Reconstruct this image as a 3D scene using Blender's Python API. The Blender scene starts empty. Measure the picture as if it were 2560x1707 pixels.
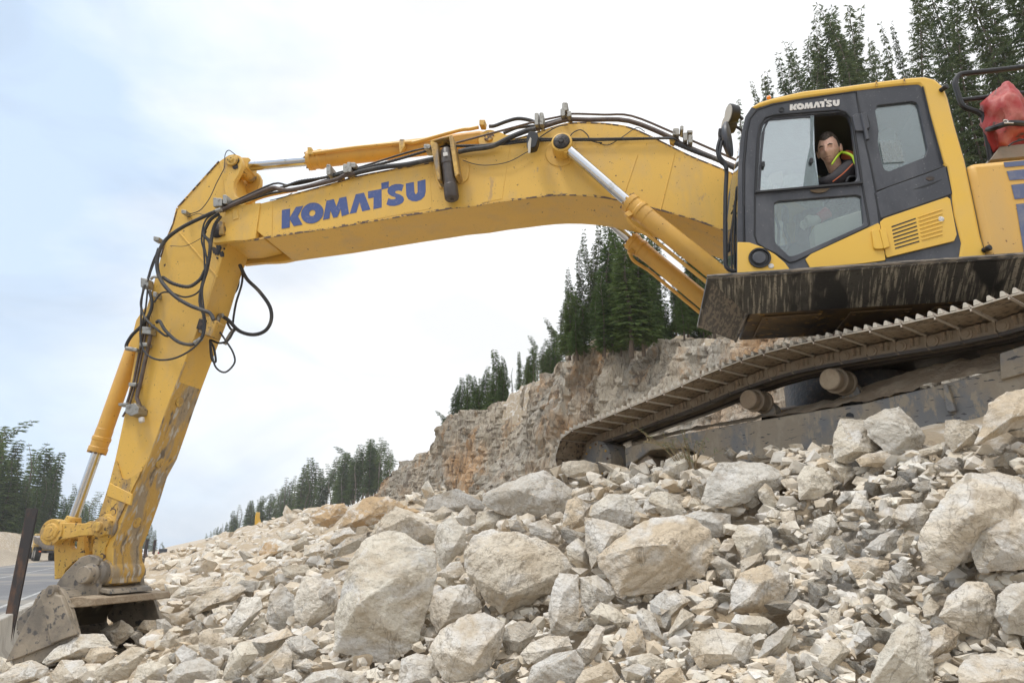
import bpy, bmesh, math, random
import numpy as np
from mathutils import Vector, Matrix, noise, geometry
R = math.radians
random.seed(7)
sc = bpy.context.scene
COL = sc.collection

# ------------------------------------------------------------------ camera
FPX, PHI, CX, CY = 1707.0, R(16.85), 1280.0, 853.5
cam_d = bpy.data.cameras.new('camera'); cam = bpy.data.objects.new('camera', cam_d); COL.objects.link(cam)
cam_d.sensor_width = 36; cam_d.lens = 36*FPX/2560; cam_d.clip_end = 6000; cam_d.clip_start = .05
cam.rotation_euler = (R(90)+PHI, 0, 0); sc.camera = cam

# ------------------------------------------------------------------ sky and sun
SUN_EL, SUN_AZ = R(64), R(-125)      # azimuth measured from +Y clockwise (behind the camera, left)
w = bpy.data.worlds.new('World'); sc.world = w; w.use_nodes = True
nt = w.node_tree; nt.nodes.clear()
def wn(t, **k):
    n = nt.nodes.new(t)
    for a, b in k.items(): setattr(n, a, b)
    return n
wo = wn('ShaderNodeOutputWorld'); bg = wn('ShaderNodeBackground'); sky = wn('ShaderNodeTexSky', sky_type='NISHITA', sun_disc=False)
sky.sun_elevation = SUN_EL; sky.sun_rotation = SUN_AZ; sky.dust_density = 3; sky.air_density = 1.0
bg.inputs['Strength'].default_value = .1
tc = wn('ShaderNodeTexCoord'); mp = wn('ShaderNodeMapping'); mp.inputs['Scale'].default_value = (1, 1, 2.2)
mp.inputs['Rotation'].default_value = (.25, .5, .35)
n1 = wn('ShaderNodeTexNoise'); n1.inputs['Scale'].default_value = 1.5; n1.inputs['Detail'].default_value = 7; n1.inputs['Roughness'].default_value = .52; n1.inputs['Distortion'].default_value = .5
r1 = wn('ShaderNodeMapRange'); r1.inputs['From Min'].default_value = .32; r1.inputs['From Max'].default_value = .62
r1.inputs['To Min'].default_value = .0; r1.inputs['To Max'].default_value = 1.0
# cloud cover thickens to the right (east) of the picture, thins on the left
sx = wn('ShaderNodeSeparateXYZ'); mr = wn('ShaderNodeMapRange')
mr.inputs['From Min'].default_value = -.62; mr.inputs['From Max'].default_value = .05; mr.inputs['To Min'].default_value = -.18; mr.inputs['To Max'].default_value = .30
ad = wn('ShaderNodeMath', operation='ADD')
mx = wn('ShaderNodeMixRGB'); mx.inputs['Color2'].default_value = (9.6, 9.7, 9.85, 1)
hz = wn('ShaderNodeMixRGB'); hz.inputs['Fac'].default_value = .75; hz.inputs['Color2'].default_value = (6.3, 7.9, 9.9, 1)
L_ = nt.links.new
L_(tc.outputs['Generated'], mp.inputs['Vector']); L_(mp.outputs[0], n1.inputs['Vector'])
L_(tc.outputs['Generated'], sx.inputs[0]); L_(sx.outputs['X'], mr.inputs[0])
L_(n1.outputs['Fac'], ad.inputs[0]); L_(mr.outputs[0], ad.inputs[1]); L_(ad.outputs[0], r1.inputs[0])
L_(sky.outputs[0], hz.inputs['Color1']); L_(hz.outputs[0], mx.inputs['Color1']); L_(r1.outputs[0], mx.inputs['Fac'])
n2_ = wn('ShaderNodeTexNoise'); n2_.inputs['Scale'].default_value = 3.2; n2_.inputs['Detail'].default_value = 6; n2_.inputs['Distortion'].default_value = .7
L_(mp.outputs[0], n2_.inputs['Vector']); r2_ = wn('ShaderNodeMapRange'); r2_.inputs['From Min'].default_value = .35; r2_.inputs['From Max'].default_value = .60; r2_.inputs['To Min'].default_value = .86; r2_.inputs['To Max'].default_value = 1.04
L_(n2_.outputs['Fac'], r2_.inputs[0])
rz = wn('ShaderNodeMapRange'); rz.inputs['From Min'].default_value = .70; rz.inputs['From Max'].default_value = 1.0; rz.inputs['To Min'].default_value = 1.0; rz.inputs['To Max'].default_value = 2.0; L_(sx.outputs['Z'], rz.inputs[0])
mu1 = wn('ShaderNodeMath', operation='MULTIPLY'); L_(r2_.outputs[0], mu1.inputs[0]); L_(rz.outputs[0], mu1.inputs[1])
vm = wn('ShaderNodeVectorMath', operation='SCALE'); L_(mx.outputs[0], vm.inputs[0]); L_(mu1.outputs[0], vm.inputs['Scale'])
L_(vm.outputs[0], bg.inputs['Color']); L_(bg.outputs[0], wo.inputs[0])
sl = bpy.data.lights.new('sun', 'SUN'); so = bpy.data.objects.new('sun', sl); COL.objects.link(so)
sl.energy = 1.5; sl.angle = R(10); sl.color = (1, .95, .88)
sd = Vector((math.sin(SUN_AZ)*math.cos(SUN_EL), math.cos(SUN_AZ)*math.cos(SUN_EL), math.sin(SUN_EL)))
so.rotation_euler = sd.to_track_quat('Z', 'Y').to_euler()
sc.view_settings.view_transform = 'Standard'; sc.view_settings.look = 'None'; sc.view_settings.gamma = 1
sc.view_settings.exposure = 0.26

# ------------------------------------------------------------------ pixel -> world helpers
cp, sp = math.cos(PHI), math.sin(PHI)
def ray(x, y):
    dx, dy = (x-CX)/FPX, (CY-y)/FPX
    return Vector((dx, cp-dy*sp, sp+dy*cp))
def at(x, y, z): return ray(x, y)*z                       # z = depth along the optical axis
def proj(p):
    zc = p.y*cp+p.z*sp; yc = -p.y*sp+p.z*cp
    return CX+FPX*p.x/zc, CY-FPX*yc/zc, zc
def c1(x, y): return 1780+x/2.8, 160+y/2.8
def c3b(x, y): return 1080+x/2.8, 240+y/2.8
def c4b(x, y): return 540+x/3.5636, 260+y/3.5636
def c5(x, y): return 280+x/2.613, 360+y/2.613
def c6(x, y): return x/2.12, 900+y/2.12
def ck(x, y): return 1360+x/1.96, 640+y/1.96              # track crop
def k2(x, y): return 700+x/2.352, 1150+y/2.352
def k3(x, y): return 1660+x/2.218, 1000+y/2.218
def k4(x, y): return x/2.6133, 1250+y/2.6133
def k1(x, y): return 900+x/1.96, 500+y/1.96
# upper structure frame: F forward (along the boom), L to the machine's left (towards us), Z up
TH = R(11)
F = Vector((-math.cos(TH), math.sin(TH), 0)); Lt = Vector((-math.sin(TH), -math.cos(TH), 0)); Zu = Vector((0, 0, 1))
P0 = at(2050, 450, 5.4); OC = P0 - Lt*1.35; OC.z = 0
def onl(x, y, l):
    r = ray(x, y); return r*((OC.dot(Lt)+l)/r.dot(Lt))
def sh(p): q = p-OC; return q.dot(F), q.z
def W(s, l, h): return OC+F*s+Lt*l+Zu*h
def pl(pts, l, cv=None): return [onl(*(cv(*p) if cv else p), l) for p in pts]
# carriage frame
TA = R(53)
T = Vector((-math.cos(TA), math.sin(TA), 0)); M = Vector((-math.sin(TA), -math.cos(TA), 0))
M0 = M.dot(Vector((3.25, 4.35, 0)))
def onm(x, y, m):
    r = ray(x, y); return r*((M0+m)/r.dot(M))
OT = M*M0
def K(t, m, z): return OT+T*t+M*m+Zu*z
def tz(p): q = p-OT; return q.dot(T), q.z

# ------------------------------------------------------------------ mesh builder
class MB:
    def __init__(s): s.v = []; s.f = []
    def add(s, vs, fs):
        b = len(s.v); s.v += [Vector(p) for p in vs]; s.f += [tuple(b+i for i in f) for f in fs]; return s
    def prism(s, pts, vec):
        n = len(pts); vec = Vector(vec)
        return s.add(list(pts)+[Vector(p)+vec for p in pts], [tuple(range(n)), tuple(range(2*n-1, n-1, -1))]+[(i, i+n, (i+1) % n+n, (i+1) % n) for i in range(n)])
    def box(s, c, ax, ay, az):
        c, ax, ay, az = Vector(c), Vector(ax), Vector(ay), Vector(az)
        v = [c+ax*i+ay*j+az*k for k in (-1, 1) for j in (-1, 1) for i in (-1, 1)]
        return s.add(v, [(0, 1, 3, 2), (4, 6, 7, 5), (0, 4, 5, 1), (2, 3, 7, 6), (0, 2, 6, 4), (1, 5, 7, 3)])
    def tube(s, pts, r, seg=8, smooth=0):
        pts = [Vector(p) for p in pts]
        if smooth: pts = catmull(pts, smooth)
        rs = r if isinstance(r, (list, tuple)) else [r]*len(pts)
        if len(rs) != len(pts): rs = [rs[0]+(rs[-1]-rs[0])*i/(len(pts)-1) for i in range(len(pts))]
        b = len(s.v); prev = None
        for i, p in enumerate(pts):
            t = (pts[min(i+1, len(pts)-1)]-pts[max(i-1, 0)]).normalized()
            if prev is None: n = t.orthogonal().normalized()
            else:
                n = prev-t*prev.dot(t); n = n.normalized() if n.length > 1e-6 else t.orthogonal().normalized()
            prev = n; bb = t.cross(n)
            for k in range(seg):
                a = 2*math.pi*k/seg; s.v.append(p+(n*math.cos(a)+bb*math.sin(a))*rs[i])
        for i in range(len(pts)-1):
            for k in range(seg):
                s.f.append((b+i*seg+k, b+i*seg+(k+1) % seg, b+(i+1)*seg+(k+1) % seg, b+(i+1)*seg+k))
        s.f.append(tuple(b+k for k in range(seg-1, -1, -1))); e = b+(len(pts)-1)*seg; s.f.append(tuple(e+k for k in range(seg)))
        return s
    def cyl(s, a, b, r, r2=None, seg=24):
        a, b = Vector(a), Vector(b)
        return s.tube([a, b], [r, r if r2 is None else r2], seg)
    def lathe(s, a, ax, prof, seg=24):                     # prof: (distance along ax, radius)
        a, ax = Vector(a), Vector(ax).normalized(); n = ax.orthogonal().normalized(); bb = ax.cross(n); b = len(s.v)
        for d, r in prof:
            for k in range(seg):
                q = 2*math.pi*k/seg; s.v.append(a+ax*d+(n*math.cos(q)+bb*math.sin(q))*r)
        for i in range(len(prof)-1):
            for k in range(seg): s.f.append((b+i*seg+k, b+i*seg+(k+1) % seg, b+(i+1)*seg+(k+1) % seg, b+(i+1)*seg+k))
        s.f.append(tuple(b+k for k in range(seg-1, -1, -1))); e = b+(len(prof)-1)*seg; s.f.append(tuple(e+k for k in range(seg)))
        return s
    def holed(s, outer, holes, vec):                        # flat plate with holes, extruded by vec
        bm = bmesh.new(); ed = []; loops = []
        for lp in [outer]+holes:
            vs = [bm.verts.new(p) for p in lp]; loops.append(vs)
            ed += [bm.edges.new((vs[i], vs[(i+1) % len(vs)])) for i in range(len(vs))]
        bmesh.ops.triangle_fill(bm, edges=ed, use_beauty=True)
        bm.verts.index_update(); b = len(s.v); n = len(bm.verts); vec = Vector(vec)
        co = [v.co.copy() for v in bm.verts]; s.v += co; s.v += [c+vec for c in co]
        for f in bm.faces:
            ix = [v.index for v in f.verts]; s.f.append(tuple(b+i for i in ix)); s.f.append(tuple(b+n+i for i in reversed(ix)))
        for e in ed:
            i, j = e.verts[0].index, e.verts[1].index; s.f.append((b+i, b+j, b+n+j, b+n+i))
        bm.free(); return s
    def build(s, name, mat, parent=None, bevel=0, smooth=True, angle=35, root=None, sub=0):
        me = bpy.data.meshes.new(name); o = bpy.data.objects.new(name, me)
        off = Vector((0, 0, 0)); p = parent
        while p is not None: off += p.location; p = p.parent
        if root is not None: o.location = Vector(root); off += o.location
        me.from_pydata([v-off for v in s.v], [], s.f)
        bm = bmesh.new(); bm.from_mesh(me); bmesh.ops.recalc_face_normals(bm, faces=bm.faces)
        if smooth:
            for f in bm.faces: f.smooth = True
            for e in bm.edges:
                if len(e.link_faces) != 2 or e.calc_face_angle(3.1) > R(angle): e.smooth = False
        bm.to_mesh(me); bm.free()
        me.materials.append(mat); COL.objects.link(o)
        if parent: o.parent = parent
        if bevel:
            m = o.modifiers.new('bevel', 'BEVEL'); m.width = bevel; m.segments = 2; m.limit_method = 'ANGLE'; m.angle_limit = R(40); m.harden_normals = False
        return o
def catmull(pts, n):
    P = [pts[0]*2-pts[1]]+list(pts)+[pts[-1]*2-pts[-2]]; out = []
    for i in range(1, len(P)-2):
        for k in range(n):
            t = k/n; a, b, c, d = P[i-1], P[i], P[i+1], P[i+2]
            out.append(.5*((2*b)+(c-a)*t+(2*a-5*b+4*c-d)*t*t+(3*b-a-3*c+d)*t**3))
    out.append(P[-2]); return out
def thing(name, label, cat, loc=(0, 0, 0), group=None):
    o = bpy.data.objects.new(name, None); COL.objects.link(o); o.location = loc; o.empty_display_size = .2
    return tag(o, label, cat, group)
def tag(o, label, cat, group=None, kind=None):
    if label: o['label'] = label
    if cat: o['category'] = cat
    if group: o['group'] = group
    if kind: o['kind'] = kind
    return o
def struct(o, kind='structure'): o['kind'] = kind; return o
def circ(c, r, ax, ay, n=24, a0=0): return [Vector(c)+Vector(ax)*(r*math.cos(a0+2*math.pi*i/n))+Vector(ay)*(r*math.sin(a0+2*math.pi*i/n)) for i in range(n)]
def rnd(pts, r=.3, n=3):                                    # round the corners of a polygon (fraction of the shorter side)
    out = []; N = len(pts)
    for i in range(N):
        a, b, c = Vector(pts[i-1]), Vector(pts[i]), Vector(pts[(i+1) % N])
        d = min((a-b).length, (c-b).length)*r; p = b+(a-b).normalized()*d; q = b+(c-b).normalized()*d
        for k in range(n+1):
            t = k/n; out.append(p*(1-t)**2+b*2*t*(1-t)+q*t*t)
    return out

# ------------------------------------------------------------------ materials
def mat(name, col, rough=.6, metal=0, bump=None, mix=(), coord='Object', spec=.5, coat=0):
    """mix: list of (noise scale, low, high, colour, stretch xyz, detail) layers laid over the base colour"""
    m = bpy.data.materials.new(name); m.use_nodes = True; t = m.node_tree; b = t.nodes['Principled BSDF']
    b.inputs['Roughness'].default_value = rough; b.inputs['Metallic'].default_value = metal; b.inputs['Specular IOR Level'].default_value = spec
    b.inputs['Coat Weight'].default_value = coat
    tc = t.nodes.new('ShaderNodeTexCoord'); last = None
    rgb = t.nodes.new('ShaderNodeRGB'); rgb.outputs[0].default_value = (*col, 1); last = rgb.outputs[0]
    for (s_, lo, hi, c, st, de) in mix:
        mp = t.nodes.new('ShaderNodeMapping'); mp.inputs['Scale'].default_value = st; t.links.new(tc.outputs[coord], mp.inputs[0])
        mp.inputs['Location'].default_value = (random.uniform(0, 9),)*3
        n = t.nodes.new('ShaderNodeTexNoise'); n.inputs['Scale'].default_value = s_; n.inputs['Detail'].default_value = de; n.inputs['Roughness'].default_value = .6
        t.links.new(mp.outputs[0], n.inputs['Vector'])
        r = t.nodes.new('ShaderNodeMapRange'); r.inputs['From Min'].default_value = lo; r.inputs['From Max'].default_value = hi; t.links.new(n.outputs['Fac'], r.inputs[0])
        x = t.nodes.new('ShaderNodeMixRGB'); t.links.new(r.outputs[0], x.inputs['Fac']); t.links.new(last, x.inputs['Color1']); x.inputs['Color2'].default_value = (*c, 1)
        last = x.outputs[0]
    t.links.new(last, b.inputs['Base Color'])
    if bump:
        s_, st, d = bump; n = t.nodes.new('ShaderNodeTexNoise'); n.inputs['Scale'].default_value = s_; n.inputs['Detail'].default_value = 6; t.links.new(tc.outputs[coord], n.inputs['Vector'])
        bp = t.nodes.new('ShaderNodeBump'); bp.inputs['Strength'].default_value = st; bp.inputs['Distance'].default_value = d
        t.links.new(n.outputs['Fac'], bp.inputs['Height']); t.links.new(bp.outputs[0], b.inputs['Normal'])
    return m
o3 = (1, 1, 1)
YEL = (.72, .445, .085)
M_yel = mat('yellow_paint', YEL, .42, mix=[(1.1, .35, .75, (.64, .395, .09), o3, 4), (4, .50, .66, (.62, .40, .12), (1, 1, .6), 7), (3, .60, .8, (.56, .37, .13), (1, 1, .25), 4), (7, .66, .70, (.50, .32, .12), (1, 1, .5), 6), (24, .69, .71, (.11, .06, .035), o3, 3), (75, .70, .72, (.12, .07, .04), o3, 2)], bump=(4, .06, .02), spec=.4)
M_yel2 = mat('yellow_cab_paint', (.74, .46, .07), .35, mix=[(2, .45, .75, (.68, .44, .11), o3, 4), (40, .70, .8, (.5, .34, .12), o3, 3)], spec=.45)
M_worn = mat('worn_yellow_steel', (.60, .37, .09), .6, mix=[(2.0, .50, .66, (.25, .17, .08), (1, 1, .35), 6), (9, .5, .58, (.60, .38, .08), (1, 1, .3), 5), (5, .58, .66, (.24, .20, .155), (1, 1, .25), 6), (30, .58, .66, (.06, .045, .035), o3, 4)], bump=(18, .5, .02))
M_scrape = mat('scraped_steel', (.33, .26, .17), .6, mix=[(5, .46, .54, (.52, .32, .08), (1, 1, .3), 8), (11, .56, .66, (.15, .12, .09), (1, 1, .3), 6), (16, .56, .64, (.48, .45, .40), (1, 1, .3), 5)], bump=(20, .7, .02))
M_chip = mat('chipped_edge', (.11, .075, .06), .7, mix=[(16, .50, .54, (.60, .37, .09), o3, 6)], bump=(40, .5, .01))
M_orange = mat('ochre_cylinder_paint', (.68, .39, .085), .4, mix=[(3, .45, .75, (.55, .32, .09), o3, 5), (34, .69, .71, (.16, .07, .03), o3, 3)], spec=.4)
M_chrome = mat('chrome_rod', (.62, .63, .65), .16, 1.0, mix=[(7, .6, .75, (.40, .38, .33), (1, 1, 1), 4)])
M_hose = mat('black_rubber_hose', (.035, .036, .040), .62, mix=[(6, .5, .75, (.11, .10, .085), o3, 5)], bump=(120, .25, .004))
M_pipe = mat('rusty_pipe', (.09, .065, .055), .5, mix=[(8, .5, .7, (.16, .12, .095), o3, 4)])
M_fit = mat('zinc_fitting', (.34, .33, .30), .45, .6, mix=[(20, .5, .7, (.14, .12, .10), o3, 4)])
M_blk = mat('black_grease', (.018, .015, .013), .45, mix=[(20, .5, .7, (.07, .045, .03), o3, 4)], bump=(30, .6, .01))
M_cab = mat('charcoal_cab_panel', (.050, .054, .066), .42, mix=[(5, .42, .8, (.105, .11, .125), (1, 1, .35), 6), (70, .66, .78, (.20, .20, .20), o3, 2)], spec=.4)
M_trim = mat('black_rubber_trim', (.014, .015, .018), .5)
M_deck = mat('black_deck_plate', (.062, .060, .056), .5, mix=[(48, .50, .60, (.31, .285, .235), (1, .07, .05), 5), (1.5, .52, .56, (.020, .020, .021), (1, .5, .4), 4), (60, .60, .64, (.03, .03, .03), o3, 3)], bump=(60, .4, .006))
def _rot(m, ang):                                           # turn the texture so that runs follow gravity on the sloped skirt
    t = m.node_tree
    for mp in [n for n in t.nodes if n.type == 'MAPPING']:
        l = mp.inputs[0].links[0]; src = l.from_socket; r = t.nodes.new('ShaderNodeMapping'); r.inputs['Rotation'].default_value = (0, 0, ang); t.links.new(src, r.inputs[0]); t.links.new(r.outputs[0], mp.inputs[0])
_rot(M_deck, R(17))
M_tread = mat('tread_plate_dirty', (.040, .036, .032), .55, mix=[(60, .47, .53, (.17, .14, .105), (.15, .15, 1.6), 2)], bump=(90, .5, .006))
M_belly = mat('oily_belly_plate', (.12, .078, .035), .55, mix=[(4, .45, .6, (.05, .038, .03), o3, 6), (12, .6, .66, (.30, .18, .05), o3, 4)])
M_track = mat('worn_track_steel', (.23, .175, .12), .55, .0, mix=[(5, .45, .65, (.32, .26, .19), o3, 5), (22, .52, .62, (.05, .042, .036), o3, 4)], bump=(30, .35, .008))
M_grous = mat('muddy_grouser', (.50, .46, .39), .7, mix=[(9, .50, .66, (.28, .165, .12), o3, 5)], bump=(30, .4, .01))
M_link = mat('greasy_chain_link', (.24, .195, .145), .5, .0, mix=[(14, .5, .62, (.26, .20, .145), o3, 5)], bump=(30, .4, .008))
M_rail = mat('dark_rail', (.06, .05, .042), .4)
M_frame = mat('blue_grey_track_frame', (.19, .19, .19), .6, mix=[(2.2, .44, .56, (.30, .25, .185), (1, 1, .8), 10), (12, .52, .58, (.33, .28, .21), (1, 1, .5), 8), (26, .62, .66, (.05, .05, .055), (.4, .4, 2), 4)], bump=(12, .5, .015))
M_dirt = mat('packed_dirt', (.27, .205, .14), .95, mix=[(5, .45, .65, (.37, .30, .215), o3, 6)], bump=(25, .9, .02))
M_bucket = mat('dusty_bucket_steel', (.165, .145, .12), .6, mix=[(3, .42, .62, (.32, .27, .205), o3, 7), (16, .56, .64, (.085, .08, .078), o3, 5)], bump=(22, .45, .01))
M_inner = mat('dark_bucket_inside', (.085, .068, .045), .6, mix=[(9, .5, .6, (.15, .12, .085), (1, 1, .4), 5)])
M_blue = mat('blue_lettering', (.05, .085, .25), .5, mix=[(30, .55, .75, (.16, .16, .27), o3, 4)])
M_wht = mat('pale_lettering', (.62, .60, .57), .6, mix=[(60, .55, .7, (.35, .34, .33), o3, 3)])
M_stripe = mat('grey_blue_stripe', (.10, .125, .22), .5, mix=[(10, .5, .8, (.24, .23, .24), o3, 5)])
M_red = mat('red_tarpaulin', (.36, .035, .032), .5, mix=[(4, .50, .66, (.45, .14, .11), o3, 6), (12, .60, .68, (.10, .06, .05), o3, 5)], bump=(14, .35, .02))
M_skin = mat('skin', (.74, .47, .36), .5, mix=[(30, .5, .7, (.58, .30, .22), o3, 3)])
M_hair = mat('short_dark_hair', (.035, .024, .018), .6, mix=[(60, .5, .6, (.09, .07, .055), o3, 3)], bump=(150, .8, .006))
M_jack = mat('charcoal_jacket', (.030, .027, .032), .8, bump=(9, .6, .03))
M_hiviz = mat('lime_vest_edge', (.42, .62, .03), .6)
M_orv = mat('orange_vest_cloth', (.50, .13, .05), .8)
M_in = mat('cab_lining', (.085, .075, .062), .8)
M_seat = mat('grey_seat_fabric', (.20, .20, .20), .9)
M_beige = mat('beige_console', (.50, .47, .41), .6)
def glass_mat(name, gl, du, dcol=(.55, .6, .6), tint=(.86, .93, .91)):
    m = bpy.data.materials.new(name); m.use_nodes = True; t = m.node_tree; t.nodes.clear()
    o = t.nodes.new('ShaderNodeOutputMaterial'); tr = t.nodes.new('ShaderNodeBsdfTransparent'); tr.inputs[0].default_value = (*tint, 1)
    g = t.nodes.new('ShaderNodeBsdfGlossy'); g.inputs['Roughness'].default_value = .03; g.inputs[0].default_value = (.9, .95, 1, 1)
    d = t.nodes.new('ShaderNodeBsdfDiffuse'); d.inputs[0].default_value = (*dcol, 1)
    fr = t.nodes.new('ShaderNodeFresnel'); fr.inputs[0].default_value = 1.5
    a = t.nodes.new('ShaderNodeMath'); a.operation = 'ADD'; a.inputs[1].default_value = gl; t.links.new(fr.outputs[0], a.inputs[0])
    m1 = t.nodes.new('ShaderNodeMixShader'); m2 = t.nodes.new('ShaderNodeMixShader')
    t.links.new(a.outputs[0], m1.inputs[0]); t.links.new(tr.outputs[0], m1.inputs[1]); t.links.new(g.outputs[0], m1.inputs[2])
    nn = t.nodes.new('ShaderNodeTexNoise'); nn.inputs['Scale'].default_value = 5; r = t.nodes.new('ShaderNodeMapRange'); r.inputs['To Min'].default_value = du*.6; r.inputs['To Max'].default_value = du*1.4
    t.links.new(nn.outputs['Fac'], r.inputs[0]); t.links.new(r.outputs[0], m2.inputs[0])
    t.links.new(m1.outputs[0], m2.inputs[1]); t.links.new(d.outputs[0], m2.inputs[2]); t.links.new(m2.outputs[0], o.inputs[0]); return m
M_glass = glass_mat('door_glass', .26, .06); M_glass2 = glass_mat('dusty_glass', .07, .07); M_gl3 = glass_mat('clear_glass', .02, .05)
def rock_mat(name, cols, dust, bumpd=.03, coord='Object', sc_=1.0, point=False):
    m = bpy.data.materials.new(name); m.use_nodes = True; t = m.node_tree; b = t.nodes['Principled BSDF']; b.inputs['Roughness'].default_value = .92; b.inputs['Specular IOR Level'].default_value = .25
    N = t.nodes.new; K_ = t.links.new; tc = N('ShaderNodeTexCoord'); ge = N('ShaderNodeNewGeometry'); oi = N('ShaderNodeObjectInfo')
    # random offset per stone
    rr = N('ShaderNodeMath'); rr.operation = 'ADD'; K_(ge.outputs['Random Per Island'], rr.inputs[0]); K_(oi.outputs['Random'], rr.inputs[1])
    fr = N('ShaderNodeMath'); fr.operation = 'FRACT'; K_(rr.outputs[0], fr.inputs[0])
    ra = N('ShaderNodeValToRGB'); ra.color_ramp.elements[0].position = 0; ra.color_ramp.elements[0].color = (*cols[0], 1); ra.color_ramp.elements[1].position = 1; ra.color_ramp.elements[1].color = (*cols[-1], 1)
    for i, c in enumerate(cols[1:-1]):
        e = ra.color_ramp.elements.new((i+1)/(len(cols)-1)); e.color = (*c, 1)
    K_(fr.outputs[0], ra.inputs[0])
    def noise_(s_, de, st=(1, 1, 1), dist=0):
        mp = N('ShaderNodeMapping'); mp.inputs['Scale'].default_value = st; K_(tc.outputs[coord], mp.inputs[0])
        n = N('ShaderNodeTexNoise'); n.noise_dimensions = '4D'; n.inputs['Scale'].default_value = s_*sc_; n.inputs['Detail'].default_value = de; n.inputs['Roughness'].default_value = .62; n.inputs['Distortion'].default_value = dist
        mu = N('ShaderNodeMath'); mu.operation = 'MULTIPLY'; mu.inputs[1].default_value = 40; K_(fr.outputs[0], mu.inputs[0]); K_(mu.outputs[0], n.inputs['W'])
        K_(mp.outputs[0], n.inputs['Vector']); return n.outputs['Fac']
    def layer(last, fac, lo, hi, c, mx_=1.0):
        r = N('ShaderNodeMapRange'); r.inputs['From Min'].default_value = lo; r.inputs['From Max'].default_value = hi; r.inputs['To Max'].default_value = mx_; K_(fac, r.inputs[0])
        x = N('ShaderNodeMixRGB'); K_(r.outputs[0], x.inputs['Fac']); K_(last, x.inputs['Color1']); x.inputs['Color2'].default_value = (*c, 1); return x.outputs[0]
    last = ra.outputs[0]
    last = layer(last, noise_(1.8, 9, dist=.9), .47, .64, (.40, .31, .20), .65)
    last = layer(last, noise_(2.6, 9, (1, .5, 1.4), 1.1), .50, .62, (.70, .68, .64), .85)
    last = layer(last, noise_(7, 9), .57, .68, (.27, .21, .15), .6)
    last = layer(last, noise_(1.3, 6), .58, .70, (.38, .375, .35), .6)
    last = layer(last, noise_(30, 5), .48, .75, (.34, .28, .21), .5)
    # dust settled on the upper faces
    se = N('ShaderNodeSeparateXYZ'); K_(ge.outputs['Normal'], se.inputs[0])
    mu = N('ShaderNodeMath'); mu.operation = 'MULTIPLY'; K_(se.outputs['Z'], mu.inputs[0]); K_(noise_(2.6, 6), mu.inputs[1])
    last = layer(last, mu.outputs[0], .42, .60, (.43, .34, .23), dust)
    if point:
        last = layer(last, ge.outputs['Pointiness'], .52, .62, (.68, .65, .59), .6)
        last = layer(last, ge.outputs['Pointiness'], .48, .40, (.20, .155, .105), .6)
    for cs, cw in ((1.4, .008),):
        cn = noise_(cs, 5, (1, 1, .6), 1.2); c1__ = N('ShaderNodeMath'); c1__.operation = 'SUBTRACT'; K_(cn, c1__.inputs[0]); c1__.inputs[1].default_value = .5; c2__ = N('ShaderNodeMath'); c2__.operation = 'ABSOLUTE'; K_(c1__.outputs[0], c2__.inputs[0])
        last = layer(last, c2__.outputs[0], cw, cw*.3, (.22, .18, .135), .45)
    K_(last, b.inputs['Base Color'])
    n2 = noise_(7, 10, (1, 1, 1.6), .4); n3 = noise_(45, 6); n4 = N('ShaderNodeTexVoronoi'); n4.inputs['Scale'].default_value = 5*sc_; n4.feature = 'DISTANCE_TO_EDGE'
    mp = N('ShaderNodeMapping'); K_(tc.outputs[coord], mp.inputs[0]); mp.inputs['Scale'].default_value = (1, 1, 2); K_(mp.outputs[0], n4.inputs['Vector'])
    a1 = N('ShaderNodeMath'); a1.operation = 'MULTIPLY_ADD'; a1.inputs[1].default_value = .35; K_(n3, a1.inputs[0]); K_(n2, a1.inputs[2])
    bp = N('ShaderNodeBump'); bp.inputs['Strength'].default_value = 1.0; bp.inputs['Distance'].default_value = bumpd; K_(a1.outputs[0], bp.inputs['Height']); K_(bp.outputs[0], b.inputs['Normal'])
    return m
ROCKC = [(.66, .60, .49), (.72, .68, .59), (.60, .52, .41), (.69, .635, .53), (.53, .51, .47), (.74, .70, .62), (.63, .52, .38), (.68, .61, .50)]
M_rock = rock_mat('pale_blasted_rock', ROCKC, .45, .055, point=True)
M_stone = rock_mat('small_rubble_stone', ROCKC, .35, .01)
# ================================================================== TERRAIN
RD = Vector((-.447, .894, 0)); RN = Vector((.894, .447, 0))      # road direction, uphill normal
def uv(x, y): return x*RN.x+y*RN.y, x*RD.x+y*RD.y
ROADZ = -1.85
ctrl = [(0, 1690, 6.0), (330, 1700, 5.0), (640, 1707, 4.2), (1280, 1707, 3.4), (1900, 1707, 2.9), (2560, 1707, 2.5),
        (120, 1640, 7.6), (400, 1600, 6.6), (640, 1560, 5.5), (1000, 1560, 4.8), (1280, 1550, 4.3), (1900, 1550, 3.5), (2560, 1500, 2.9),
        (380, 1500, 9.0), (640, 1450, 8), (1000, 1430, 5.9), (1280, 1400, 5.2), (1900, 1400, 4.1), (2560, 1300, 3.3),
        (760, 1400, 11), (1000, 1330, 8.5), (1120, 1270, 8.2), (1350, 1260, 6.4), (1700, 1230, 5.3), (2100, 1200, 4.4), (2560, 1130, 3.7),
        (1350, 1190, 7.6), (1560, 1165, 6.6), (2050, 1110, 4.75), (2560, 1000, 4.05),
        (480, 1420, 16), (600, 1400, 18), (560, 1370, 32), (700, 1330, 30), (860, 1330, 18), (600, 1320, 48), (680, 1290, 60), (760, 1285, 45), (900, 1270, 34), (1000, 1290, 16), (1080, 1245, 14),
        (450, 1402, 50), (400, 1412, 30), (345, 1430, 20), (450, 1404, 30), (400, 1440, 17), (500, 1385, 36), (520, 1378, 56), (580, 1345, 58), (480, 1396, 75), (660, 1310, 64), (820, 1262, 60), (900, 1240, 70), (1000, 1250, 40), (1100, 1215, 22)]
CP = [tuple(at(*c)) for c in ctrl]
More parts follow.
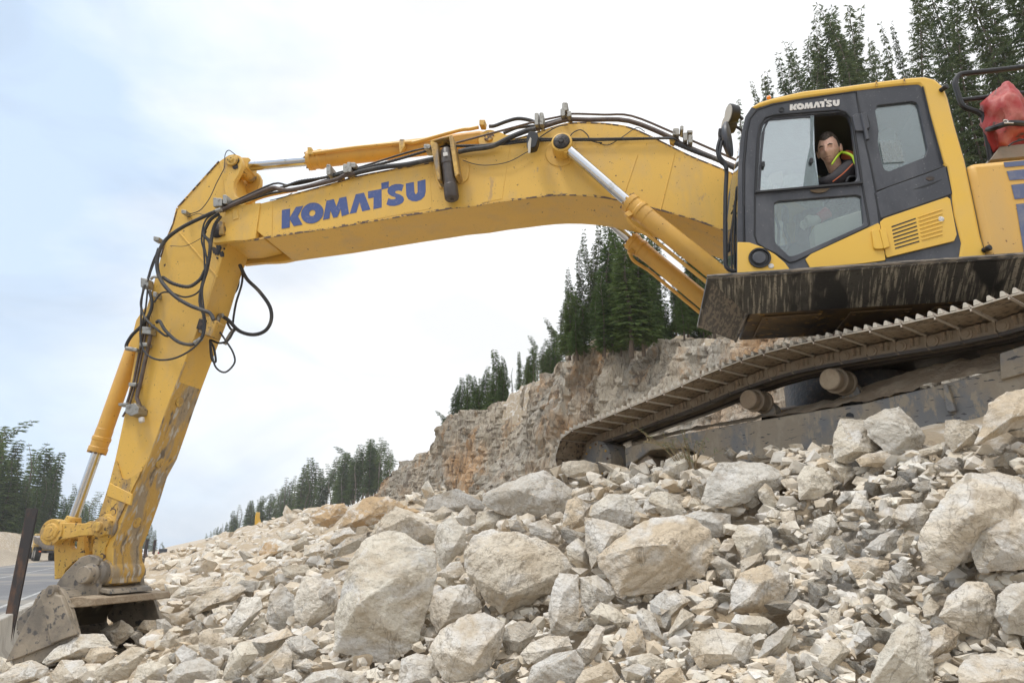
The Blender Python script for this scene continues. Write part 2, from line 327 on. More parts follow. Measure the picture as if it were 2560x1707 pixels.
CP += [(-3, 0, -1.75), (0, 0, -1.6), (1.5, .8, -1.1), (3, 0, -1.0), (6, 0, -.2), (0, -6, -1.8), (6, -6, -.8), (-3, 3, -1.7), (-1, 2, -1.35), (5, 3, .75), (9, 4, 1.3), (3, 9, .35), (6, 7, .45), (1, 11, .5), (6, 12, .6), (12, 10, 1.4), (14, 0, 1.6), (20, 14, 2.5), (0, 20, .9), (8, 30, 1.0), (-4, 30, 1.4), (14, 22, 1.6), (-8, 60, 2.2), (0, 45, 1.2)]
A_ = np.array(CP); xy = A_[:, :2]; n_ = len(xy)
def ker(d): return np.sqrt(d*d+.04)
Dm = ker(np.linalg.norm(xy[:, None]-xy[None], axis=2)); Pm = np.c_[np.ones(n_), xy]
sysm = np.block([[Dm-np.eye(n_)*.02, Pm], [Pm.T, np.zeros((3, 3))]])
wts = np.linalg.solve(sysm, np.r_[A_[:, 2], 0, 0, 0])
def rbf(X, Y):
    q = np.stack([X, Y], -1); d = ker(np.linalg.norm(q[:, None]-xy[None], axis=2)); return d@wts[:n_]+wts[n_]+X*wts[n_+1]+Y*wts[n_+2]
# cliff top traced, standing on the line u = UC
UC = 25.0
cl_px = [(951, 1238), (1002, 1163), (1048, 1133), (1112, 1107), (1119, 1071), (1145, 1041), (1206, 1020), (1247, 1000), (1278, 969), (1334, 944), (1374, 929), (1408, 905), (1415, 872), (1512, 862), (1579, 852), (1640, 862), (1767, 842), (1900, 836), (2100, 800), (2560, 760), (3200, 760)]
CT = []
for x, y in cl_px:
    r = ray(x, y); k = (UC+1.0)/(r.x*RN.x+r.y*RN.y); p = r*k; CT.append((uv(p.x, p.y)[1], p.z))
CT.sort(); CTv = np.array([c[0] for c in CT]); CTz = np.array([c[1] for c in CT])
def ztop(v): return np.interp(v, CTv, CTz, left=CTz[0], right=CTz[-1])
V_END = CTv[-1]
def sstep(a, b, x): t = np.clip((x-a)/(b-a), 0, 1); return t*t*(3-2*t)
def H(X, Y):
    X = np.asarray(X, float); Y = np.asarray(Y, float); u = X*RN.x+Y*RN.y; v = X*RD.x+Y*RD.y; r = np.hypot(X, Y)
    z = rbf(X, Y)
    talus = np.interp(u, [-4, 3, 12, 50, 120, 400], [ROADZ, ROADZ+.4, 1.7, 11.0, 26, 56])
    z = z+(talus-z)*sstep(60, 95, v)
    z = z+(np.clip(1.5+(u-8)*.03, -1, 3)-z)*sstep(14, 22, u)*(1-sstep(60, 90, v))
    # plateau behind the cliff
    top = ztop(v)+np.clip(u-UC-1, 0, 400)*.22
    z = np.where((u > UC) & (v < V_END+40), z+(top-z)*sstep(UC+.4, UC+1.6, u)*(1-sstep(V_END-4, V_END+30, v)), z)
    # road bench and the bank on its far side
    z = z+(ROADZ-z)*(1-sstep(-2.2, -.6, u))
    z = z+sstep(-20, -27, u)*np.where(v > 20, 5.0, 3.0)*1.0+np.clip(-u-40, 0, 600)*.10
    return z
def h1(x, y): return float(H(np.array([x]), np.array([y]))[0])
rng = np.random.default_rng(3)
def grid_obj(name, X, Y, Z, m, wrap=False):
    a, b = X.shape; v = np.stack([X, Y, Z], -1).reshape(-1, 3); f = []
    for i in range(a-1):
        for j in range(b-1 if not wrap else b):
            k = (j+1) % b; f.append((i*b+j, i*b+k, (i+1)*b+k, (i+1)*b+j))
    me = bpy.data.meshes.new(name); me.from_pydata(v.tolist(), [], f); me.polygons.foreach_set('use_smooth', [True]*len(f)); me.materials.append(m)
    o = bpy.data.objects.new(name, me); COL.objects.link(o); return o
rr_ = np.concatenate([[0.05], np.geomspace(.4, 950, 310)]); aa = np.linspace(0, 2*np.pi, 721)[:-1]
aa = np.sort(np.concatenate([aa, np.linspace(R(40), R(140), 300)]))
RR, AA = np.meshgrid(rr_, aa, indexing='ij'); GX = RR*np.cos(AA); GY = RR*np.sin(AA)
GZ = np.concatenate([H(a, b) for a, b in zip(np.array_split(GX.ravel(), 60), np.array_split(GY.ravel(), 60))]).reshape(GX.shape)
U_ = GX*RN.x+GY*RN.y
bump = np.array([noise.fractal(Vector((x*.9, y*.9, 3)), 1, 2, 5) if r < 200 else 0 for x, y, r in zip(GX.ravel(), GY.ravel(), RR.ravel())]).reshape(GX.shape)
GZ = GZ+bump*np.clip(RR*.012, .03, .35)*sstep(-1.2, .2, U_)-.12*sstep(-1.2, .2, U_)
M_ground = rock_mat('rubble_dirt_ground', [(.40, .33, .24), (.42, .35, .26)], .6, .05, sc_=.9)
struct(grid_obj('ground', GX, GY, GZ, M_ground, True))
# road sheet, shoulder
def strip(name, u0, u1, v0, v1, z, m, n=60):
    vs = np.geomspace(40, v1-v0+40, n)-40+v0; X = np.array([[RN.x*u+RD.x*v for u in (u0, (u0+u1)/2, u1)] for v in vs]); Y = np.array([[RN.y*u+RD.y*v for u in (u0, (u0+u1)/2, u1)] for v in vs])
    return struct(grid_obj(name, X, Y, np.full(X.shape, z), m))
M_asph = mat('worn_asphalt', (.135, .135, .14), .85, mix=[(.5, .45, .6, (.19, .19, .19), (1, .2, 1), 5), (12, .5, .7, (.10, .10, .105), o3, 4), (.12, .5, .6, (.24, .22, .19), (1, 1, 1), 4)], bump=(60, .2, .01))
M_shoul = mat('gravel_shoulder', (.33, .28, .21), .95, mix=[(2, .4, .6, (.42, .36, .28), o3, 6), (30, .5, .6, (.2, .17, .13), o3, 3)], bump=(30, .6, .02))
M_line = mat('faded_white_road_paint', (.45, .45, .43), .8, mix=[(8, .45, .6, (.2, .2, .2), o3, 5)])
strip('road_shoulder', -22, -1.9, -60, 900, ROADZ+.004, M_shoul); strip('road', -14.5, -3.0, -60, 900, ROADZ+.012, M_asph)
strip('road_edge_line', -4.35, -4.2, -60, 900, ROADZ+.018, M_line); strip('road_centre_line', -8.9, -8.75, -60, 900, ROADZ+.018, M_line); strip('road_far_edge_line', -13.2, -13.05, -60, 900, ROADZ+.018, M_line)

# ------------------------------------------------------------------ cliff
M_cliff = bpy.data.materials.new('rock_cut_face'); M_cliff.use_nodes = True
def _cl():
    t = M_cliff.node_tree; b = t.nodes['Principled BSDF']; b.inputs['Roughness'].default_value = .92; b.inputs['Specular IOR Level'].default_value = .2; N = t.nodes.new; Kk = t.links.new; tc = N('ShaderNodeTexCoord')
    def nz(s_, st, de=8, di=.6):
        mp = N('ShaderNodeMapping'); mp.inputs['Scale'].default_value = st; mp.inputs['Rotation'].default_value = (0, R(12), 0); Kk(tc.outputs['Object'], mp.inputs[0]); n = N('ShaderNodeTexNoise'); n.inputs['Scale'].default_value = s_; n.inputs['Detail'].default_value = de; n.inputs['Roughness'].default_value = .65; n.inputs['Distortion'].default_value = di
        Kk(mp.outputs[0], n.inputs[0]); return n.outputs['Fac']
    rgb = N('ShaderNodeRGB'); rgb.outputs[0].default_value = (.37, .325, .255, 1); last = rgb.outputs[0]
    for fac, lo, hi, c in [(nz(.10, o3), .42, .60, (.36, .34, .30)), (nz(.16, (1, 1, .6)), .50, .64, (.46, .28, .14)), (nz(.9, (1, 1, .25)), .50, .62, (.43, .37, .29)), (nz(.5, (1, 1, .3)), .56, .66, (.36, .22, .11)), (nz(1.4, (1, 1, .22)), .56, .64, (.14, .11, .085)), (nz(4, (1, 1, .4)), .55, .66, (.17, .14, .11)), (nz(3, (1, 1, .5)), .58, .66, (.50, .46, .39))]:
        r = N('ShaderNodeMapRange'); r.inputs['From Min'].default_value = lo; r.inputs['From Max'].default_value = hi; Kk(fac, r.inputs[0]); r.inputs['To Max'].default_value = .8
        x = N('ShaderNodeMixRGB'); Kk(r.outputs[0], x.inputs['Fac']); Kk(last, x.inputs['Color1']); x.inputs['Color2'].default_value = (*c, 1); last = x.outputs[0]
    for cs, cw in ((.35, .012), (1.1, .010)):
        c1__ = N('ShaderNodeMath'); c1__.operation = 'SUBTRACT'; Kk(nz(cs, (1, 1, .28), 5, 1.2), c1__.inputs[0]); c1__.inputs[1].default_value = .5; c2__ = N('ShaderNodeMath'); c2__.operation = 'ABSOLUTE'; Kk(c1__.outputs[0], c2__.inputs[0])
        r = N('ShaderNodeMapRange'); r.inputs['From Min'].default_value = cw; r.inputs['From Max'].default_value = cw*.2; r.inputs['To Max'].default_value = .7; Kk(c2__.outputs[0], r.inputs[0]); x = N('ShaderNodeMixRGB'); Kk(r.outputs[0], x.inputs['Fac']); Kk(last, x.inputs['Color1']); x.inputs['Color2'].default_value = (.13, .10, .075, 1); last = x.outputs[0]
    Kk(last, b.inputs['Base Color']); bp = N('ShaderNodeBump'); bp.inputs['Distance'].default_value = .35; bp.inputs['Strength'].default_value = 1; Kk(nz(1.6, (1, 1, .45), 10), bp.inputs['Height']); Kk(bp.outputs[0], b.inputs['Normal'])
_cl()
def blocky(p, s):
    d, q = noise.voronoi(p*s); return noise.cell(q[0]*7.3+Vector((.5, .5, .5))) , d[1]-d[0]
def cliff():
    vs = np.linspace(-40, V_END+3, 560); nz = 90; X = np.zeros((len(vs), nz+6)); Y = X.copy(); Z = X.copy()
    for i, v in enumerate(vs):
        zt = float(ztop(v)); zb = -1.5
        for j in range(nz+6):
            t = min(j/nz, 1); z = zb+(zt-zb)*t
            u = UC-4.2*(1-t)-.6*sstep(0, .25, .25-t) + (0 if j <= nz else (j-nz)*.6)
            p = Vector((v*.55, z*.22, 0)); c, e = blocky(Vector((v*.75+.5*noise.noise(Vector((v*.3, z*.3, 0)))+z*.12, z*.13, 1)), 1.0)
            c2, e2 = blocky(Vector((v*2.1+z*.3+.4*noise.noise(Vector((v, z, 0))), z*.42, 4)), 1.0); c3, e3 = blocky(Vector((v*4.6+z*.5, z*1.1, 9)), 1.0)
            big = noise.fractal(Vector((v*.07, z*.08, 2)), 1, 2, 4)*1.6
            d = big+c*.36+c2*.28+c3*.20+noise.fractal(Vector((v*1.3, z*.35, 7)), .7, 2, 6)*.42
            if j <= nz: u = u-d+1.0
            else: u = u-d*(1-(j-nz)/6)+1.0; z = zt+.4*noise.noise(Vector((v*.9, j*.5, 3)))+(j-nz)*.05
            if j > nz-4: z += .55*(blocky(Vector((v*.8, 0, 5)), 1)[0]-.5)+.3*noise.noise(Vector((v*2.5, 1, 3)))
            X[i, j] = RN.x*u+RD.x*v; Y[i, j] = RN.y*u+RD.y*v; Z[i, j] = z
    o = grid_obj('cliff', X, Y, Z, M_cliff); bm = bmesh.new(); bm.from_mesh(o.data)
    bmesh.ops.recalc_face_normals(bm, faces=bm.faces)
    for e in bm.edges:
        if len(e.link_faces) == 2 and e.calc_face_angle(0) > R(28): e.smooth = False
    bm.to_mesh(o.data); bm.free(); struct(o)
cliff()
# ================================================================== EXCAVATOR
exc = thing('excavator', 'large yellow crawler excavator with charcoal cab, its arm reaching down into the rocks', 'excavator', tuple(W(-1, 0, .4)))
def P(name, mb, m, parent=exc, bevel=.006, **k): return mb.build(name, m, parent, bevel=bevel, **k)
def PE(name, mb, m, parent=exc, bevel=.006, **k):           # every loose piece becomes an object of its own
    par = list(range(len(mb.v)))
    def find(a):
        while par[a] != a: par[a] = par[par[a]]; a = par[a]
        return a
    for f in mb.f:
        for i in f[1:]: par[find(i)] = find(f[0])
    gr_ = {}
    for f in mb.f: gr_.setdefault(find(f[0]), []).append(f)
    for fs in gr_.values():
        ix = sorted({i for f in fs for i in f}); mp_ = {a: b for b, a in enumerate(ix)}; q = MB(); q.v = [mb.v[i] for i in ix]; q.f = [tuple(mp_[i] for i in f) for f in fs]; q.build(name, m, parent, bevel=bevel, **k)
def two(o, m2, cond):                                       # second material on faces picked by normal / centre
    o.data.materials.append(m2)
    for p in o.data.polygons:
        if cond(p): p.material_index = 1
# ---- boom
btop = [c4b(100, 925), c4b(230, 905), c4b(400, 885), c4b(540, 850), c4b(1050, 710), c4b(1250, 650), c4b(1640, 575), c4b(1900, 530), (1151, 381), (1225, 364), (1294, 347), (1345, 332), (1384, 319), (1419, 310), (1456, 308), (1509, 310), (1562, 317), (1598, 329), (1651, 354), (1723, 390), (1794, 419), (1841, 440), (1960, 490), (2060, 545)]
bbot = [(2060, 640), (2000, 645), (1900, 612), (1830, 583), (1723, 545), (1637, 522), (1590, 510), (1548, 501), (1509, 494), (1470, 490), (1437, 488), (1400, 488), (1366, 490), (1330, 494), (1294, 499), (1240, 506), (1187, 515), (1129, 521), (1080, 529), (1017, 539), (933, 553), (820, 572), (742, 583), (700, 589), (663, 595)]
btip = [(640, 600), (617, 602), (586, 603), (533, 609), c5(655, 600), c5(690, 500), c5(740, 475)]
BL = .33
boom = P('boom', MB().prism(pl(btop+bbot, BL), Lt*-(2*BL)), M_yel, bevel=.008)
for l in (BL, -BL+.06): P('fork_plate', MB().prism([p+Lt*.012 for p in pl([c4b(100, 925), c4b(230, 905), c4b(400, 885), (640, 597)]+btip[1:], BL)] if l > 0 else [p-Lt*(2*BL-.06) for p in pl([c4b(100, 925), c4b(230, 905), c4b(540, 850), (663, 595)]+btip, BL)], Lt*-.06), M_yel, boom, .004)
# narrow far nose under the tip
P('nose_web', MB().prism(pl([(700, 600), (663, 600), (617, 606), (600, 640), (611, 649), (660, 646), (706, 635), (720, 610)], -.24), Lt*.44), M_yel, boom)
eb = bbot[2:]+btip[:3]
mb = MB()
random.seed(5)
for i in range(len(eb)-1):
    a, b = eb[i], eb[i+1]; n = max(1, int(abs(a[0]-b[0])/14))
    for k in range(n):
        x0, y0 = a[0]+(b[0]-a[0])*k/n, a[1]+(b[1]-a[1])*k/n; x1, y1 = a[0]+(b[0]-a[0])*(k+1)/n, a[1]+(b[1]-a[1])*(k+1)/n
        h0 = random.choice([1.6, 2.4, 3.4, 4.4])
        mb.prism(pl([(x0, y0+.8), (x1, y1+.8), (x1, y1-h0), (x0, y0-h0*random.uniform(.7, 1.1))], BL+.003), Lt*-.01)
P('lower_edge', mb, M_chip, boom, 0, smooth=False)
P('upper_edge', MB().tube(pl(btop[3:22], BL-.005), .010, 6, 3), M_chip, boom, 0)
P('seam_plate', MB().prism(pl([c4b(1180, 690), c4b(1900, 545), c4b(1925, 930), c4b(1170, 1075)], BL+.0), Lt*.0025), M_yel, boom, 0)
P('seam_plate', MB().prism(pl([c3b(430, 290), c3b(560, 270), c3b(490, 720), c3b(350, 750)], BL), Lt*.003), M_yel, boom, 0)
for q in ([c4b(505, 865), c4b(498, 1180)], [c3b(1440, 410), c3b(1340, 705)], [c3b(1700, 400), c3b(1600, 800)]): P('weld_bead', MB().tube(pl(q, BL), .006, 6), M_yel, boom, 0)
P('pivot_boss', MB().lathe(onl(*c3b(905, 400), BL-.01), Lt, [(0, .17), (.02, .165), (.024, .12)], 40), M_yel, boom)
# lettering, letter outlines read off the side plate
LET = [[(587, 945), (660, 932), (656, 1013), (712, 918), (776, 908), (729, 1000), (770, 1074), (692, 1088), (657, 1030), (655, 1100), (584, 1112)],
       [(985, 862), (1050, 848), (1072, 915), (1100, 838), (1160, 826), (1185, 980), (1120, 1000), (1110, 935), (1082, 1005), (1045, 1015), (1018, 948), (1010, 1020), (952, 1033)],
       [(1190, 980), (1245, 805), (1318, 790), (1376, 940), (1302, 958), (1278, 875), (1250, 968)],
       [(1353, 780), (1474, 757), (1472, 705), (1540, 690), (1538, 748), (1475, 763), (1476, 922), (1402, 938), (1404, 834), (1356, 843)],
       [(1672, 722), (1655, 778), (1628, 770), (1602, 776), (1594, 788), (1605, 797), (1640, 808), (1668, 828), (1676, 855), (1662, 880), (1630, 899), (1590, 909), (1545, 907), (1518, 896), (1535, 840), (1560, 850), (1588, 850), (1602, 842), (1596, 831), (1562, 820), (1536, 802), (1526, 778), (1536, 746), (1565, 725), (1600, 714), (1640, 713)],
       [(1690, 710), (1762, 695), (1768, 785), (1775, 803), (1787, 801), (1796, 785), (1795, 690), (1866, 672), (1868, 780), (1858, 822), (1828, 852), (1785, 868), (1745, 865), (1712, 848), (1695, 815)]]
OO = [(857+92*math.cos(a)+8*math.cos(a), 972+92*math.sin(a)-12*math.cos(a)) for a in np.linspace(0, 2*np.pi, 33)[:-1]]; OI = [(857+28*math.cos(a), 972+28*math.sin(a)-4*math.cos(a)) for a in np.linspace(0, 2*np.pi, 17)[:-1]]
def letters(f, l, vec, name, m, parent):
    mb = MB(); mb.holed(pl([f(*p) for p in OO], l), [pl([f(*p) for p in OI], l)], vec)
    for g in LET: mb.prism(pl([f(*p) for p in g], l), vec)
    return P(name, mb, m, parent, 0, smooth=False)
letters(c4b, BL+.0045, Lt*-.003, 'lettering', M_blue, boom)
# ---- filter and bracket
P('filter_backplate', MB().prism(rnd(pl([c4b(1925, 580), c4b(1990, 755), c4b(2060, 750), c4b(2250, 690), c4b(2260, 520), c4b(2170, 480), c4b(1950, 440)], BL+.002), .3), Lt*.012), M_yel, boom)
for q in ([(1945, 400), (2010, 420), (2040, 740), (2010, 745)], [(2110, 360), (2140, 350), (2200, 690), (2165, 720)]):
    P('filter_bracket', MB().prism(pl([c4b(*p) for p in q], BL+.01), Lt*.16), M_worn, boom)
P('filter_roof', MB().prism(pl([c4b(1945, 400), c4b(2135, 352), c4b(2140, 362), c4b(1950, 412)], BL+.01), Lt*.16), M_worn, boom)
fa, fb = onl(*c4b(2052, 420), BL+.11), onl(*c4b(2103, 850), BL+.11); ln = (fb-fa).length
fl = P('filter', MB().lathe(fa, fb-fa, [(-.02, .05), (0, .062), (.10, .066), (.12, .072), (.17, .072), (.175, .066), (ln*.72, .066), (ln*.73, .075), (ln*.97, .075), (ln, .066), (ln+.004, .02), (ln+.02, .02)], 28), mat('dark_filter_housing', (.06, .048, .042), .4, mix=[(9, .5, .7, (.11, .09, .075), o3, 4)]), boom)
P('sticker', MB().prism(pl([c4b(2023, 435), c4b(2062, 430), c4b(2065, 460), c4b(2026, 466)], BL+.19), Lt*.002), M_wht, fl, 0)
# ---- spotlight on the boom
spl = P('spotlight', MB().prism(rnd(pl([c3b(672, 330), c3b(690, 285), c3b(748, 292), c3b(756, 330), c3b(735, 395), c3b(676, 405)], BL+.10), .3), Lt*.10), M_trim, boom)
P('lens', MB().prism(pl([c3b(670, 335), c3b(688, 290), c3b(696, 300), c3b(688, 400), c3b(673, 402)], BL+.201), Lt*.004), M_beige, spl, 0)
P('bracket', MB().tube([onl(*c3b(735, 300), BL+.12), onl(*c3b(770, 315), BL)], .012), M_trim, spl, 0)
# ---- arm cylinder
def cylinder(name, l, rod0, rod1, b1, rr, br, rodhead=None, m=M_orange, collars=True, lab=None):
    A, B, C_ = (onl(*p, l) if isinstance(p, tuple) else p for p in (rod0, rod1, b1)); ax = (C_-B).normalized(); ln = (C_-B).length
    body = P(name, MB().lathe(B, ax, [(0, br*.95), (.008, br*1.12), (.06, br*1.12), (.065, br*1.02), (.13, br*1.04), (.135, br*1.10), (.17, br*1.10), (.178, br*1.0), (.26, br*1.0), (.265, br*.96), (ln*.97, br*.96), (ln, br*.8)], 36), m)
    ra = (A-B).normalized(); P('rod', MB().cyl(A, B-ra*.02, rr, seg=28), M_chrome, body, 0)
    q = MB()
    n = ax.orthogonal().normalized(); bb = ax.cross(n)
    for k in range(10):
        a = k*math.pi/5; c = B+(n*math.cos(a)+bb*math.sin(a))*br*.98-ax*.012; q.lathe(c, ax, [(0, .013), (.02, .013)], 6)
    PE('gland_bolt', q, M_chip, body, 0)
    return body, A, B, C_, ax
ac, A, B, C_, ax = cylinder('arm_cylinder', 0, c4b(300, 553), (772, 402), (1215, 349), .062, .105)
pinA = onl(*c5(790, 112), .17)
P('rod_eye', MB().lathe(pinA-Lt*.28, Lt, [(0, .10), (.22, .10)], 28).prism([pinA-Lt*.06+Zu*.09, pinA-Lt*.06-Zu*.09, A-Lt*.0+Zu*-.07+ax*.02+Lt*.07, A+Lt*.07+Zu*.07+ax*.02], Lt*-.2), M_yel, ac)
P('cylinder_foot_lug', MB().lathe(onl(*c3b(395, 300), .11), Lt, [(-.22, .115), (0, .115)], 30).prism(pl([c3b(330, 300), c3b(380, 250), c3b(480, 255), c3b(590, 300), c3b(640, 330), c3b(330, 340)], .14), Lt*-.05).prism(pl([c3b(330, 300), c3b(380, 250), c3b(480, 255), c3b(590, 300), c3b(640, 330), c3b(330, 340)], -.10), Lt*-.05), M_yel, boom)
P('cylinder_foot_pin', MB().lathe(onl(*c3b(400, 290), .14), Lt, [(0, .06), (.02, .055)], 24), M_chip, boom)
P('oil_pipe', MB().tube(pl([(855, 425), (880, 438), (1250, 388), (1700, 345), (1780, 340), (2150, 240), (2260, 225), (2340, 208)], .13, c4b), .021, 10, 4), M_orange, ac, 0)
PE('pipe_clamp', MB().prism(pl([c4b(830, 405), c4b(865, 405), c4b(885, 470), c4b(835, 470)], .10), Lt*.05).prism(pl([c4b(1650, 335), c4b(1690, 335), c4b(1695, 395), c4b(1650, 465), c4b(1640, 375)], .10), Lt*.05).prism(pl([c3b(345, 203), c3b(385, 203), c3b(380, 240), c3b(345, 240)], .08), Lt*.1), M_worn, ac)
# ---- boom cylinders (near one traced, far one mirrored across the centre plane)
LC = .44
for side in (1, -1):
    sft = Lt*0 if side > 0 else Lt*(-2*LC)
    pts = [onl(*c3b(915, 345), LC), onl(*c3b(1372, 742), LC), onl(*c3b(2230, 1425), LC)]
    pts = [p+sft for p in pts]
    b_, A, B, C_, ax = cylinder('boom_cylinder', 0, pts[0], pts[1], pts[2], .052, .092)
    pe = onl(*c3b(905, 312), LC+.09)+sft
    P('rod_eye', MB().lathe(pe-Lt*.20, Lt, [(0, .10), (.01, .108), (.17, .108), (.18, .098)], 30).prism([A+ax*.10+Vector((.03, 0, .06))+Lt*.05, A+ax*.10+Vector((-.03, 0, -.06))+Lt*.05, pe-Lt*.07+Vector((-.10, 0, -.03)), pe-Lt*.07+Vector((.09, 0, .05))], Lt*-.1), M_yel, b_)
    P('pin_cap', MB().lathe(pe-Lt*.06, Lt, [(0, .085), (.05, .085), (.06, .07), (.062, .03), (.075, .03)], 26), M_blk, b_)
    dn = Vector((-.5, 0, -.86)); off = F*.10-Zu*.06
    P('oil_pipe', MB().tube([B+ax*.14+off*.9+Lt*.03, B+ax*.16+off*1.2+Lt*.03, B+ax*.24+off*1.35, B+ax*.36+off*1.1-Lt*.04, B+ax*.5+off*1.0-Lt*.05, C_+off*1.0-Lt*.05], .019, 10, 4), M_orange, b_, 0)
    P('pipe_joint', MB().box(B+ax*.14+off*.95+Lt*.03, ax*.03, Lt*.035, off.normalized()*.03), M_orange, b_)
# ---- arm
AL = .21
arm_l = [c5(430, 415), c5(400, 520), c5(345, 640), (375, 740), (348, 830), (307, 1056), (278, 1192), (250, 1291), (238, 1345), (233, 1385), c6(490, 1090), c6(520, 1150)]
arm_b = [c6(560, 1180), c6(590, 1185), c6(600, 1120), (284, 1367), (311, 1301), (330, 1249), (351, 1183), (377, 1136), (401, 1070), (424, 1004), (443, 953), (460, 909), (483, 850), (508, 788), (525, 735), (540, 685), (555, 643), c5(790, 560), c5(825, 420), c5(800, 350)]
arm_t = [c5(775, 300), c5(765, 220), c5(740, 130), c5(700, 115)]
arm_px = arm_l+arm_b+arm_t
arm = P('arm', MB().prism(pl(arm_px, AL), Lt*-(2*AL)), M_yel, bevel=.008)
two(arm, M_scrape, lambda p: p.normal.dot(F) < -.6 and (p.center+exc.location).z < onl(*c6(900, 220), AL).z+.15)
clev = [c5(700, 115), c5(735, 90), c5(765, 72), c5(800, 66), c5(835, 78), c5(850, 110), c5(848, 150), c5(825, 200), c5(800, 240), c5(792, 290), c5(805, 340), c5(870, 370), c5(860, 430), c5(780, 440), c5(740, 330), c5(720, 200)]
P('rod_clevis', MB().prism(pl(clev, AL+.02), Lt*-.06), M_yel, arm)
P('rod_clevis', MB().prism([p-Lt*(2*AL-.02) for p in pl(clev, AL+.02)], Lt*-.06), M_yel, arm)
P('pin_cap', MB().lathe(onl(*c5(790, 112), AL+.02), Lt, [(-.4, .07), (.0, .075), (.03, .07), (.035, .035), (.05, .03)], 26), M_worn, arm)
P('top_web', MB().prism([p-Lt*.02 for p in pl([c5(740, 330), c5(780, 330), c5(850, 360), c5(830, 420), c5(760, 420)], AL)], Lt*-(2*AL-.04)), M_yel, arm)
# flange lines along the arm sides
PE('weld_flange', MB().tube(pl([c5(430, 415), c5(700, 115)], AL), .012, 6).tube(pl([c5(425, 420), c5(400, 520), c5(350, 640), c5(318, 740)], AL), .010, 6), M_chip, arm, 0)
PE('stiffener', MB().tube(pl([c5(440, 580), c5(560, 720), c5(690, 870)], AL), .014, 6).tube(pl([c5(720, 740), c5(640, 1000), c5(600, 1120)], AL+.002), .010, 6), M_yel, arm, 0)
P('reinforcing_plate', MB().prism(rnd(pl([c6(620, 520), c6(650, 625), c6(680, 635), c6(750, 590), c6(745, 610), c6(700, 700), c6(560, 1000), c6(560, 1110), c6(500, 1090), c6(498, 1000), c6(530, 835), c6(590, 640)], AL), .2), Lt*.02), M_worn, arm, .004)
P('wear_strap', MB().prism(pl([c6(590, 650), c6(710, 710), c6(700, 770), c6(575, 720)], AL), Lt*.028), M_yel, arm)
P('edge_scuffs', MB().tube(pl([c6(985, 10), c6(900, 220), c6(800, 500), c6(700, 740), c6(600, 990)], AL-.006), .012, 6), M_scrape, arm, 0)
for q in ((950, 222), (845, 545), (725, 860)):
    r_ = ray(*c6(*q)); a_, b_ = onl(*c6(900, 220), AL), onl(*c6(700, 740), AL); nn = (b_-a_).cross(Lt).normalized(); hp = r_*(a_.dot(nn)/r_.dot(nn))
    P('cover_disc', MB().lathe(hp, -nn if nn.dot(F) > 0 else nn, [(-.02, .055), (.012, .055), (.014, .045)], 24), M_worn, arm)
P('link_pin', MB().lathe(onl(*c6(575, 885), AL-.02), Lt, [(0, .13), (.05, .13), (.055, .10), (.12, .095), (.125, .08), (.13, .05), (.17, .05)], 32), M_worn, arm)
for q in ((605, 805), (543, 1043)): P('pin_bore', MB().lathe(onl(*c6(*q), AL), Lt, [(0, .042), (.022, .042), (.022, .026), (.005, .024)], 20), M_chip, arm)
# hidden boom/arm pivot, grease
P('pivot_pin', MB().lathe(onl(*c5(700, 570), BL)-Lt*.68, Lt, [(0, .09), (.70, .09), (.71, .07)], 26), M_blk, boom)
gr = MB(); random.seed(2)
for (cx_, cy_, n, r0, l) in ((690, 600, 14, 46, BL+.002), (700, 690, 12, 45, AL+.003), (800, 130, 8, 25, AL+.024)):
    for k in range(n):
        x, y = cx_+random.gauss(0, r0*.55), cy_+random.gauss(0, r0*.5); rr = random.uniform(6, 22)
        if l > BL and not (655 < x < 760 and 500 < y < 640): continue
        gr.prism(pl([(x+rr*random.uniform(.6, 1.1)*math.cos(a), y+rr*1.2*random.uniform(.6, 1.1)*math.sin(a)) for a in np.linspace(0, 6.28, 10)[:-1]], l, c5), Lt*random.uniform(.002, .006))
PE('grease_smear', gr, M_blk, boom, 0)
P('stop_bracket', MB().prism(pl([c5(712, 515), c5(740, 515), c5(745, 600), c5(715, 605)], BL), Lt*.05), M_worn, boom)
P('stop_bracket', MB().prism(pl([c5(790, 430), c5(825, 430), c5(833, 490), c5(795, 505)], BL), Lt*.02), M_yel, boom)
# ---- bucket cylinder and links
bc, A, B, C_, ax = cylinder('bucket_cylinder', 0.0, (181, 1305), c6(513, 490), (347, 835), .050, .088)
P('cylinder_lug', MB().prism(pl([(325, 860), (340, 800), (360, 770), (385, 780), (365, 870), (345, 890)], .12), Lt*-.24), M_yel, arm)
P('rod_end', MB().lathe(A-ax*.0, -ax, [(-.06, .07), (.0, .085), (.06, .085), (.10, .06)], 24), M_worn, bc)
LP_ = onl(*c6(275, 910), .30); LA = onl(*c6(575, 885), .30)
for k in (0, 1):
    o_ = Lt*(-k*.52)
    d = (LA-LP_).normalized(); nrm = d.cross(Lt).normalized()
    P('guide_link', MB().prism([LP_+nrm*.10+o_, LP_+d*.1+nrm*.085+o_, LP_+d*.35+nrm*.06+o_, LA+nrm*.07+o_, LA-nrm*.07+o_, LP_+d*.35-nrm*.06+o_, LP_+d*.1-nrm*.085+o_, LP_-nrm*.10+o_], Lt*-.07).lathe(LP_+o_+Lt*.015, Lt, [(-.10, .13), (0, .13)], 32), M_worn)
pp = P('link_pin', MB().lathe(LP_+Lt*.02, Lt, [(-.62, .09), (0, .09), (.012, .08), (.014, .05), (.02, .05)], 28), M_worn)
HL = pl([c6(285, 920), c6(335, 930), c6(440, 925), c6(450, 1060), c6(400, 1060), c6(345, 1110), c6(335, 1150), c6(288, 1160)], .16)
hh = [rnd(pl([c6(372, 945), c6(415, 940), c6(405, 1000), c6(385, 1005), c6(368, 985)], .16), .3)]
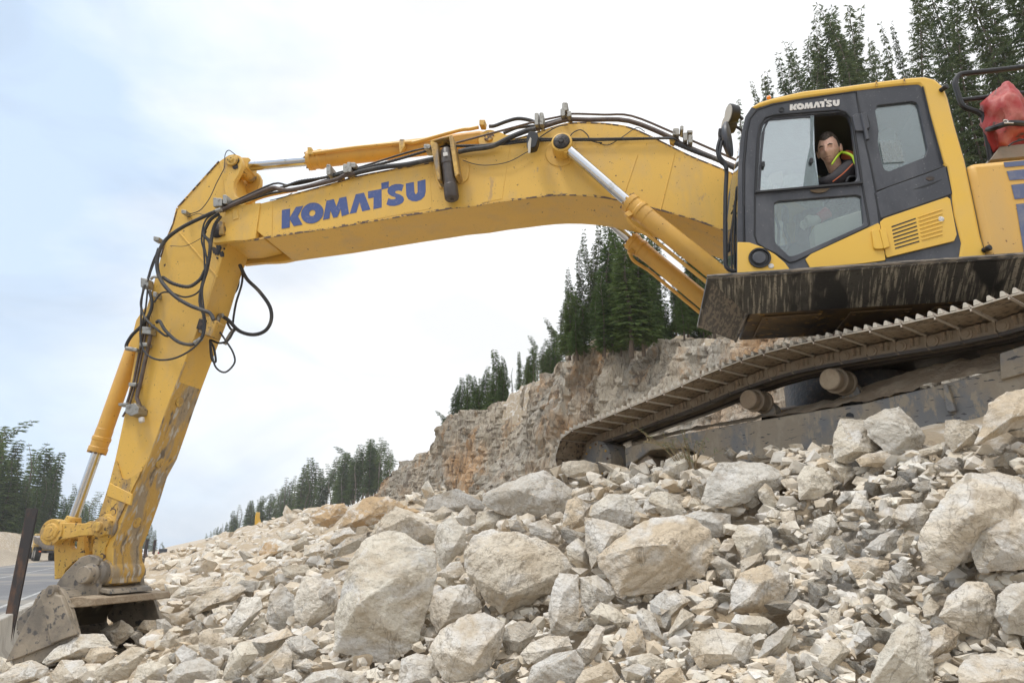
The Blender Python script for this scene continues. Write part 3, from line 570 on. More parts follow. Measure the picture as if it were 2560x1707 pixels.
P('bucket_link', MB().holed(HL, hh, Lt*-.07), M_worn); P('bucket_link', MB().holed([p-Lt*.30 for p in HL], [[p-Lt*.30 for p in q] for q in hh], Lt*-.07), M_worn)
P('link_crossbar', MB().prism(pl([c6(338, 1020), c6(385, 1010), c6(380, 1060), c6(340, 1100)], .15), Lt*-.34), M_worn)
# ---- bucket
BW = .59
prof = [(345, 1245), (325, 1215), (300, 1200), (278, 1203), (270, 1225), (235, 1215), (205, 1250), (185, 1300), (130, 1335), (95, 1370), (92, 1430), (125, 1455), (95, 1530), (60, 1590), (95, 1640), (200, 1610), (300, 1560), (425, 1500), (412, 1450), (380, 1330)]
near = pl([c6(*p) for p in prof], BW)
bk = P('bucket', MB().prism(near, Lt*-.045), M_bucket)
P('side_plate', MB().prism([p-Lt*(2*BW-.045) for p in near], Lt*-.045), M_bucket, bk)
# shell (back), from hinge side round the heel to the lip
shell = pl([c6(*p) for p in [(372, 1310), (340, 1268), (300, 1235), (235, 1222), (200, 1262), (180, 1310), (135, 1345), (102, 1375), (99, 1428), (120, 1470), (70, 1585), (100, 1635), (300, 1600)]], BW-.04)
mb = MB()
for i in range(len(shell)-1):
    a, b = shell[i], shell[i+1]; n = (b-a).cross(Lt).normalized()*.028; mb.prism([a, b, b+n, a+n], Lt*-(2*BW-.08))
P('shell', mb, M_bucket, bk)
cc = pl([c6(*p) for p in [(352, 1300), (330, 1262), (300, 1245), (225, 1235), (120, 1400), (110, 1460), (80, 1590), (200, 1600)]], BW-.05)
inn = MB()
for i in range(len(cc)-1): inn.prism([cc[i], cc[i+1], cc[i+1]+Vector((.004, 0, -.004)), cc[i]+Vector((.004, 0, -.004))], Lt*-(2*BW-.10))
P('inside_lining', inn, M_inner, bk, 0)
P('lip_plate', MB().prism([onl(*c6(378, 1312), BW), onl(*c6(372, 1300), BW), onl(*c6(330, 1262), BW), onl(*c6(330, 1280), BW)], Lt*-2*BW), M_bucket, bk)
P('side_cutter', MB().prism(pl([c6(*p) for p in [(235, 1245), (262, 1225), (275, 1200), (300, 1200), (318, 1240), (345, 1248), (420, 1450), (290, 1500)]], BW), Lt*.05), M_bucket, bk, .01)
P('wear_plate', MB().prism(pl([c6(*p) for p in [(228, 1250), (240, 1268), (300, 1500), (150, 1560), (40, 1600), (120, 1440), (180, 1330)]], BW), Lt*.03), M_bucket, bk, .008)
P('pin_ear', MB().lathe(onl(*c6(290, 1218), BW), Lt, [(-.02, .05), (.06, .05), (.062, .02)], 20), M_bucket, bk)
ear = [(290, 1170), (330, 1120), (380, 1070), (410, 1042), (450, 1030), (485, 1036), (510, 1056), (505, 1085), (470, 1095), (500, 1140), (503, 1190), (500, 1300), (470, 1315), (450, 1270), (420, 1250), (340, 1235), (260, 1225)]
for l in (.32, -.28):
    e0 = pl([c6(*p) for p in ear], .36); e0 = [p+Lt*(l-.36) for p in e0]
    e_ = P('bucket_ear', MB().prism(e0, Lt*-.06), M_bucket, bk, .01)
P('bucket_pin', MB().lathe(onl(*c6(440, 1137), .41), Lt, [(-.78, .085), (-.14, .085), (-.135, .105), (-.08, .105), (-.075, .085), (0, .085), (.008, .075)], 32), M_bucket, bk)
P('arm_tip_boss', MB().lathe(onl(*c6(535, 1125), AL+.02), Lt, [(-.48, .12), (-.46, .135), (-.04, .135), (0, .12)], 32), M_scrape, arm)
P('hinge_spacer', MB().lathe(onl(*c6(500, 1130), .30), Lt, [(-.10, .125), (-.01, .125), (0, .11)], 30), M_bucket, bk)
P('hinge_bridge', MB().prism(pl([c6(*p) for p in [(500, 1225), (500, 1200), (570, 1215), (580, 1240)]], .30), Lt*-.62), M_bucket, bk)
P('crown_plate', MB().prism(pl([c6(*p) for p in [(375, 1312), (345, 1262), (420, 1250), (500, 1262), (505, 1300), (440, 1308)]], .54), Lt*-1.08), M_dirt, bk, .01)

# ---- hoses
def hose(pts, l, r, m=M_hose, cv=c5, name='hose', par=None, n=5, seg=10):
    if isinstance(l, (tuple, list)): P3 = [onl(*cv(*p), l[0]+(l[1]-l[0])*i/(len(pts)-1)) for i, p in enumerate(pts)]
    else: P3 = pl(pts, l, cv)
    return P(name, MB().tube(P3, r, seg, n), m, par or arm, 0)
def ribs(pts, l, r, cv=c5, step=.022):                     # spiral guard rings on a hose
    P3 = catmull(pl(pts, l, cv), 12); mb = MB(); d = 0
    for a, b in zip(P3[:-1], P3[1:]):
        d += (b-a).length
        if d > step: d = 0; mb.lathe(a, b-a, [(0, r*1.0), (.002, r*1.16), (.008, r*1.16), (.010, r)], 9)
    return mb
H2 = [(330, 870), (400, 912), (500, 932), (570, 890), (600, 840), (632, 760), (650, 620), (672, 530), (712, 470)]
H5 = [(190, 1160), (185, 1260), (215, 1360), (300, 1408), (420, 1395), (540, 1325), (602, 1230), (600, 1090), (590, 950), (620, 780), (600, 640), (620, 520), (690, 450)]
H7 = [(850, 760), (850, 900), (810, 1040), (790, 1170), (800, 1210), (740, 1300)]
H9 = [(640, 1280), (655, 1380), (680, 1460), (740, 1490), (800, 1430), (790, 1360), (740, 1280), (690, 1210), (610, 1120)]
hose([(690, 435), (600, 475), (450, 550), (340, 640), (295, 760), (315, 880), (400, 985), (500, 1050), (590, 1085), (640, 1105), (665, 1150)], .50, .0205)
hose(H2, .44, .018); P('spiral_guard', ribs(H2, .44, .018), M_hose, arm, 0)
hose([(290, 1165), (312, 1158), (350, 1220), (430, 1290), (520, 1310), (580, 1275), (603, 1200), (600, 1120), (575, 1030), (590, 920), (625, 800), (640, 650), (600, 590), (640, 500), (700, 455)], (.36, .46), .018)
hose([(275, 1035), (310, 985), (340, 968), (390, 972), (480, 1000), (570, 960), (603, 850), (600, 700), (585, 620), (610, 500), (690, 440)], .38, .0095)
hose(H5, .45, .0095); P('spiral_guard', ribs(H5, .45, .0095, step=.016), M_hose, arm, 0)
hose([(835, 790), (880, 880), (960, 960), (1030, 1060), (1040, 1150), (1000, 1220), (920, 1245), (830, 1220), (760, 1150), (710, 1120)], -.05, .0205)
hose(H7, -.20, .012); P('spiral_guard', ribs(H7, -.20, .012, step=.018), M_hose, arm, 0)
hose([(825, 830), (825, 920), (795, 980), (740, 1020), (725, 1090), (770, 1200), (800, 1215)], -.25, .013)
hose(H9, .10, .0095); P('spiral_guard', ribs(H9, .10, .0095, step=.016), M_hose, arm, 0)
hose([(640, 1285), (650, 1400), (678, 1420), (665, 1330), (640, 1280), (700, 1300), (760, 1280), (800, 1210)], .05, .012)
hose([(330, 640), (270, 760), (228, 895)], .30, .009); hose([(335, 645), (290, 740), (255, 830), (232, 900)], .33, .009); hose([(300, 680), (262, 800), (245, 870)], .28, .008)
hose([(215, 920), (195, 1000), (190, 1060), (220, 1140), (330, 1240), (365, 1255)], .33, .0125)
hose([(245, 960), (262, 1040), (245, 1110), (200, 1180), (130, 1250), (95, 1310), (100, 1335), (135, 1340)], .28, .018)
hose([(235, 920), (225, 1030), (215, 1100), (190, 1200), (185, 1300)], .30, .010); hose([(205, 930), (192, 1050), (188, 1180)], .31, .010)
hose([(805, 70), (762, 42), (738, 75), (735, 150), (712, 200), (680, 262), (640, 350), (590, 420), (550, 446), (505, 458)], .26, .005)
hose([(490, 480), (560, 455), (600, 462), (690, 440)], .26, .004); hose([(380, 665), (470, 668), (540, 640), (600, 600), (620, 570)], .26, .0035)
# pipes, blocks on the arm
P('steel_pipe', MB().tube([onl(*c5(268, 1180), .27), onl(*c5(185, 1560), .27), onl(*c6(735, 150), .27), onl(*c6(725, 200), .28), onl(*c6(742, 245), .28)], .021, 10), M_pipe, arm, 0)
P('steel_pipe', MB().tube([onl(*c5(225, 1130), .24), onl(*c5(140, 1560), .24), onl(*c6(672, 230), .24)], .014, 10), M_pipe, arm, 0)
P('steel_pipe', MB().tube([onl(*c5(242, 1130), .25), onl(*c5(158, 1560), .25), onl(*c6(685, 240), .25), onl(*c6(650, 300), .25)], .011, 10), M_pipe, arm, 0)
vb = MB()
for (x, y, sx_, sy_) in ((248, 925, 26, 34), (262, 1232, 30, 26), (240, 1322, 25, 14), (322, 640, 18, 16), (500, 465, 16, 14), (182, 1355, 16, 12), (315, 1000, 12, 20)):
    vb.prism(pl([(x-sx_, y-sy_), (x+sx_, y-sy_*.7), (x+sx_*.9, y+sy_), (x-sx_, y+sy_*.8)], .22, c5), Lt*.09)
PE('pipe_block', vb, M_fit, arm)
PE('pipe_block', MB().prism(rnd(pl([c6(715, 250), c6(765, 240), c6(785, 265), c6(780, 295), c6(740, 310), c6(712, 290)], .21), .15), Lt*.14).prism(pl([c6(715, 130), c6(755, 130), c6(750, 150), c6(715, 148)], .21), Lt*.1).prism(pl([c6(655, 235), c6(705, 232), c6(702, 250), c6(655, 250)], .21), Lt*.08), M_fit, arm)
P('drain_cap', MB().lathe(onl(*c6(750, 305), .30), onl(*c6(752, 325), .30)-onl(*c6(750, 305), .30), [(0, .03), (.05, .028), (.052, .015)], 16), M_wht, arm)
# perforated valve block on the arm's inner side
P('valve_block', MB().prism(pl([c5(655, 1160), c5(690, 1155), c5(742, 1190), c5(705, 1285), c5(620, 1255)], .05), Lt*.16), M_worn, arm)
P('valve_block', MB().prism(pl([c5(590, 1150), c5(640, 1160), c5(620, 1230), c5(570, 1215)], .16), Lt*.06), M_blk, arm)
PE('hose_elbow', MB().tube(pl([(690, 1160), (700, 1125), (725, 1120)], -.02, c5), .026, 10, 3).tube(pl([(735, 1310), (775, 1240), (800, 1212)], -.05, c5), .022, 10, 2).tube(pl([(540, 1300), (585, 1270)], .40, c5), .024, 10), M_fit, arm, 0)
PE('hose_elbow', MB().tube(pl([(252, 885), (275, 868), (335, 875)], .40, c5), .015, 10, 3).tube(pl([(680, 440), (715, 428)], .50, c5), .025, 10).tube(pl([(95, 1335), (140, 1342)], .29, c5), .024, 10), M_fit, arm, 0)
# pipes and hoses along the boom top
def bh(pts, l, r, m=M_hose, cv=c3b, name='hose', n=4): return hose(pts, l, r, m, cv, name, boom, n)
bh([(30, 955), (150, 900), (470, 757), (560, 757), (680, 765), (1050, 680), (1140, 640), (1240, 618)], .38, .023, M_pipe, c4b, 'steel_pipe')
bh([(1240, 618), (1310, 600), (1500, 562), (1700, 540), (1950, 488)], .38, .026, M_hose, c4b)
bh([(50, 900), (200, 850), (510, 712), (650, 725), (850, 690), (1100, 610), (1300, 560), (1700, 435), (1900, 388), (1960, 378), (2352, 380)], .33, .011, M_hose, c4b)
q3 = [(30, 925), (250, 850), (600, 740), (750, 690), (900, 668), (1050, 640), (1250, 590), (1600, 500), (1940, 400)]
bh(q3, .35, .015, M_hose, c4b); P('spiral_guard', ribs(q3, .35, .015, c4b), M_hose, boom, 0)
bh([(60, 945), (260, 870), (480, 800), (700, 760), (1050, 660), (1240, 600)], .28, .013, M_hose, c4b)
bh([(230, 905), (420, 830), (600, 790), (720, 770)], .20, .016, M_orange, c4b, 'oil_pipe')
bh([(185, 392), (260, 376), (420, 352), (550, 290), (660, 246), (725, 232)], .40, .027)
bh([(725, 232), (790, 213), (900, 178), (970, 165), (1100, 168), (1380, 176), (1690, 300), (1760, 345), (2140, 505), (2300, 570)], .32, .024, M_pipe, c3b, 'steel_pipe')
bh([(160, 332), (500, 240), (720, 182), (920, 140), (980, 126), (1200, 132), (1400, 141), (1700, 262), (2000, 392), (2200, 480)], .26, .0115, M_pipe, c3b, 'steel_pipe')
q5 = [(-20, 355), (200, 350), (450, 342), (660, 320), (850, 310), (1200, 308), (1640, 296), (1710, 305)]
bh(q5, .37, .0135); P('spiral_guard', ribs(q5, .37, .0135, c3b), M_hose, boom, 0)
bh([(300, 352), (500, 325), (690, 300), (860, 300), (1100, 300), (1500, 296), (1700, 300)], .38, .009)
q6 = [(1700, 330), (1830, 385), (2000, 450), (2140, 520)]
bh(q6, .34, .020); P('spiral_guard', ribs(q6, .34, .020, c3b), M_hose, boom, 0)
bh([(400, 214), (440, 210), (520, 180), (600, 160), (680, 170), (730, 190)], .15, .020); bh([(500, 262), (600, 222), (720, 212)], .20, .018); bh([(770, 200), (900, 165), (960, 150)], .2, .016)
bh([(960, 298), (985, 260), (1040, 238), (1085, 270), (1110, 310), (1150, 325), (1190, 328)], .36, .006); bh([(740, 302), (800, 260), (880, 215), (950, 203)], .36, .006); bh([(1150, 322), (1230, 345), (1330, 290), (1430, 224), (1490, 250)], .35, .0045); bh([(215, 450), (300, 478), (400, 485), (540, 460), (680, 385)], .37, .0045)
bh([(680, 795), (620, 825), (480, 860)], .36, .0045, M_hose, c4b)
clamps = MB()
for (x, y, sx_, sy_) in ((940, 125, 20, 28), (925, 165, 16, 26), (968, 175, 14, 20), (745, 210, 14, 42), (778, 208, 14, 42), (1705, 300, 22, 24), (1745, 275, 12, 16), (1770, 335, 15, 28), (1805, 350, 15, 28), (1800, 300, 20, 10)):
    clamps.prism(rnd(pl([(x-sx_, y-sy_), (x+sx_, y-sy_), (x+sx_, y+sy_), (x-sx_, y+sy_)], .27, c3b), .25, 2), Lt*.13)
for (x, y, sx_, sy_) in ((1053, 645, 18, 46), (1200, 635, 20, 38), (1235, 625, 20, 44), (1270, 605, 22, 22), (145, 905, 18, 40), (95, 930, 26, 36), (60, 930, 16, 40), (1915, 445, 28, 20)):
    clamps.prism(rnd(pl([(x-sx_, y-sy_), (x+sx_, y-sy_), (x+sx_, y+sy_), (x-sx_, y+sy_)], .27, c4b), .25, 2), Lt*.15)
PE('pipe_clamp', clamps, M_fit, boom)
PE('pipe_clamp_foot', MB().prism(pl([(1070, 670), (1150, 650), (1155, 690), (1120, 705), (1090, 695)], .27, c4b), Lt*.06).prism(pl([(1660, 310), (1700, 315), (1705, 345), (1690, 358), (1665, 345)], .29, c3b), Lt*.06).prism(pl([(960, 150), (985, 160), (985, 200), (960, 195)], .27, c3b), Lt*.03), M_worn, boom)
# ================================================================== UPPER FRAME, CAB
CL, CR = 1.35, .36
Apt = onl(1768, 692, 1.56); Bpt = onl(1868, 783, 1.22); 
sB, zB = sh(Bpt); sA, zA = sh(Apt); Cpt = W(sB, .45, zB); Dpt = W(sA, .36, zA-.01); sC, zC = sB, zB; print('CD', proj(Cpt), proj(Dpt))
SE = -4.2                                                   # rear end of the machine (s)
Ar, Br, Cr = W(SE, 1.56, zA), W(SE, 1.22, zB), W(SE, 1.22, zC)
P('deck_side_skirt', MB().prism([Apt, Ar, Br, Bpt], Lt*-.012-Zu*.004), M_deck, bevel=0)
P('deck_front_corner', MB().prism([Apt, Bpt, Cpt, Dpt], -F*.012-Lt*.01), M_tread, bevel=0)
P('deck_plate', MB().prism([Apt+Zu*.004, Ar+Zu*.004, W(SE, .36, zA+.004), W(sA, .36, zA+.004)], Zu*-.025), M_deck, bevel=0)
P('deck_rim', MB().tube([Apt-Lt*.012, Ar-Lt*.012], .022, 8), M_tread, bevel=0)
P('deck_rim', MB().tube([Bpt, Cpt], .012, 8), M_tread, bevel=0)
P('belly_plate', MB().prism([W(sB-.03, .46, zB+.004), W(sB-.03, 1.20, zB+.004), W(SE, 1.20, zB+.004), W(SE, .46, zB+.004)], Zu*.1), M_belly, bevel=.01); P('centre_frame', MB().prism([W(sB-1.2, -1.2, zB-.02), W(sB-1.2, .455, zB-.02), W(SE, .455, zB-.02), W(SE, -1.2, zB-.02)], Zu*(zA-zB-.04)), M_belly, bevel=.02)
bp = MB()
for s_ in (sC-.35, sC-1.0, sC-1.6):
    bp.box(W(s_, .84, zC-.006), F*.22, Lt*.28, Zu*.008)
    for a in (-.19, .19):
        for b in (-.24, .24): bp.lathe(W(s_+a, .84+b, zC-.014), -Zu, [(0, .018), (.012, .016)], 6)
PE('belly_hatch', bp, M_belly)
P('swing_ring', MB().lathe(W(-.75, -.1, zB-.18), Zu, [(0, .72), (.17, .74)], 48), M_blk)
# engine housing behind the cab
hz1 = [c1(1787, 690), c1(1812, 800), c1(1850, 980), c1(1890, 1160), c1(1938, 1400), c1(1945, 1480)]
hp = pl(hz1, 1.38); s_top = sh(hp[0])[1]
hous = hp+[W(SE+.3, 1.38, hp[-1].z), W(SE, 1.38, hp[-1].z+.2), W(SE, 1.38, s_top-.06), W(SE+.1, 1.38, s_top)]
P('engine_housing', MB().prism(hous, Lt*-2.7), mat('faded_yellow_housing', (.66, .385, .085), .45, mix=[(2, .42, .7, (.56, .36, .13), (1, 1, .4), 6), (30, .68, .72, (.2, .1, .04), o3, 3)]), bevel=.05)
for q in ([(2040, 690), (2184, 676), (2300, 665), (2300, 700), (2184, 712), (2050, 724)], [(2062, 752), (2300, 726), (2300, 800), (2082, 815)], [(2094, 848), (2300, 825), (2300, 930), (2118, 948)], [(2128, 982), (2300, 965), (2300, 1320), (2184, 1330)]):
    P('side_stripe', MB().prism(pl([c1(*p) for p in q], 1.383), Lt*.002), M_stripe, bevel=0)
# guard rail
PE('guard_rail', MB().tube(pl([(2600, -30), (2184, 22), (1900, 55), (1790, 66), (1730, 80), (1702, 130), (1715, 190), (1745, 275), (1775, 308), (1850, 335), (1895, 365), (1912, 420), (1930, 540), (1955, 680)], 1.05, c1), .022, 10, 4).tube(pl([(1745, 255), (1930, 233), (2600, 160)], 1.05, c1), .020, 10), M_trim, bevel=0)
P('rail_foot_plate', MB().prism(pl([(1948, 672), (2015, 578), (2300, 545), (2300, 640)], 1.12, c1), Lt*-.5), M_link)
# ---- cab shell
outer = [(175, 1540), (178, 1250), (184, 760), (200, 520), (232, 370), (275, 305), (330, 268), (420, 240), (640, 190), (900, 160), (1150, 125), (1400, 95), (1490, 90), (1560, 108), (1620, 160), (1652, 240), (1700, 430), (1770, 670), (1830, 950), (1880, 1200), (1940, 1400), (1950, 1500)]
doorp = [(212, 1500), (224, 1250), (220, 1000), (222, 700), (240, 480), (262, 385), (310, 325), (430, 285), (660, 245), (1010, 195), (1020, 260), (1040, 380), (1070, 520), (1110, 700), (1150, 900), (1175, 1110), (1212, 1375), (1225, 1480)]
H1 = [(318, 890), (330, 700), (345, 480), (365, 410), (430, 370), (900, 338), (950, 355), (975, 420), (1000, 620), (1022, 825)]
H2w = [(435, 975), (460, 960), (1010, 915), (1045, 928), (1062, 1110), (1050, 1132), (580, 1342), (540, 1345), (440, 1250)]
H3 = [(1142, 330), (1158, 290), (1400, 262), (1432, 272), (1448, 305), (1510, 595), (1492, 652), (1240, 752), (1208, 742), (1188, 690), (1160, 545), (1166, 460)]
cab = P('cab', MB().holed(pl(outer, CL, c1), [pl(doorp, CL, c1), rnd(pl(H3, CL, c1), .2)], Lt*-.045), M_cab, bevel=.004)
door = P('cab_door', MB().holed([p+Lt*.006 for p in pl([(x+(8 if x < 700 else -6), y) for x, y in doorp], CL, c1)], [rnd(pl(H1, CL, c1), .2), rnd(pl(H2w, CL, c1), .2)], Lt*-.045), M_cab, cab, .004)
roofb = [(272, 300), (330, 266), (420, 238), (640, 188), (900, 158), (1150, 123), (1400, 93), (1490, 88), (1562, 106), (1622, 158), (1654, 238), (1702, 430), (1772, 670), (1832, 950), (1882, 1200), (1942, 1400), (1950, 1490), (1715, 1500), (1722, 1400), (1745, 1250), (1692, 1050), (1676, 900), (1642, 722), (1616, 700), (1570, 520), (1520, 350), (1476, 165), (1450, 140), (1300, 150), (1020, 183), (900, 200), (640, 236), (420, 274), (310, 310)]
P('roof_rail', MB().prism(pl(roofb, CL+.012, c1), Lt*-.09), M_yel2, cab, .018)
def strip_shell(pxs, th, l0, l1, inward):                  # a bent sheet running across the cab
    p = pl(pxs, l0, c1); mb = MB(); n = len(p); off = []
    for i in range(n):
        t = (p[min(i+1, n-1)]-p[max(i-1, 0)]).normalized(); off.append(t.cross(Lt).normalized()*(th*inward))
    poly = p+[p[i]+off[i] for i in range(n-1, -1, -1)]
    return mb.prism(poly, Lt*(l1-l0))
topl = outer[4:17]
P('roof', strip_shell([(230, 378)]+outer[5:15], .07, CL-.03, CR, 1), M_yel2, cab, .01)
P('roof_lining', strip_shell([(262, 400), (300, 345), (430, 300), (900, 215), (1400, 160), (1500, 170)], .02, CL-.05, CR+.04, 1), M_in, cab, 0)
P('rear_wall', strip_shell([(1610, 700), (1700, 960), (1760, 1200), (1800, 1480)], .05, CL-.04, CR, 1), M_cab, cab)
P('rear_wall_lining', MB().prism(pl([(1490, 640), (1560, 900), (1600, 1300), (1580, 1300), (1530, 900), (1470, 640)], CL-.06, c1), Lt*-(CL-CR-.1)), M_in, cab, 0)
far_o = [(178, 1540), (182, 1250), (186, 760), (202, 520), (234, 372), (278, 310), (340, 275), (640, 200), (1150, 135), (1480, 100), (1600, 165), (1700, 440), (1830, 960), (1900, 1500)]
fh = [[(250, 1000), (262, 560), (300, 400), (880, 330), (960, 360), (1010, 840)], [(1120, 330), (1180, 300), (1440, 270), (1560, 760), (1230, 860)], [(240, 1060), (900, 1010), (930, 1180), (500, 1380), (250, 1300)]]
P('far_side_wall', MB().holed([p-Lt*(CL-CR) for p in pl(far_o, CL, c1)], [[p-Lt*(CL-CR) for p in rnd(pl(h, CL, c1), .15)] for h in fh], Lt*.04), M_cab, cab)
for h in fh: P('far_window', MB().prism([p-Lt*(CL-CR-.01) for p in pl(h, CL, c1)], Lt*.006), M_gl3, cab, 0)
P('windshield', MB().prism(pl([(186, 1440), (186, 760), (204, 520), (230, 400), (236, 404), (210, 522), (192, 760), (192, 1440)], CL-.05, c1), Lt*-(CL-CR-.1)), M_gl3, cab, 0)
P('rear_window', MB().prism(pl([(1500, 180), (1600, 640), (1606, 638), (1506, 178)], CL-.05, c1), Lt*-(CL-CR-.1)), M_gl3, cab, 0)
P('cab_floor', MB().prism(pl([(190, 1420), (1900, 1330), (1900, 1400), (190, 1480)], CL-.05, c1), Lt*-(CL-CR-.08)), M_in, cab, 0)
P('corner_window', MB().prism(rnd(pl(H3, CL-.02, c1), .2), Lt*-.006), M_glass2, cab, 0)
# sliding panes: fixed one forward, the other slid over it leaves the rear half open
P('sliding_pane', MB().prism(pl([(316, 888), (345, 480), (365, 410), (430, 368), (712, 350), (718, 600), (748, 852)], CL-.018, c1), Lt*-.006), M_glass, door, 0)
P('pane_frame', MB().prism(pl([(672, 362), (716, 355), (706, 560), (722, 700), (748, 852), (640, 860), (660, 700), (690, 560), (690, 380)], CL-.012, c1), Lt*-.005), glass_mat('tinted_pane_edge', .08, .35, (.16, .19, .2)), door, 0)
P('pane_frame', MB().prism(pl([(318, 890), (348, 480), (380, 400), (440, 372), (690, 352), (690, 376), (640, 374), (400, 395), (372, 450), (352, 640), (338, 890)], CL-.012, c1), Lt*-.005), M_cab, door, 0)
for q in ((355, 710), (692, 685)): P('pane_latch', MB().prism(rnd(pl([(q[0]-12, q[1]-18), (q[0]+12, q[1]-22), (q[0]+14, q[1]+16), (q[0]-10, q[1]+20)], CL-.008, c1), .4), Lt*.02), M_trim, door, .003)
P('lower_pane', MB().prism(rnd(pl(H2w, CL-.02, c1), .2), Lt*-.006), M_glass2, door, 0)
# seams, trims
def seam(pts, r=.007, l=CL+.004, par=door, n=0): return P('rubber_seal', MB().tube(pl(pts, l, c1), r, 6, n), M_trim, par, 0)
seam([(302, 908), (312, 700), (322, 520), (336, 430), (370, 378), (430, 358), (650, 340), (880, 322), (935, 338), (972, 375), (990, 440), (1015, 600), (1050, 838)], .009)
P('window_sill', MB().prism(pl([(302, 895), (1050, 828), (1054, 845), (304, 910)], CL+.006, c1), Lt*.02), M_trim, door, .004)
seam(doorp[1:], .006, CL+.007); seam([(300, 912), (298, 1200), (318, 1255), (370, 1290), (440, 1322), (500, 1362), (540, 1388), (580, 1382), (1085, 1140), (1100, 1122), (1052, 850)], .007)
seam([(222, 1000), (222, 700), (242, 478), (264, 384), (312, 322), (345, 308)], .010)
seam([(1150, 890), (1230, 862), (1380, 808), (1500, 765), (1625, 718)], .006, par=cab); seam([(1140, 905), (1160, 1010), (1176, 1092), (1300, 1050), (1640, 933)], .006, par=cab); seam([(1640, 720), (1676, 905), (1660, 935)], .006, par=cab); seam([(1475, 160), (1520, 350), (1616, 700)], .006, CL+.014, par=cab)
P('quarter_panel', MB().prism(pl([(1142, 908), (1230, 868), (1380, 815), (1500, 772), (1632, 722), (1674, 912), (1640, 928), (1300, 1044), (1178, 1085)], CL+.002, c1), Lt*.010), M_cab, cab, .008)
# yellow panels
P('front_corner_panel', MB().prism(pl([(176, 1540), (178, 1250), (260, 1252), (350, 1285), (440, 1335), (510, 1395), (550, 1450), (560, 1540)], CL+.002, c1), Lt*.012), M_yel2, cab, .006)
P('lower_door_panel', MB().prism(rnd(pl([(652, 1370), (690, 1335), (1160, 1118), (1172, 1130), (1208, 1350), (1210, 1378), (1050, 1400), (900, 1412), (690, 1440)], CL+.003, c1), .08), Lt*.012), M_yel2, door, .004)
lp = P('louvre_panel', MB().prism(rnd(pl([(1172, 1112), (1200, 1088), (1640, 938), (1662, 952), (1708, 1200), (1690, 1245), (1222, 1360), (1212, 1340)], CL+.003, c1), .12), Lt*.016), M_yel2, cab, .006)
mb = MB(); m2 = MB()
for k in range(7):
    y = 1142+k*25; x = 1255+k*4.2
    mb.prism(rnd(pl([(x, y-5), (x+170, y-64+k*1.5), (x+172, y-56+k*1.5), (x+2, y+4)], CL+.0192, c1), .3, 2), Lt*.002)
    m2.prism(rnd(pl([(x+185, y-72+k*1.5), (x+355-k*4, y-128+k*4), (x+357-k*4, y-120+k*4), (x+187, y-64+k*1.5)], CL+.019, c1), .3, 2), Lt*.006)
PE('louvre_slot', mb, M_trim, lp, 0); PE('pressed_rib', m2, M_yel2, lp, .002)
P('panel_lock', MB().lathe(onl(*c1(1603, 1087), CL+.018), Lt, [(0, .022), (.006, .021), (.008, .008)], 20), M_wht, lp); P('panel_lock', MB().lathe(onl(*c1(413, 1415), CL+.013), Lt, [(0, .022), (.006, .021), (.008, .008)], 20), M_wht, cab)
# hinges, recess, handle slot
hg = P('door_hinge', MB().prism(rnd(pl([(978, 375), (1000, 358), (1040, 356), (1062, 478), (1000, 478)], CL+.008, c1), .25), Lt*.018), M_cab, door, .004)
P('hinge_leaf', MB().prism(pl([(1034, 358), (1072, 352), (1098, 455), (1062, 478)], CL+.010, c1), Lt*.028).lathe(onl(*c1(1048, 350), CL+.03), onl(*c1(1078, 480), CL+.03)-onl(*c1(1048, 350), CL+.03), [(0, .014), (.24, .014)], 10), M_cab, hg, .003)
P('hinge_recess', MB().prism(rnd(pl([(1040, 335), (1085, 360), (1105, 420), (1100, 465), (1075, 490), (1066, 480), (1085, 440), (1070, 370)], CL+.003, c1), .3), Lt*.008), M_trim, hg, 0)
hg = P('door_hinge', MB().prism(rnd(pl([(1113, 1175), (1125, 1165), (1165, 1163), (1200, 1300), (1140, 1302), (1128, 1290)], CL+.016, c1), .25), Lt*.018), M_yel2, door, .004)
P('hinge_leaf', MB().prism(pl([(1168, 1165), (1210, 1160), (1240, 1285), (1198, 1300)], CL+.018, c1), Lt*.02), M_yel2, hg, .003)
P('door_handle', MB().prism(rnd(pl([(1498, 795), (1530, 785), (1558, 795), (1555, 812), (1515, 818), (1498, 808)], CL+.013, c1), .4), Lt*.003), M_blk, cab, 0)
P('handle_groove', MB().prism(pl([(1410, 878), (1500, 845), (1610, 808), (1560, 835), (1480, 865)], CL+.0125, c1), Lt*.002), M_trim, cab, 0)
P('sill_grip', MB().prism(rnd(pl([(680, 885), (830, 868), (800, 895), (750, 905), (705, 900)], CL+.008, c1), .4), Lt*.004), M_belly, door, 0)
P('roof_plug', MB().lathe(onl(*c1(487, 322), CL+.006), Lt, [(0, .022), (.004, .022), (.004, .016), (.001, .015)], 24), M_trim, cab, 0)
P('front_lamp', MB().lathe(onl(*c1(333, 1360), CL+.013), Lt, [(0, .083), (.015, .083), (.015, .070), (.004, .066)], 36).prism(circ(onl(*c1(333, 1360), CL+.018), .062, F, Zu, 24), Lt*.004), M_trim, cab, 0)
P('front_lamp_lens', MB().prism(circ(onl(*c1(330, 1358), CL+.024), .050, F, Zu, 24), Lt*.01), M_cab, cab, .005)
for q in ((1600, 188), (1897, 1306)): P('rubber_stop', MB().lathe(onl(*c1(*q), CL+.012), Lt-F*.5, [(0, .02), (.03, .018), (.035, .022), (.06, .022)], 14), M_trim, cab)
for q in ((1150, 132), (1345, 112)): P('roof_clip', MB().tube([onl(*c1(q[0], q[1]-10), CL+.02), onl(*c1(q[0]+3, q[1]+28), CL+.02)], .006), M_chip, cab, 0)
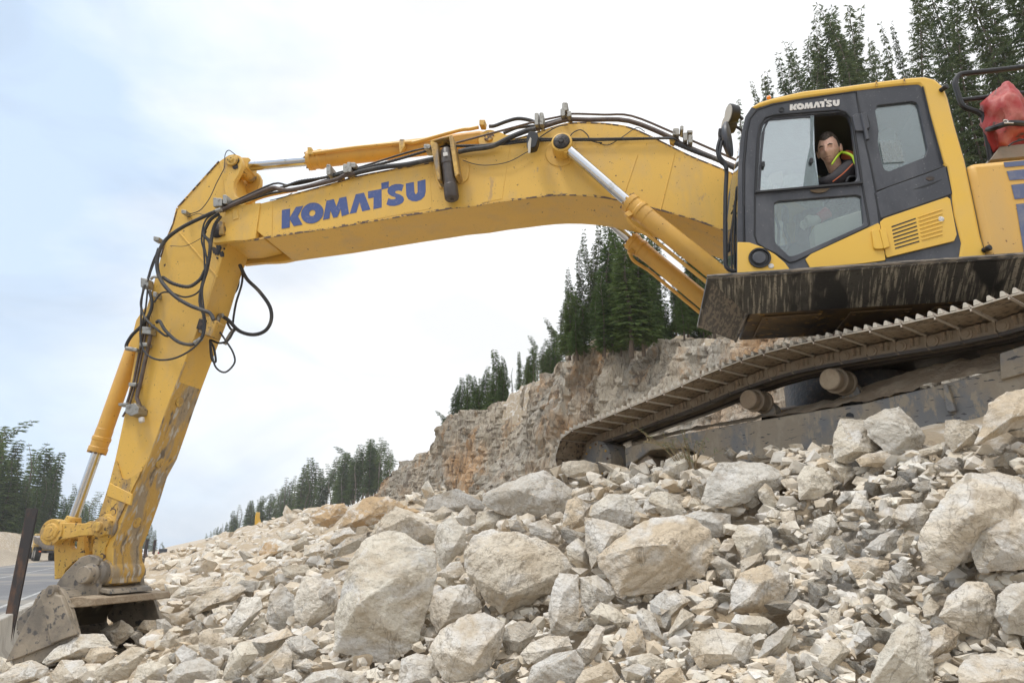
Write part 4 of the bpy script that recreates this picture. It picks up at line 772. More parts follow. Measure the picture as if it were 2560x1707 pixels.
P('beacon', MB().lathe(onl(*c1(398, 245), 1.0), Zu, [(0, .02), (.02, .018), (.03, .01)], 14), mat('amber_lens', (.8, .25, .03), .3), cab)
fq = lambda x, y: c1(545+(x-585)*(893-545)/(1868-585), 285+((y-945)-(x-587)*(672-945)/(1866-587))*(42/170)+(x-585)/(1868-585)*(250-285))
letters(fq, CL+.0095, Lt*-.003, 'lettering', M_wht, door)
P('warning_notice', MB().prism(pl([(1172, 545), (1316, 530), (1348, 685), (1200, 694)], CL-.012, c1), Lt*.001), glass_mat('notice_film', .1, .45, (.30, .33, .33)), cab, 0)
# mirrors, lamps, hand rail in front of the cab
P('mirror_stay', MB().tube(pl([(62, 510), (40, 600), (60, 680), (100, 730), (95, 900), (92, 1100), (95, 1380), (110, 1430), (140, 1448), (185, 1452)], 1.28, c1), .017, 10, 4), M_trim, cab, 0)
PE('mirror_stay', MB().tube(pl([(70, 540), (55, 640), (90, 690), (100, 740)], 1.33, c1), .012, 8, 4).prism(rnd(pl([(40, 480), (75, 478), (82, 530), (45, 535)], 1.24, c1), .3), Lt*.06), M_trim, cab, 0)
mc = onl(*c1(125, 525), 1.27)
mv = MB(); ax_ = (F*-1+Lt*.35).normalized(); up_ = Zu; rt_ = ax_.cross(up_).normalized()
rings = []
for d, k in ((0, .3), (.0, 1.0), (.02, 1.0), (.045, .8), (.06, .4)): rings.append([mc-ax_*d+rt_*(.11*k*math.cos(a)*1.0)+up_*(.16*k*math.sin(a)) for a in np.linspace(0, 2*np.pi, 25)[:-1]])
b0 = 0
for rg in rings: mv.v += rg
for i in range(len(rings)-1):
    for k in range(24): mv.f.append((i*24+k, i*24+(k+1) % 24, (i+1)*24+(k+1) % 24, (i+1)*24+k))
mv.f.append(tuple(range(24))); mv.f.append(tuple(range(4*24, 5*24)))
P('mirror', mv, M_cab, cab, 0)
for q, l in (((135, 350), 1.0), ((110, 430), .85)): 
    wl = P('work_lamp', MB().lathe(onl(*c1(q[0]+20, q[1]), l), F-Lt*-.3, [(-.05, .03), (-.03, .07), (.03, .085), (.05, .085)], 24), M_trim, cab, 0)
    P('lens', MB().prism(circ(onl(*c1(q[0]+20, q[1]), l)+(F+Lt*.3).normalized()*.051, .075, Lt-F*.3, Zu, 24), F*.006), M_beige, wl, 0)
    P('lamp_bracket', MB().tube([onl(*c1(q[0]+45, q[1]), l), onl(*c1(215, q[1]+40), l)], .012), M_trim, wl, 0)
PE('wiper', MB().tube(pl([(135, 1050), (160, 1000), (118, 1270), (112, 1320)], .95, c1), .008, 6).tube(pl([(150, 1000), (172, 940), (178, 860)], .9, c1), .010, 6).prism(pl([(105, 1265), (128, 1265), (128, 1315), (110, 1320)], .93, c1), Lt*.02), M_trim, cab, 0)
PE('front_hand_rail', MB().tube(pl([(178, 1440), (160, 1420), (158, 1150), (170, 900), (178, 860)], 1.2, c1), .010, 8, 3).tube(pl([(140, 1440), (138, 1200), (160, 960)], 1.0, c1), .008, 8, 3), M_trim, cab, 0)
# ---- interior
seat_c = onl(*c1(1180, 1050), .86)
P('operator_seat', MB().prism(rnd(pl([(960, 1130), (1300, 1060), (1330, 1180), (980, 1240)], 1.08, c1), .25), Lt*-.46).prism(rnd(pl([(1200, 1080), (1180, 700), (1150, 480), (1220, 440), (1290, 470), (1330, 1060)], 1.06, c1), .25), Lt*-.42), M_seat, cab, .02)
P('side_console', MB().prism(rnd(pl([(700, 1130), (1080, 1010), (1100, 1250), (740, 1360)], 1.22, c1), .2), Lt*-.16), M_beige, cab, .02)
PE('arm_rest', MB().tube(pl([(915, 1180), (910, 1100), (950, 1050), (975, 1020)], 1.2, c1), .012, 8, 3).tube(pl([(940, 830), (960, 795), (1010, 790), (1100, 800)], 1.27, c1), .012, 8, 3), M_trim, cab, 0)
P('joystick', MB().tube(pl([(510, 1330), (540, 1250), (510, 1160), (515, 1060)], 1.15, c1), .014, 8, 3).lathe(onl(*c1(515, 1110), 1.15), onl(*c1(510, 1040), 1.15)-onl(*c1(515, 1110), 1.15), [(0, .02), (.03, .03), (.12, .026), (.15, .012)], 14), M_trim, cab, 0)
P('pedal_lever', MB().tube(pl([(460, 1330), (470, 1150), (440, 1060)], 1.0, c1), .012, 8).prism(rnd(pl([(560, 1080), (600, 1062), (630, 1110), (590, 1130)], 1.0, c1), .3), Lt*.05), M_trim, cab, 0)
P('monitor', MB().prism(rnd(pl([(395, 790), (480, 770), (490, 850), (410, 865)], .75, c1), .2), Lt*.06).tube(pl([(440, 850), (430, 1100)], .77, c1), .02), M_beige, cab, .01)
# red bag strapped on the rail plate
def lump(px, l, th, cv, m, name, root=None, parent=None, seed=0, k=.0, cuts=3, amp=.03, fr=3.0):
    p = pl(px, l, cv) if cv else px; c = sum(p, Vector())/len(p); ring = []
    lay = [(0, 1.0), (.5, .86), (.9, .5), (-.5, .9), (-.9, .55)]
    bm = bmesh.new()
    for d, s_ in lay:
        for q in p: bm.verts.new(c+(q-c)*s_+Lt*(th*d))
    bmesh.ops.convex_hull(bm, input=bm.verts)
    bmesh.ops.delete(bm, geom=[v for v in bm.verts if not v.link_faces], context='VERTS')
    bmesh.ops.triangulate(bm, faces=bm.faces); bmesh.ops.subdivide_edges(bm, edges=bm.edges, cuts=cuts, use_grid_fill=True, smooth=.15)
    for v in bm.verts:
        n = noise.noise_vector((v.co+Vector((seed, 0, 0)))*fr); v.co += n*amp*.7+v.normal*(amp*.9*(.5-abs(noise.noise((v.co+Vector((seed, 3, 0)))*fr*2.2))*2)) if amp > .02 else n*amp
    mb = MB(); bm.verts.index_update(); mb.v = [v.co.copy() for v in bm.verts]; mb.f = [tuple(v.index for v in f.verts) for f in bm.faces]; bm.free()
    return mb
bag = thing('covered_extinguisher', 'red tarpaulin cover with black strap, standing on the steel plate by the guard rail', 'covered canister', tuple(onl(*c1(2070, 590), 1.05)))
lump([(1965, 600), (1975, 520), (1960, 440), (1910, 410), (1902, 285), (1955, 225), (2030, 152), (2078, 165), (2105, 240), (2170, 330), (2230, 470), (2210, 560), (2090, 580)], 1.08, .17, c1, M_red, '', seed=4, amp=.04, cuts=5).build('tarpaulin', M_red, bag, angle=60)
MB().tube([onl(*c1(x, y), l) for x, y, l in ((1930, 460, 1.08), (1985, 445, 1.24), (2080, 415, 1.28), (2200, 420, 1.2), (2230, 430, 1.0), (2080, 430, .88), (1950, 450, .95), (1930, 460, 1.08))], .022, 8, 3).build('strap', M_trim, bag)
MB().tube(pl([(2040, 400), (2050, 392), (2070, 400), (2065, 415), (2045, 412), (2110, 415)], 1.32, c1), .005, 6, 3).build('buckle', M_wht, bag)
MB().tube(pl([(2075, 575), (2110, 550), (2184, 530), (2230, 530)], 1.27, c1), .006, 6, 3).build('cord', M_trim, bag)
# ================================================================== TRACKS
top_px = [(2205, 312), (2030, 350), (1865, 385), (1712, 410), (1570, 435), (1430, 462), (1300, 489), (1175, 520), (1070, 554), (965, 593), (858, 635), (768, 678), (680, 712), (592, 745), (512, 777), (435, 807), (360, 835), (290, 862)]
tops = [tz(onm(*ck(x, y), 0)) for x, y in top_px]
ic = tz(onm(*ck(262, 1000), .02)); RI = max(.20, tops[-1][1]-ic[1])
t0, z0 = tops[0]; pth = []
tr = ic[0]-4.9; zs = ic[1]+.05                              # sprocket centre
for a in np.linspace(-90, 90, 14): pth.append((tr-.40*math.cos(R(a)), zs+.40*math.sin(R(a))))
pth += [(tr+.4, z0+.0), (t0-.25, z0+.02)]
pth += tops
tl, zl = tops[-1]
for a in np.linspace(75, -90, 14): pth.append((ic[0]+RI*math.cos(R(a)), ic[1]+RI*math.sin(R(a))))
pth += [(ic[0]-1, ic[1]-RI-.02), (ic[0]-3, ic[1]-RI-.02)]
PT = np.array(pth+[pth[0]]); sg = np.hypot(*np.diff(PT, axis=0).T); cum = np.r_[0, np.cumsum(sg)]; Ltot = cum[-1]; NS = round(Ltot/.216); pit = Ltot/NS
# phase so that a gap falls on the traced gaps
s_ref = cum[16+0]
def path(s): s = s % Ltot; return np.array([np.interp(s, cum, PT[:, 0]), np.interp(s, cum, PT[:, 1])])
MN, MF = .37, -.55
def local_mesh(name, mb, m, mats=()):
    me = bpy.data.meshes.new(name); me.from_pydata([tuple(v) for v in mb.v], [], mb.f); me.materials.append(m)
    for q in mats: me.materials.append(q)
    bm = bmesh.new(); bm.from_mesh(me); bmesh.ops.recalc_face_normals(bm, faces=bm.faces); bm.to_mesh(me); bm.free(); return me
X_, Y_, Z_ = Vector((1, 0, 0)), Vector((0, 1, 0)), Vector((0, 0, 1))
hp_ = pit/2
sm = MB(); sm.box((0, (MN+MF)/2, .006), X_*(hp_-.004), Y_*((MN-MF)/2), Z_*.006)
for gx in (-.075, 0, .075):
    sm.prism([(gx-.018, MN+.002, .012), (gx+.018, MN+.002, .012), (gx+.008, MN+.002, .050), (gx-.008, MN+.002, .050)], Y_*(MF-MN-.004))
sm.box((-hp_+.006, (MN+MF)/2, -.008), X_*.006, Y_*((MN-MF)/2), Z_*.010)
n_pl = len(sm.f)
shoe_me = local_mesh('track_shoe', sm, M_track, (M_grous,))
for p in shoe_me.polygons:
    if p.center.z > .02 or (abs(p.normal.y) > .8 and p.center.y > 0) or p.center.z < -.004 and p.normal.x < -.5: p.material_index = 1
lm = MB()
for y0 in (-.0, -.22):
    lm.prism([(-.125, y0, -.035), (-.10, y0, -.012), (.08, y0, -.010), (.12, y0, -.03), (.125, y0, -.075), (.09, y0, -.105), (-.09, y0, -.105), (-.125, y0, -.08)], Y_*-.035)
for gx in (-.045, -.005): lm.lathe((gx, .004, -.055), Z_, [(-.02, .014), (.02, .014), (.022, .018), (.042, .018)], 6)
lm.lathe((.07, -.01, -.06), Y_, [(0, .042), (.018, .040), (.019, .026), (.024, .024)], 20)
lm.prism([(-.112, .006, -.01), (-.096, .012, -.012), (-.088, .012, -.05), (-.094, .012, -.095), (-.12, .012, -.125), (-.135, .012, -.12), (-.106, .012, -.09)], Y_*-.05)
link_me = local_mesh('chain_link', lm, M_link)
rm = MB().box((0, -.018, -.112), X_*(hp_+.004), Y_*.03, Z_*.012).box((0, -.235, -.112), X_*(hp_+.004), Y_*.03, Z_*.012)
rail_me = local_mesh('link_rail', rm, M_rail)
def track(off, name_root):
    tc_ = OT+M*off
    # frame beam
    sgn = Vector(M*off)
    def q(pts, m): return [onm(*ck(*p), m)+sgn for p in pts]
    fside = [(395, 940), (500, 905), (700, 868), (960, 820), (1420, 742), (1560, 722), (1900, 640), (2200, 562), (2232, 558), (2238, 485), (2352, 445), (2900, 300), (2900, 760), (2352, 812), (1850, 872), (1420, 940), (1000, 1010), (790, 1042), (740, 1050), (760, 975), (700, 935), (520, 950), (400, 1040)]
    fr = P('track_frame', MB().prism(q(fside, .02), M*-.46), M_frame, bevel=.012)
    P('frame_lip', MB().prism(q([(1000, 1010), (1420, 940), (2352, 812), (2900, 735), (2900, 760), (2352, 830), (1420, 960), (790, 1060), (795, 1042)], .035), M*-.1), M_frame, fr, .004)
    up = q([(430, 915), (700, 850), (960, 806), (1160, 772), (1450, 700), (1560, 650), (1750, 588), (1950, 535), (2240, 488), (2900, 330)], -.26); dn = q([(430, 935), (700, 868), (960, 820), (1160, 788), (1420, 742), (1560, 722), (1750, 676), (1950, 627), (2240, 556), (2900, 400)], .025)
    mb = MB(); n = 60; rows = []
    def ip(a, t): k = t*(len(a)-1); i = min(int(k), len(a)-2); return a[i].lerp(a[i+1], k-i)
    for j in range(9):
        row = []
        for i in range(n+1):
            a = ip(dn, i/n).lerp(ip(up, i/n), j/8); a = a+Zu*(.022*noise.fractal(a*9, 1, 2, 4)+.012)+M*(.01*noise.noise(a*14)); row.append(a)
        rows.append(row)
    mb.v = [p for r in rows for p in r]
    for j in range(8):
        for i in range(n): mb.f.append((j*(n+1)+i, j*(n+1)+i+1, (j+1)*(n+1)+i+1, (j+1)*(n+1)+i))
    P('dirt_on_frame', mb, M_dirt, fr, 0, angle=60)
    P('oil_hole', MB().prism([p+M*.001 for p in q([(1478, 785), (1484, 770), (1500, 766), (1516, 774), (1520, 790)], .02)], M*.002), M_trim, fr, 0)
    P('frame_bracket', MB().prism(q([(1965, 635), (1985, 630), (2010, 700), (2030, 760), (1990, 770), (1978, 740)], .02), M*.04), M_frame, fr)
    P('step_plate', MB().prism(q([(2240, 480), (2352, 445), (2900, 300), (2900, 420), (2352, 580), (2246, 610)], .021), M*.03), M_frame, fr)
    # idler drum
    c = OT+T*ic[0]+Zu*ic[1]+sgn
    ri = RI-.085
    idl = P('idler_wheel', MB().lathe(c+M*.03, -M, [(-.01, ri*.55), (0, ri*.98), (.01, ri), (.30, ri), (.32, ri*.9)], 40), M_frame, fr)
    bb_ = MB()
    for k in range(12): a = k*math.pi/6; bb_.lathe(c+M*.03+(T*math.cos(a)+Zu*math.sin(a))*ri*.8, M, [(0, .013), (.014, .012)], 6)
    PE('bolt', bb_, M_chip, idl, 0)
    # carrier rollers
    for (x, y, rpx) in ((1002, 702, 54), (1402, 603, 62)):
        p0 = onm(*ck(x, y), .06)+sgn; rr = rpx/1.96/FPX*proj(p0-sgn)[2]*1.02
        ro = P('carrier_roller', MB().lathe(p0, -M, [(-.012, rr*.6), (-.008, rr*.86), (0, rr*.86), (.055, rr*.86), (.06, rr*.70), (.075, rr*.70), (.08, rr*1.02), (.105, rr*1.02), (.11, rr*.88), (.20, rr*.88), (.205, rr*1.02), (.23, rr*1.02)], 36), M_link, fr)
        P('hub_face', MB().lathe(p0+M*.013, M, [(-.004, rr*.78), (.0, rr*.78), (.006, rr*.5)], 30), M_dirt, ro, 0)
        P('roller_bracket', MB().prism([p0-M*.22+T*-.10-Zu*rr*.5, p0-M*.22-T*.02+Zu*.03, p0-M*.22+T*.03, p0-M*.22+T*.05-Zu*.32, p0-M*.22-T*.14-Zu*.32], M*-.1), M_frame, ro)
    # bottom rollers
    for k in range(8):
        p0 = OT+T*(ic[0]-.62-k*.48)+Zu*(ic[1]-RI+.20)+sgn+M*-.02
        P('track_roller', MB().lathe(p0, -M, [(0, .06), (.01, .10), (.06, .10), (.065, .085), (.25, .085), (.255, .10), (.30, .10)], 24), M_link, fr)
    spz = OT+T*tr+Zu*zs+sgn
    P('drive_sprocket', MB().lathe(spz+M*.05, -M, [(0, .20), (.02, .30), (.10, .33), (.12, .36), (.20, .36), (.22, .30)], 30), M_frame, fr)
    for i in range(NS):
        s = i*pit+PH; a = path(s-hp_); b = path(s+hp_); mid = (a+b)/2; d = b-a; d /= np.linalg.norm(d)
        tx = T*d[0]+Zu*d[1]; zx = (T*-d[1]+Zu*d[0]); yx = M
        if i == 0: pass
        # traversal direction is +t on the top run, so the outward normal is up there
        mtx = Matrix((( tx.x, yx.x, zx.x, 0), (tx.y, yx.y, zx.y, 0), (tx.z, yx.z, zx.z, 0), (0, 0, 0, 1)))
        pos = OT+T*float(mid[0])+Zu*float(mid[1])+sgn-Vector(exc.location)
        for me, nm in ((shoe_me, 'track_shoe'), (link_me, 'chain_link'), (rail_me, 'link_rail')):
            o = bpy.data.objects.new(nm, me); COL.objects.link(o); o.parent = fr; o.matrix_basis = Matrix.Translation(pos) @ mtx
            if nm == 'track_shoe' :
                m = o.modifiers.new('bevel', 'BEVEL'); m.width = .003; m.segments = 1
    return fr
PH = (s_ref % pit)+hp_
track(0, 'near'); track(-2.55, 'far')
cb = OT+T*(ic[0]-2.1)+M*-1.42
P('car_body', MB().box(cb+Zu*(ic[1]+.02), T*.75, M*.95, Zu*.22).box(cb+Zu*(ic[1]+.28), T*.6, M*.55, Zu*.14), M_belly, bevel=.03)
P('swivel_base', MB().lathe(cb+Zu*(ic[1]+.35), Zu, [(0, .6), (.30, .6)], 40), M_blk)
# ================================================================== THE OPERATOR
hc = onl(*c1(818, 603), 1.17)
per = thing('person', 'man with short dark hair, charcoal jacket and lime edged vest looking out of the cab', 'person', tuple(hc-Zu*.7))
view = (-hc).normalized(); fw = Vector((view.x, view.y, -.28)).normalized(); fw = (Matrix.Rotation(R(-13), 4, 'Z') @ fw).normalized()
rgt = fw.cross(Zu).normalized()*-1; upv = rgt.cross(fw)*-1 if rgt.cross(fw).z < 0 else rgt.cross(fw)
rl = Matrix.Rotation(R(-3), 3, fw)
rgt = rl @ rgt; upv = rl @ upv
HS = 1.04
def hl(x, y, z): return hc+(rgt*x+fw*y+upv*z)*HS            # x: viewer's right, y: out of the face, z: up
def g2(x, z, cx_, cz_, sx_, sz_): return math.exp(-((x-cx_)/sx_)**2-((z-cz_)/sz_)**2)
def head_pt(th, ph):
    x, y, z = math.cos(ph)*math.sin(th), math.cos(ph)*math.cos(th), math.sin(ph)
    X, Y, Z = x*.078, y*.094, z*.122
    if Z < 0:
        k = -Z/.122; X *= 1-.34*k**1.4; Y = Y*(1-.22*k) if Y > 0 else Y*(1-.75*k)
    if Y > 0:
        f = min(1, Y/.06)
        Y += f*(.026*g2(X, Z, 0, -.028, .013, .020)+.014*g2(X, Z, 0, 0, .010, .03)+.006*g2(X, Z, 0, .026, .05, .011)-.010*g2(X, Z, .030, .008, .014, .012)-.010*g2(X, Z, -.030, .008, .014, .012)
              + .005*g2(X, Z, 0, -.060, .024, .006)-.005*g2(X, Z, 0, -.067, .026, .0035)+.006*g2(X, Z, 0, -.075, .022, .006)+.012*g2(X, Z, 0, -.105, .022, .018)+.005*g2(X, Z, .042, -.025, .018, .02)+.005*g2(X, Z, -.042, -.025, .018, .02)-.004*g2(X, Z, .034, -.052, .006, .02)-.004*g2(X, Z, -.034, -.052, .006, .02))
    return X, Y, Z
mb = MB(); NT, NP = 96, 72
for j in range(NP+1):
    ph = -math.pi/2+math.pi*j/NP
    for i in range(NT): mb.v.append(hl(*head_pt(2*math.pi*i/NT, ph)))
for j in range(NP):
    for i in range(NT): mb.f.append((j*NT+i, j*NT+(i+1) % NT, (j+1)*NT+(i+1) % NT, (j+1)*NT+i))
# ears and neck grow out of the same mesh
for sx_ in (-1, 1):
    c = hl(sx_*.080, -.012, -.008); rings = []
    for d, k in ((-.012, .6), (0, 1), (.010, 1.05), (.014, .85), (.008, .55)):
        rings.append([c+(rgt*sx_*d+fw*(-abs(d)*.6)+fw*(.017*k*math.cos(a))+upv*(.033*k*math.sin(a)))*HS for a in np.linspace(0, 2*np.pi, 17)[:-1]])
    b0 = len(mb.v)
    for rg in rings: mb.v += rg
    for q in range(4):
        for k in range(16): mb.f.append((b0+q*16+k, b0+q*16+(k+1) % 16, b0+(q+1)*16+(k+1) % 16, b0+(q+1)*16+k))
    mb.f.append(tuple(b0+64+k for k in range(16)))
neckb = hl(.03, -.09, -.22)
mb.tube([hl(0, -.02, -.05), hl(.01, -.04, -.12), neckb], [.058*HS, .056*HS, .066*HS], 20)
mb.build('head', M_skin, per, angle=80)
hm = MB()
for j in range(37):
    for i in range(49):
        th = 2*math.pi*i/48; ph = -.55+(math.pi/2+.55)*j/36; X, Y, Z = head_pt(th, ph)
        hairline = .072-.012*math.cos(X*60) if Y > .02 else (-.005 if Y > -.02 else -.065)
        up_ = max(0, min(1, (Z-hairline)/.014)); k = 1+(.10+.06*noise.noise(Vector((X*40, Y*40, Z*40)))+.05*max(0, Z-.08)/.04)*up_-.05*(1-up_)
        hm.v.append(hl(X*k, Y*k, Z*k+(.006*up_ if Z > .06 else 0)))
for j in range(36):
    for i in range(48): hm.f.append((j*49+i, j*49+i+1, (j+1)*49+i+1, (j+1)*49+i))
hm.build('hair', M_hair, per, angle=80)
fm = MB()
for s_ in (-1, 1):
    fm.tube([hl(s_*.014, .0905, .022), hl(s_*.032, .091, .027), hl(s_*.050, .080, .021)], [.0045, .0058, .003], 6)
fm.build('eyebrow', M_hair, per)
for s_ in (-1, 1):
    c = hl(s_*.031, .069, .006)
    e = MB().lathe(c-fw*.010, fw, [(0, .010), (.006, .0135), (.012, .012), (.016, .006)], 16).build('eye', mat('eye_white', (.45, .40, .37), .3), per)
    MB().lathe(c+fw*.004, fw, [(0, .009), (.0025, .0085)], 12).build('iris', M_trim, e)
    MB().tube([hl(s_*.031-.015, .078, .009), hl(s_*.031, .086, .014), hl(s_*.031+.015, .078, .009)], .0032, 6, 3).tube([hl(s_*.031-.014, .076, .001), hl(s_*.031, .083, -.004), hl(s_*.031+.014, .076, .001)], .0022, 6, 3).build('eyelid', M_skin, e)
MB().tube([hl(-.022, .080, -.069), hl(-.008, .0905, -.066), hl(.008, .0905, -.0655), hl(.022, .080, -.066)], [.0016, .0034, .0034, .0016], 6, 3).build('lips', mat('lips', (.22, .07, .06), .5), per)
# body: one skinned surface
def skinned(name, verts, edges, radii, m, parent, sub=2):
    me = bpy.data.meshes.new(name); off = Vector(parent.location); me.from_pydata([Vector(v)-off for v in verts], edges, []); me.materials.append(m)
    o = bpy.data.objects.new(name, me); COL.objects.link(o); o.parent = parent
    s_ = o.modifiers.new('skin', 'SKIN'); s_.use_smooth_shade = True
    for v, r_ in zip(me.skin_vertices[0].data, radii): v.radius = r_ if isinstance(r_, tuple) else (r_, r_)
    me.skin_vertices[0].data[0].use_root = True
    u = o.modifiers.new('sub', 'SUBSURF'); u.levels = sub; u.render_levels = sub; return o
def ci(x, y, l): return onl(*c1(x, y), l)
nb = ci(895, 720, 1.10)
bv = [ci(1120, 1080, .86), ci(1080, 930, .90), ci(1010, 800, .98), nb, ci(975, 735, 1.19), ci(845, 830, 1.24), ci(690, 850, 1.12), ci(600, 870, 1.02), ci(985, 740, .72), ci(900, 880, .62), ci(760, 950, .66),
      ci(1060, 1120, 1.0), ci(840, 1060, 1.02), ci(650, 1060, 1.02), ci(640, 1260, 1.0), ci(1060, 1120, .74), ci(830, 1060, .72), ci(640, 1060, .72), ci(620, 1270, .72)]
be = [(0, 1), (1, 2), (2, 3), (2, 4), (4, 5), (5, 6), (6, 7), (2, 8), (8, 9), (9, 10), (0, 11), (11, 12), (12, 13), (13, 14), (0, 15), (15, 16), (16, 17), (17, 18)]
br_ = [.15, .15, .155, .075, .095, .066, .050, .036, .09, .06, .045, .10, .085, .07, .05, .10, .085, .07, .05]
skinned('jacket', bv, be, br_, M_jack, per)
MB().tube([neckb, hl(.012, -.045, -.155)], [.088, .074], 20).build('collar', M_jack, per, angle=70)
# vest: lime edging and orange cloth lying on the shoulder
MB().tube([ci(838, 705, 1.25), ci(872, 655, 1.25), ci(905, 620, 1.2), ci(945, 622, 1.16)], [.007, .009, .011, .010], 8, 5).build('vest_collar_edge', M_hiviz, per)
MB().tube([ci(905, 618, 1.19), ci(950, 628, 1.25), ci(985, 650, 1.29), ci(1005, 700, 1.31)], [.011, .015, .016, .011], 8, 5).build('vest_shoulder_edge', M_hiviz, per)
lump([(900, 640), (925, 612), (980, 628), (1005, 665), (1010, 740), (990, 720), (940, 660)], 1.14, .07, c1, M_orv, '', seed=3, amp=.008).build('vest', M_orv, per)
MB().tube([ci(985, 700, 1.295), ci(915, 770, 1.312), ci(845, 825, 1.305)], .0045, 6, 4).build('sleeve_piping', M_orv, per)
# gloved hand on the lever: palm, four bent fingers and a thumb
hb = ci(700, 1100, 1.19); dx_ = (ci(660, 1112, 1.19)-hb).normalized(); dz_ = Zu; dy_ = dx_.cross(dz_).normalized()
gl = MB(); gl.tube([hb-dx_*.06, hb-dx_*.02, hb+dx_*.04], [.030, .040, .036], 12)
for k, (ln_, r_) in enumerate(((.075, .0095), (.085, .010), (.08, .0095), (.062, .0085))):
    s0 = hb+dx_*.03+dz_*(.028-.018*k)+dy_*.012; gl.tube([s0, s0+dx_*ln_*.45+dy_*.012, s0+dx_*ln_*.72-dz_*.012-dy_*.006, s0+dx_*ln_*.62-dz_*.032-dy_*.02], [r_*1.1, r_, r_*.95, r_*.8], 8, 2)
gl.tube([hb+dz_*.02-dx_*.02, hb+dz_*.045+dx_*.02-dy_*.01, hb+dz_*.03+dx_*.055-dy_*.02], [.013, .012, .009], 8, 2)
gl.build('gloved_hand', mat('pale_work_glove', (.5, .48, .45), .8), per, angle=70)
MB().tube([hb-dx_*.13+dz_*.035, hb-dx_*.05+dz_*.008], [.05, .042], 14).build('glove_cuff', M_red, per)
MB().tube([hb-dx_*.30+dz_*.16, hb-dx_*.12+dz_*.03], [.062, .046], 14, 3).build('lower_sleeve', M_jack, per)
# ================================================================== ROCKS
def hit(x, y, near=1.2, far=140):
    r = ray(x, y); ts = np.geomspace(near, far, 260); z = H(ts*r.x, ts*r.y); d = ts*r.z-z; k = np.argmax(d < 0)
    if d[k] >= 0: return None
    if k == 0: return ts[0]
    a, b = ts[k-1], ts[k]; da, db = d[k-1], d[k]; return a+(b-a)*da/(da-db)
def refine(bm, L, mx=5):
    bmesh.ops.triangulate(bm, faces=bm.faces)
    for _ in range(mx):
        ed = [e for e in bm.edges if e.calc_length() > L]
        if not ed: break
        bmesh.ops.subdivide_edges(bm, edges=ed, cuts=1); bmesh.ops.triangulate(bm, faces=[f for f in bm.faces if len(f.verts) > 3])
def chip(bm, size, seed):
    sd_ = Vector((seed*1.7, seed*.9, seed*2.3)); bm.normal_update(); st = Vector((math.sin(seed), math.cos(seed*1.3), 1.2)).normalized()
    k1, k2 = 1.6/size, 5.5/size
    new = []
    for v in bm.verts:
        p = v.co+sd_; n = v.normal
        a = noise.fractal(p*k1, 1, 2, 3); b = noise.fractal(p*k2, .9, 2.1, 4)
        q = p.dot(st)*9/size+1.2*noise.noise(p*k1*1.4); step = (abs((q % 1)-.5)-.25)
        c = noise.voronoi(p*k1*1.7)[0]; cr = min(c[1]-c[0], .14)-.14
        new.append(n*(size*(.022*a+.018*b+.035*max(-.08, min(.08, step*1.6))+.045*cr)))
    for v, d in zip(bm.verts, new): v.co += d
def finish(bm, name, m, root, label=None):
    bm.verts.index_update(); me = bpy.data.meshes.new(name); bmesh.ops.recalc_face_normals(bm, faces=bm.faces)
    for v in bm.verts: v.co -= root
    for f in bm.faces: f.smooth = True
    for e in bm.edges:
        if len(e.link_faces) == 2 and e.calc_face_angle(0) > R(20): e.smooth = False
    bm.to_mesh(me); me.materials.append(m); o = bpy.data.objects.new(name, me); COL.objects.link(o); o.location = root; return o
def hullrock(pts, size, L, seed, bev=.02):
    bm = bmesh.new()
    for p in pts: bm.verts.new(p)
    r = bmesh.ops.convex_hull(bm, input=bm.verts)
    bmesh.ops.delete(bm, geom=[v for v in bm.verts if not v.link_faces], context='VERTS')
    bmesh.ops.dissolve_limit(bm, angle_limit=R(7), verts=bm.verts, edges=bm.edges)
    try: bmesh.ops.bevel(bm, geom=list(bm.edges), offset=size*bev, segments=1, affect='EDGES', clamp_overlap=True)
    except Exception: pass
    refine(bm, L); chip(bm, size, seed); return bm
G = []   # (cv, polygon, depth bias)
def add(cv, *polys, m=None):
    for p in polys: G.append((cv, p, m))
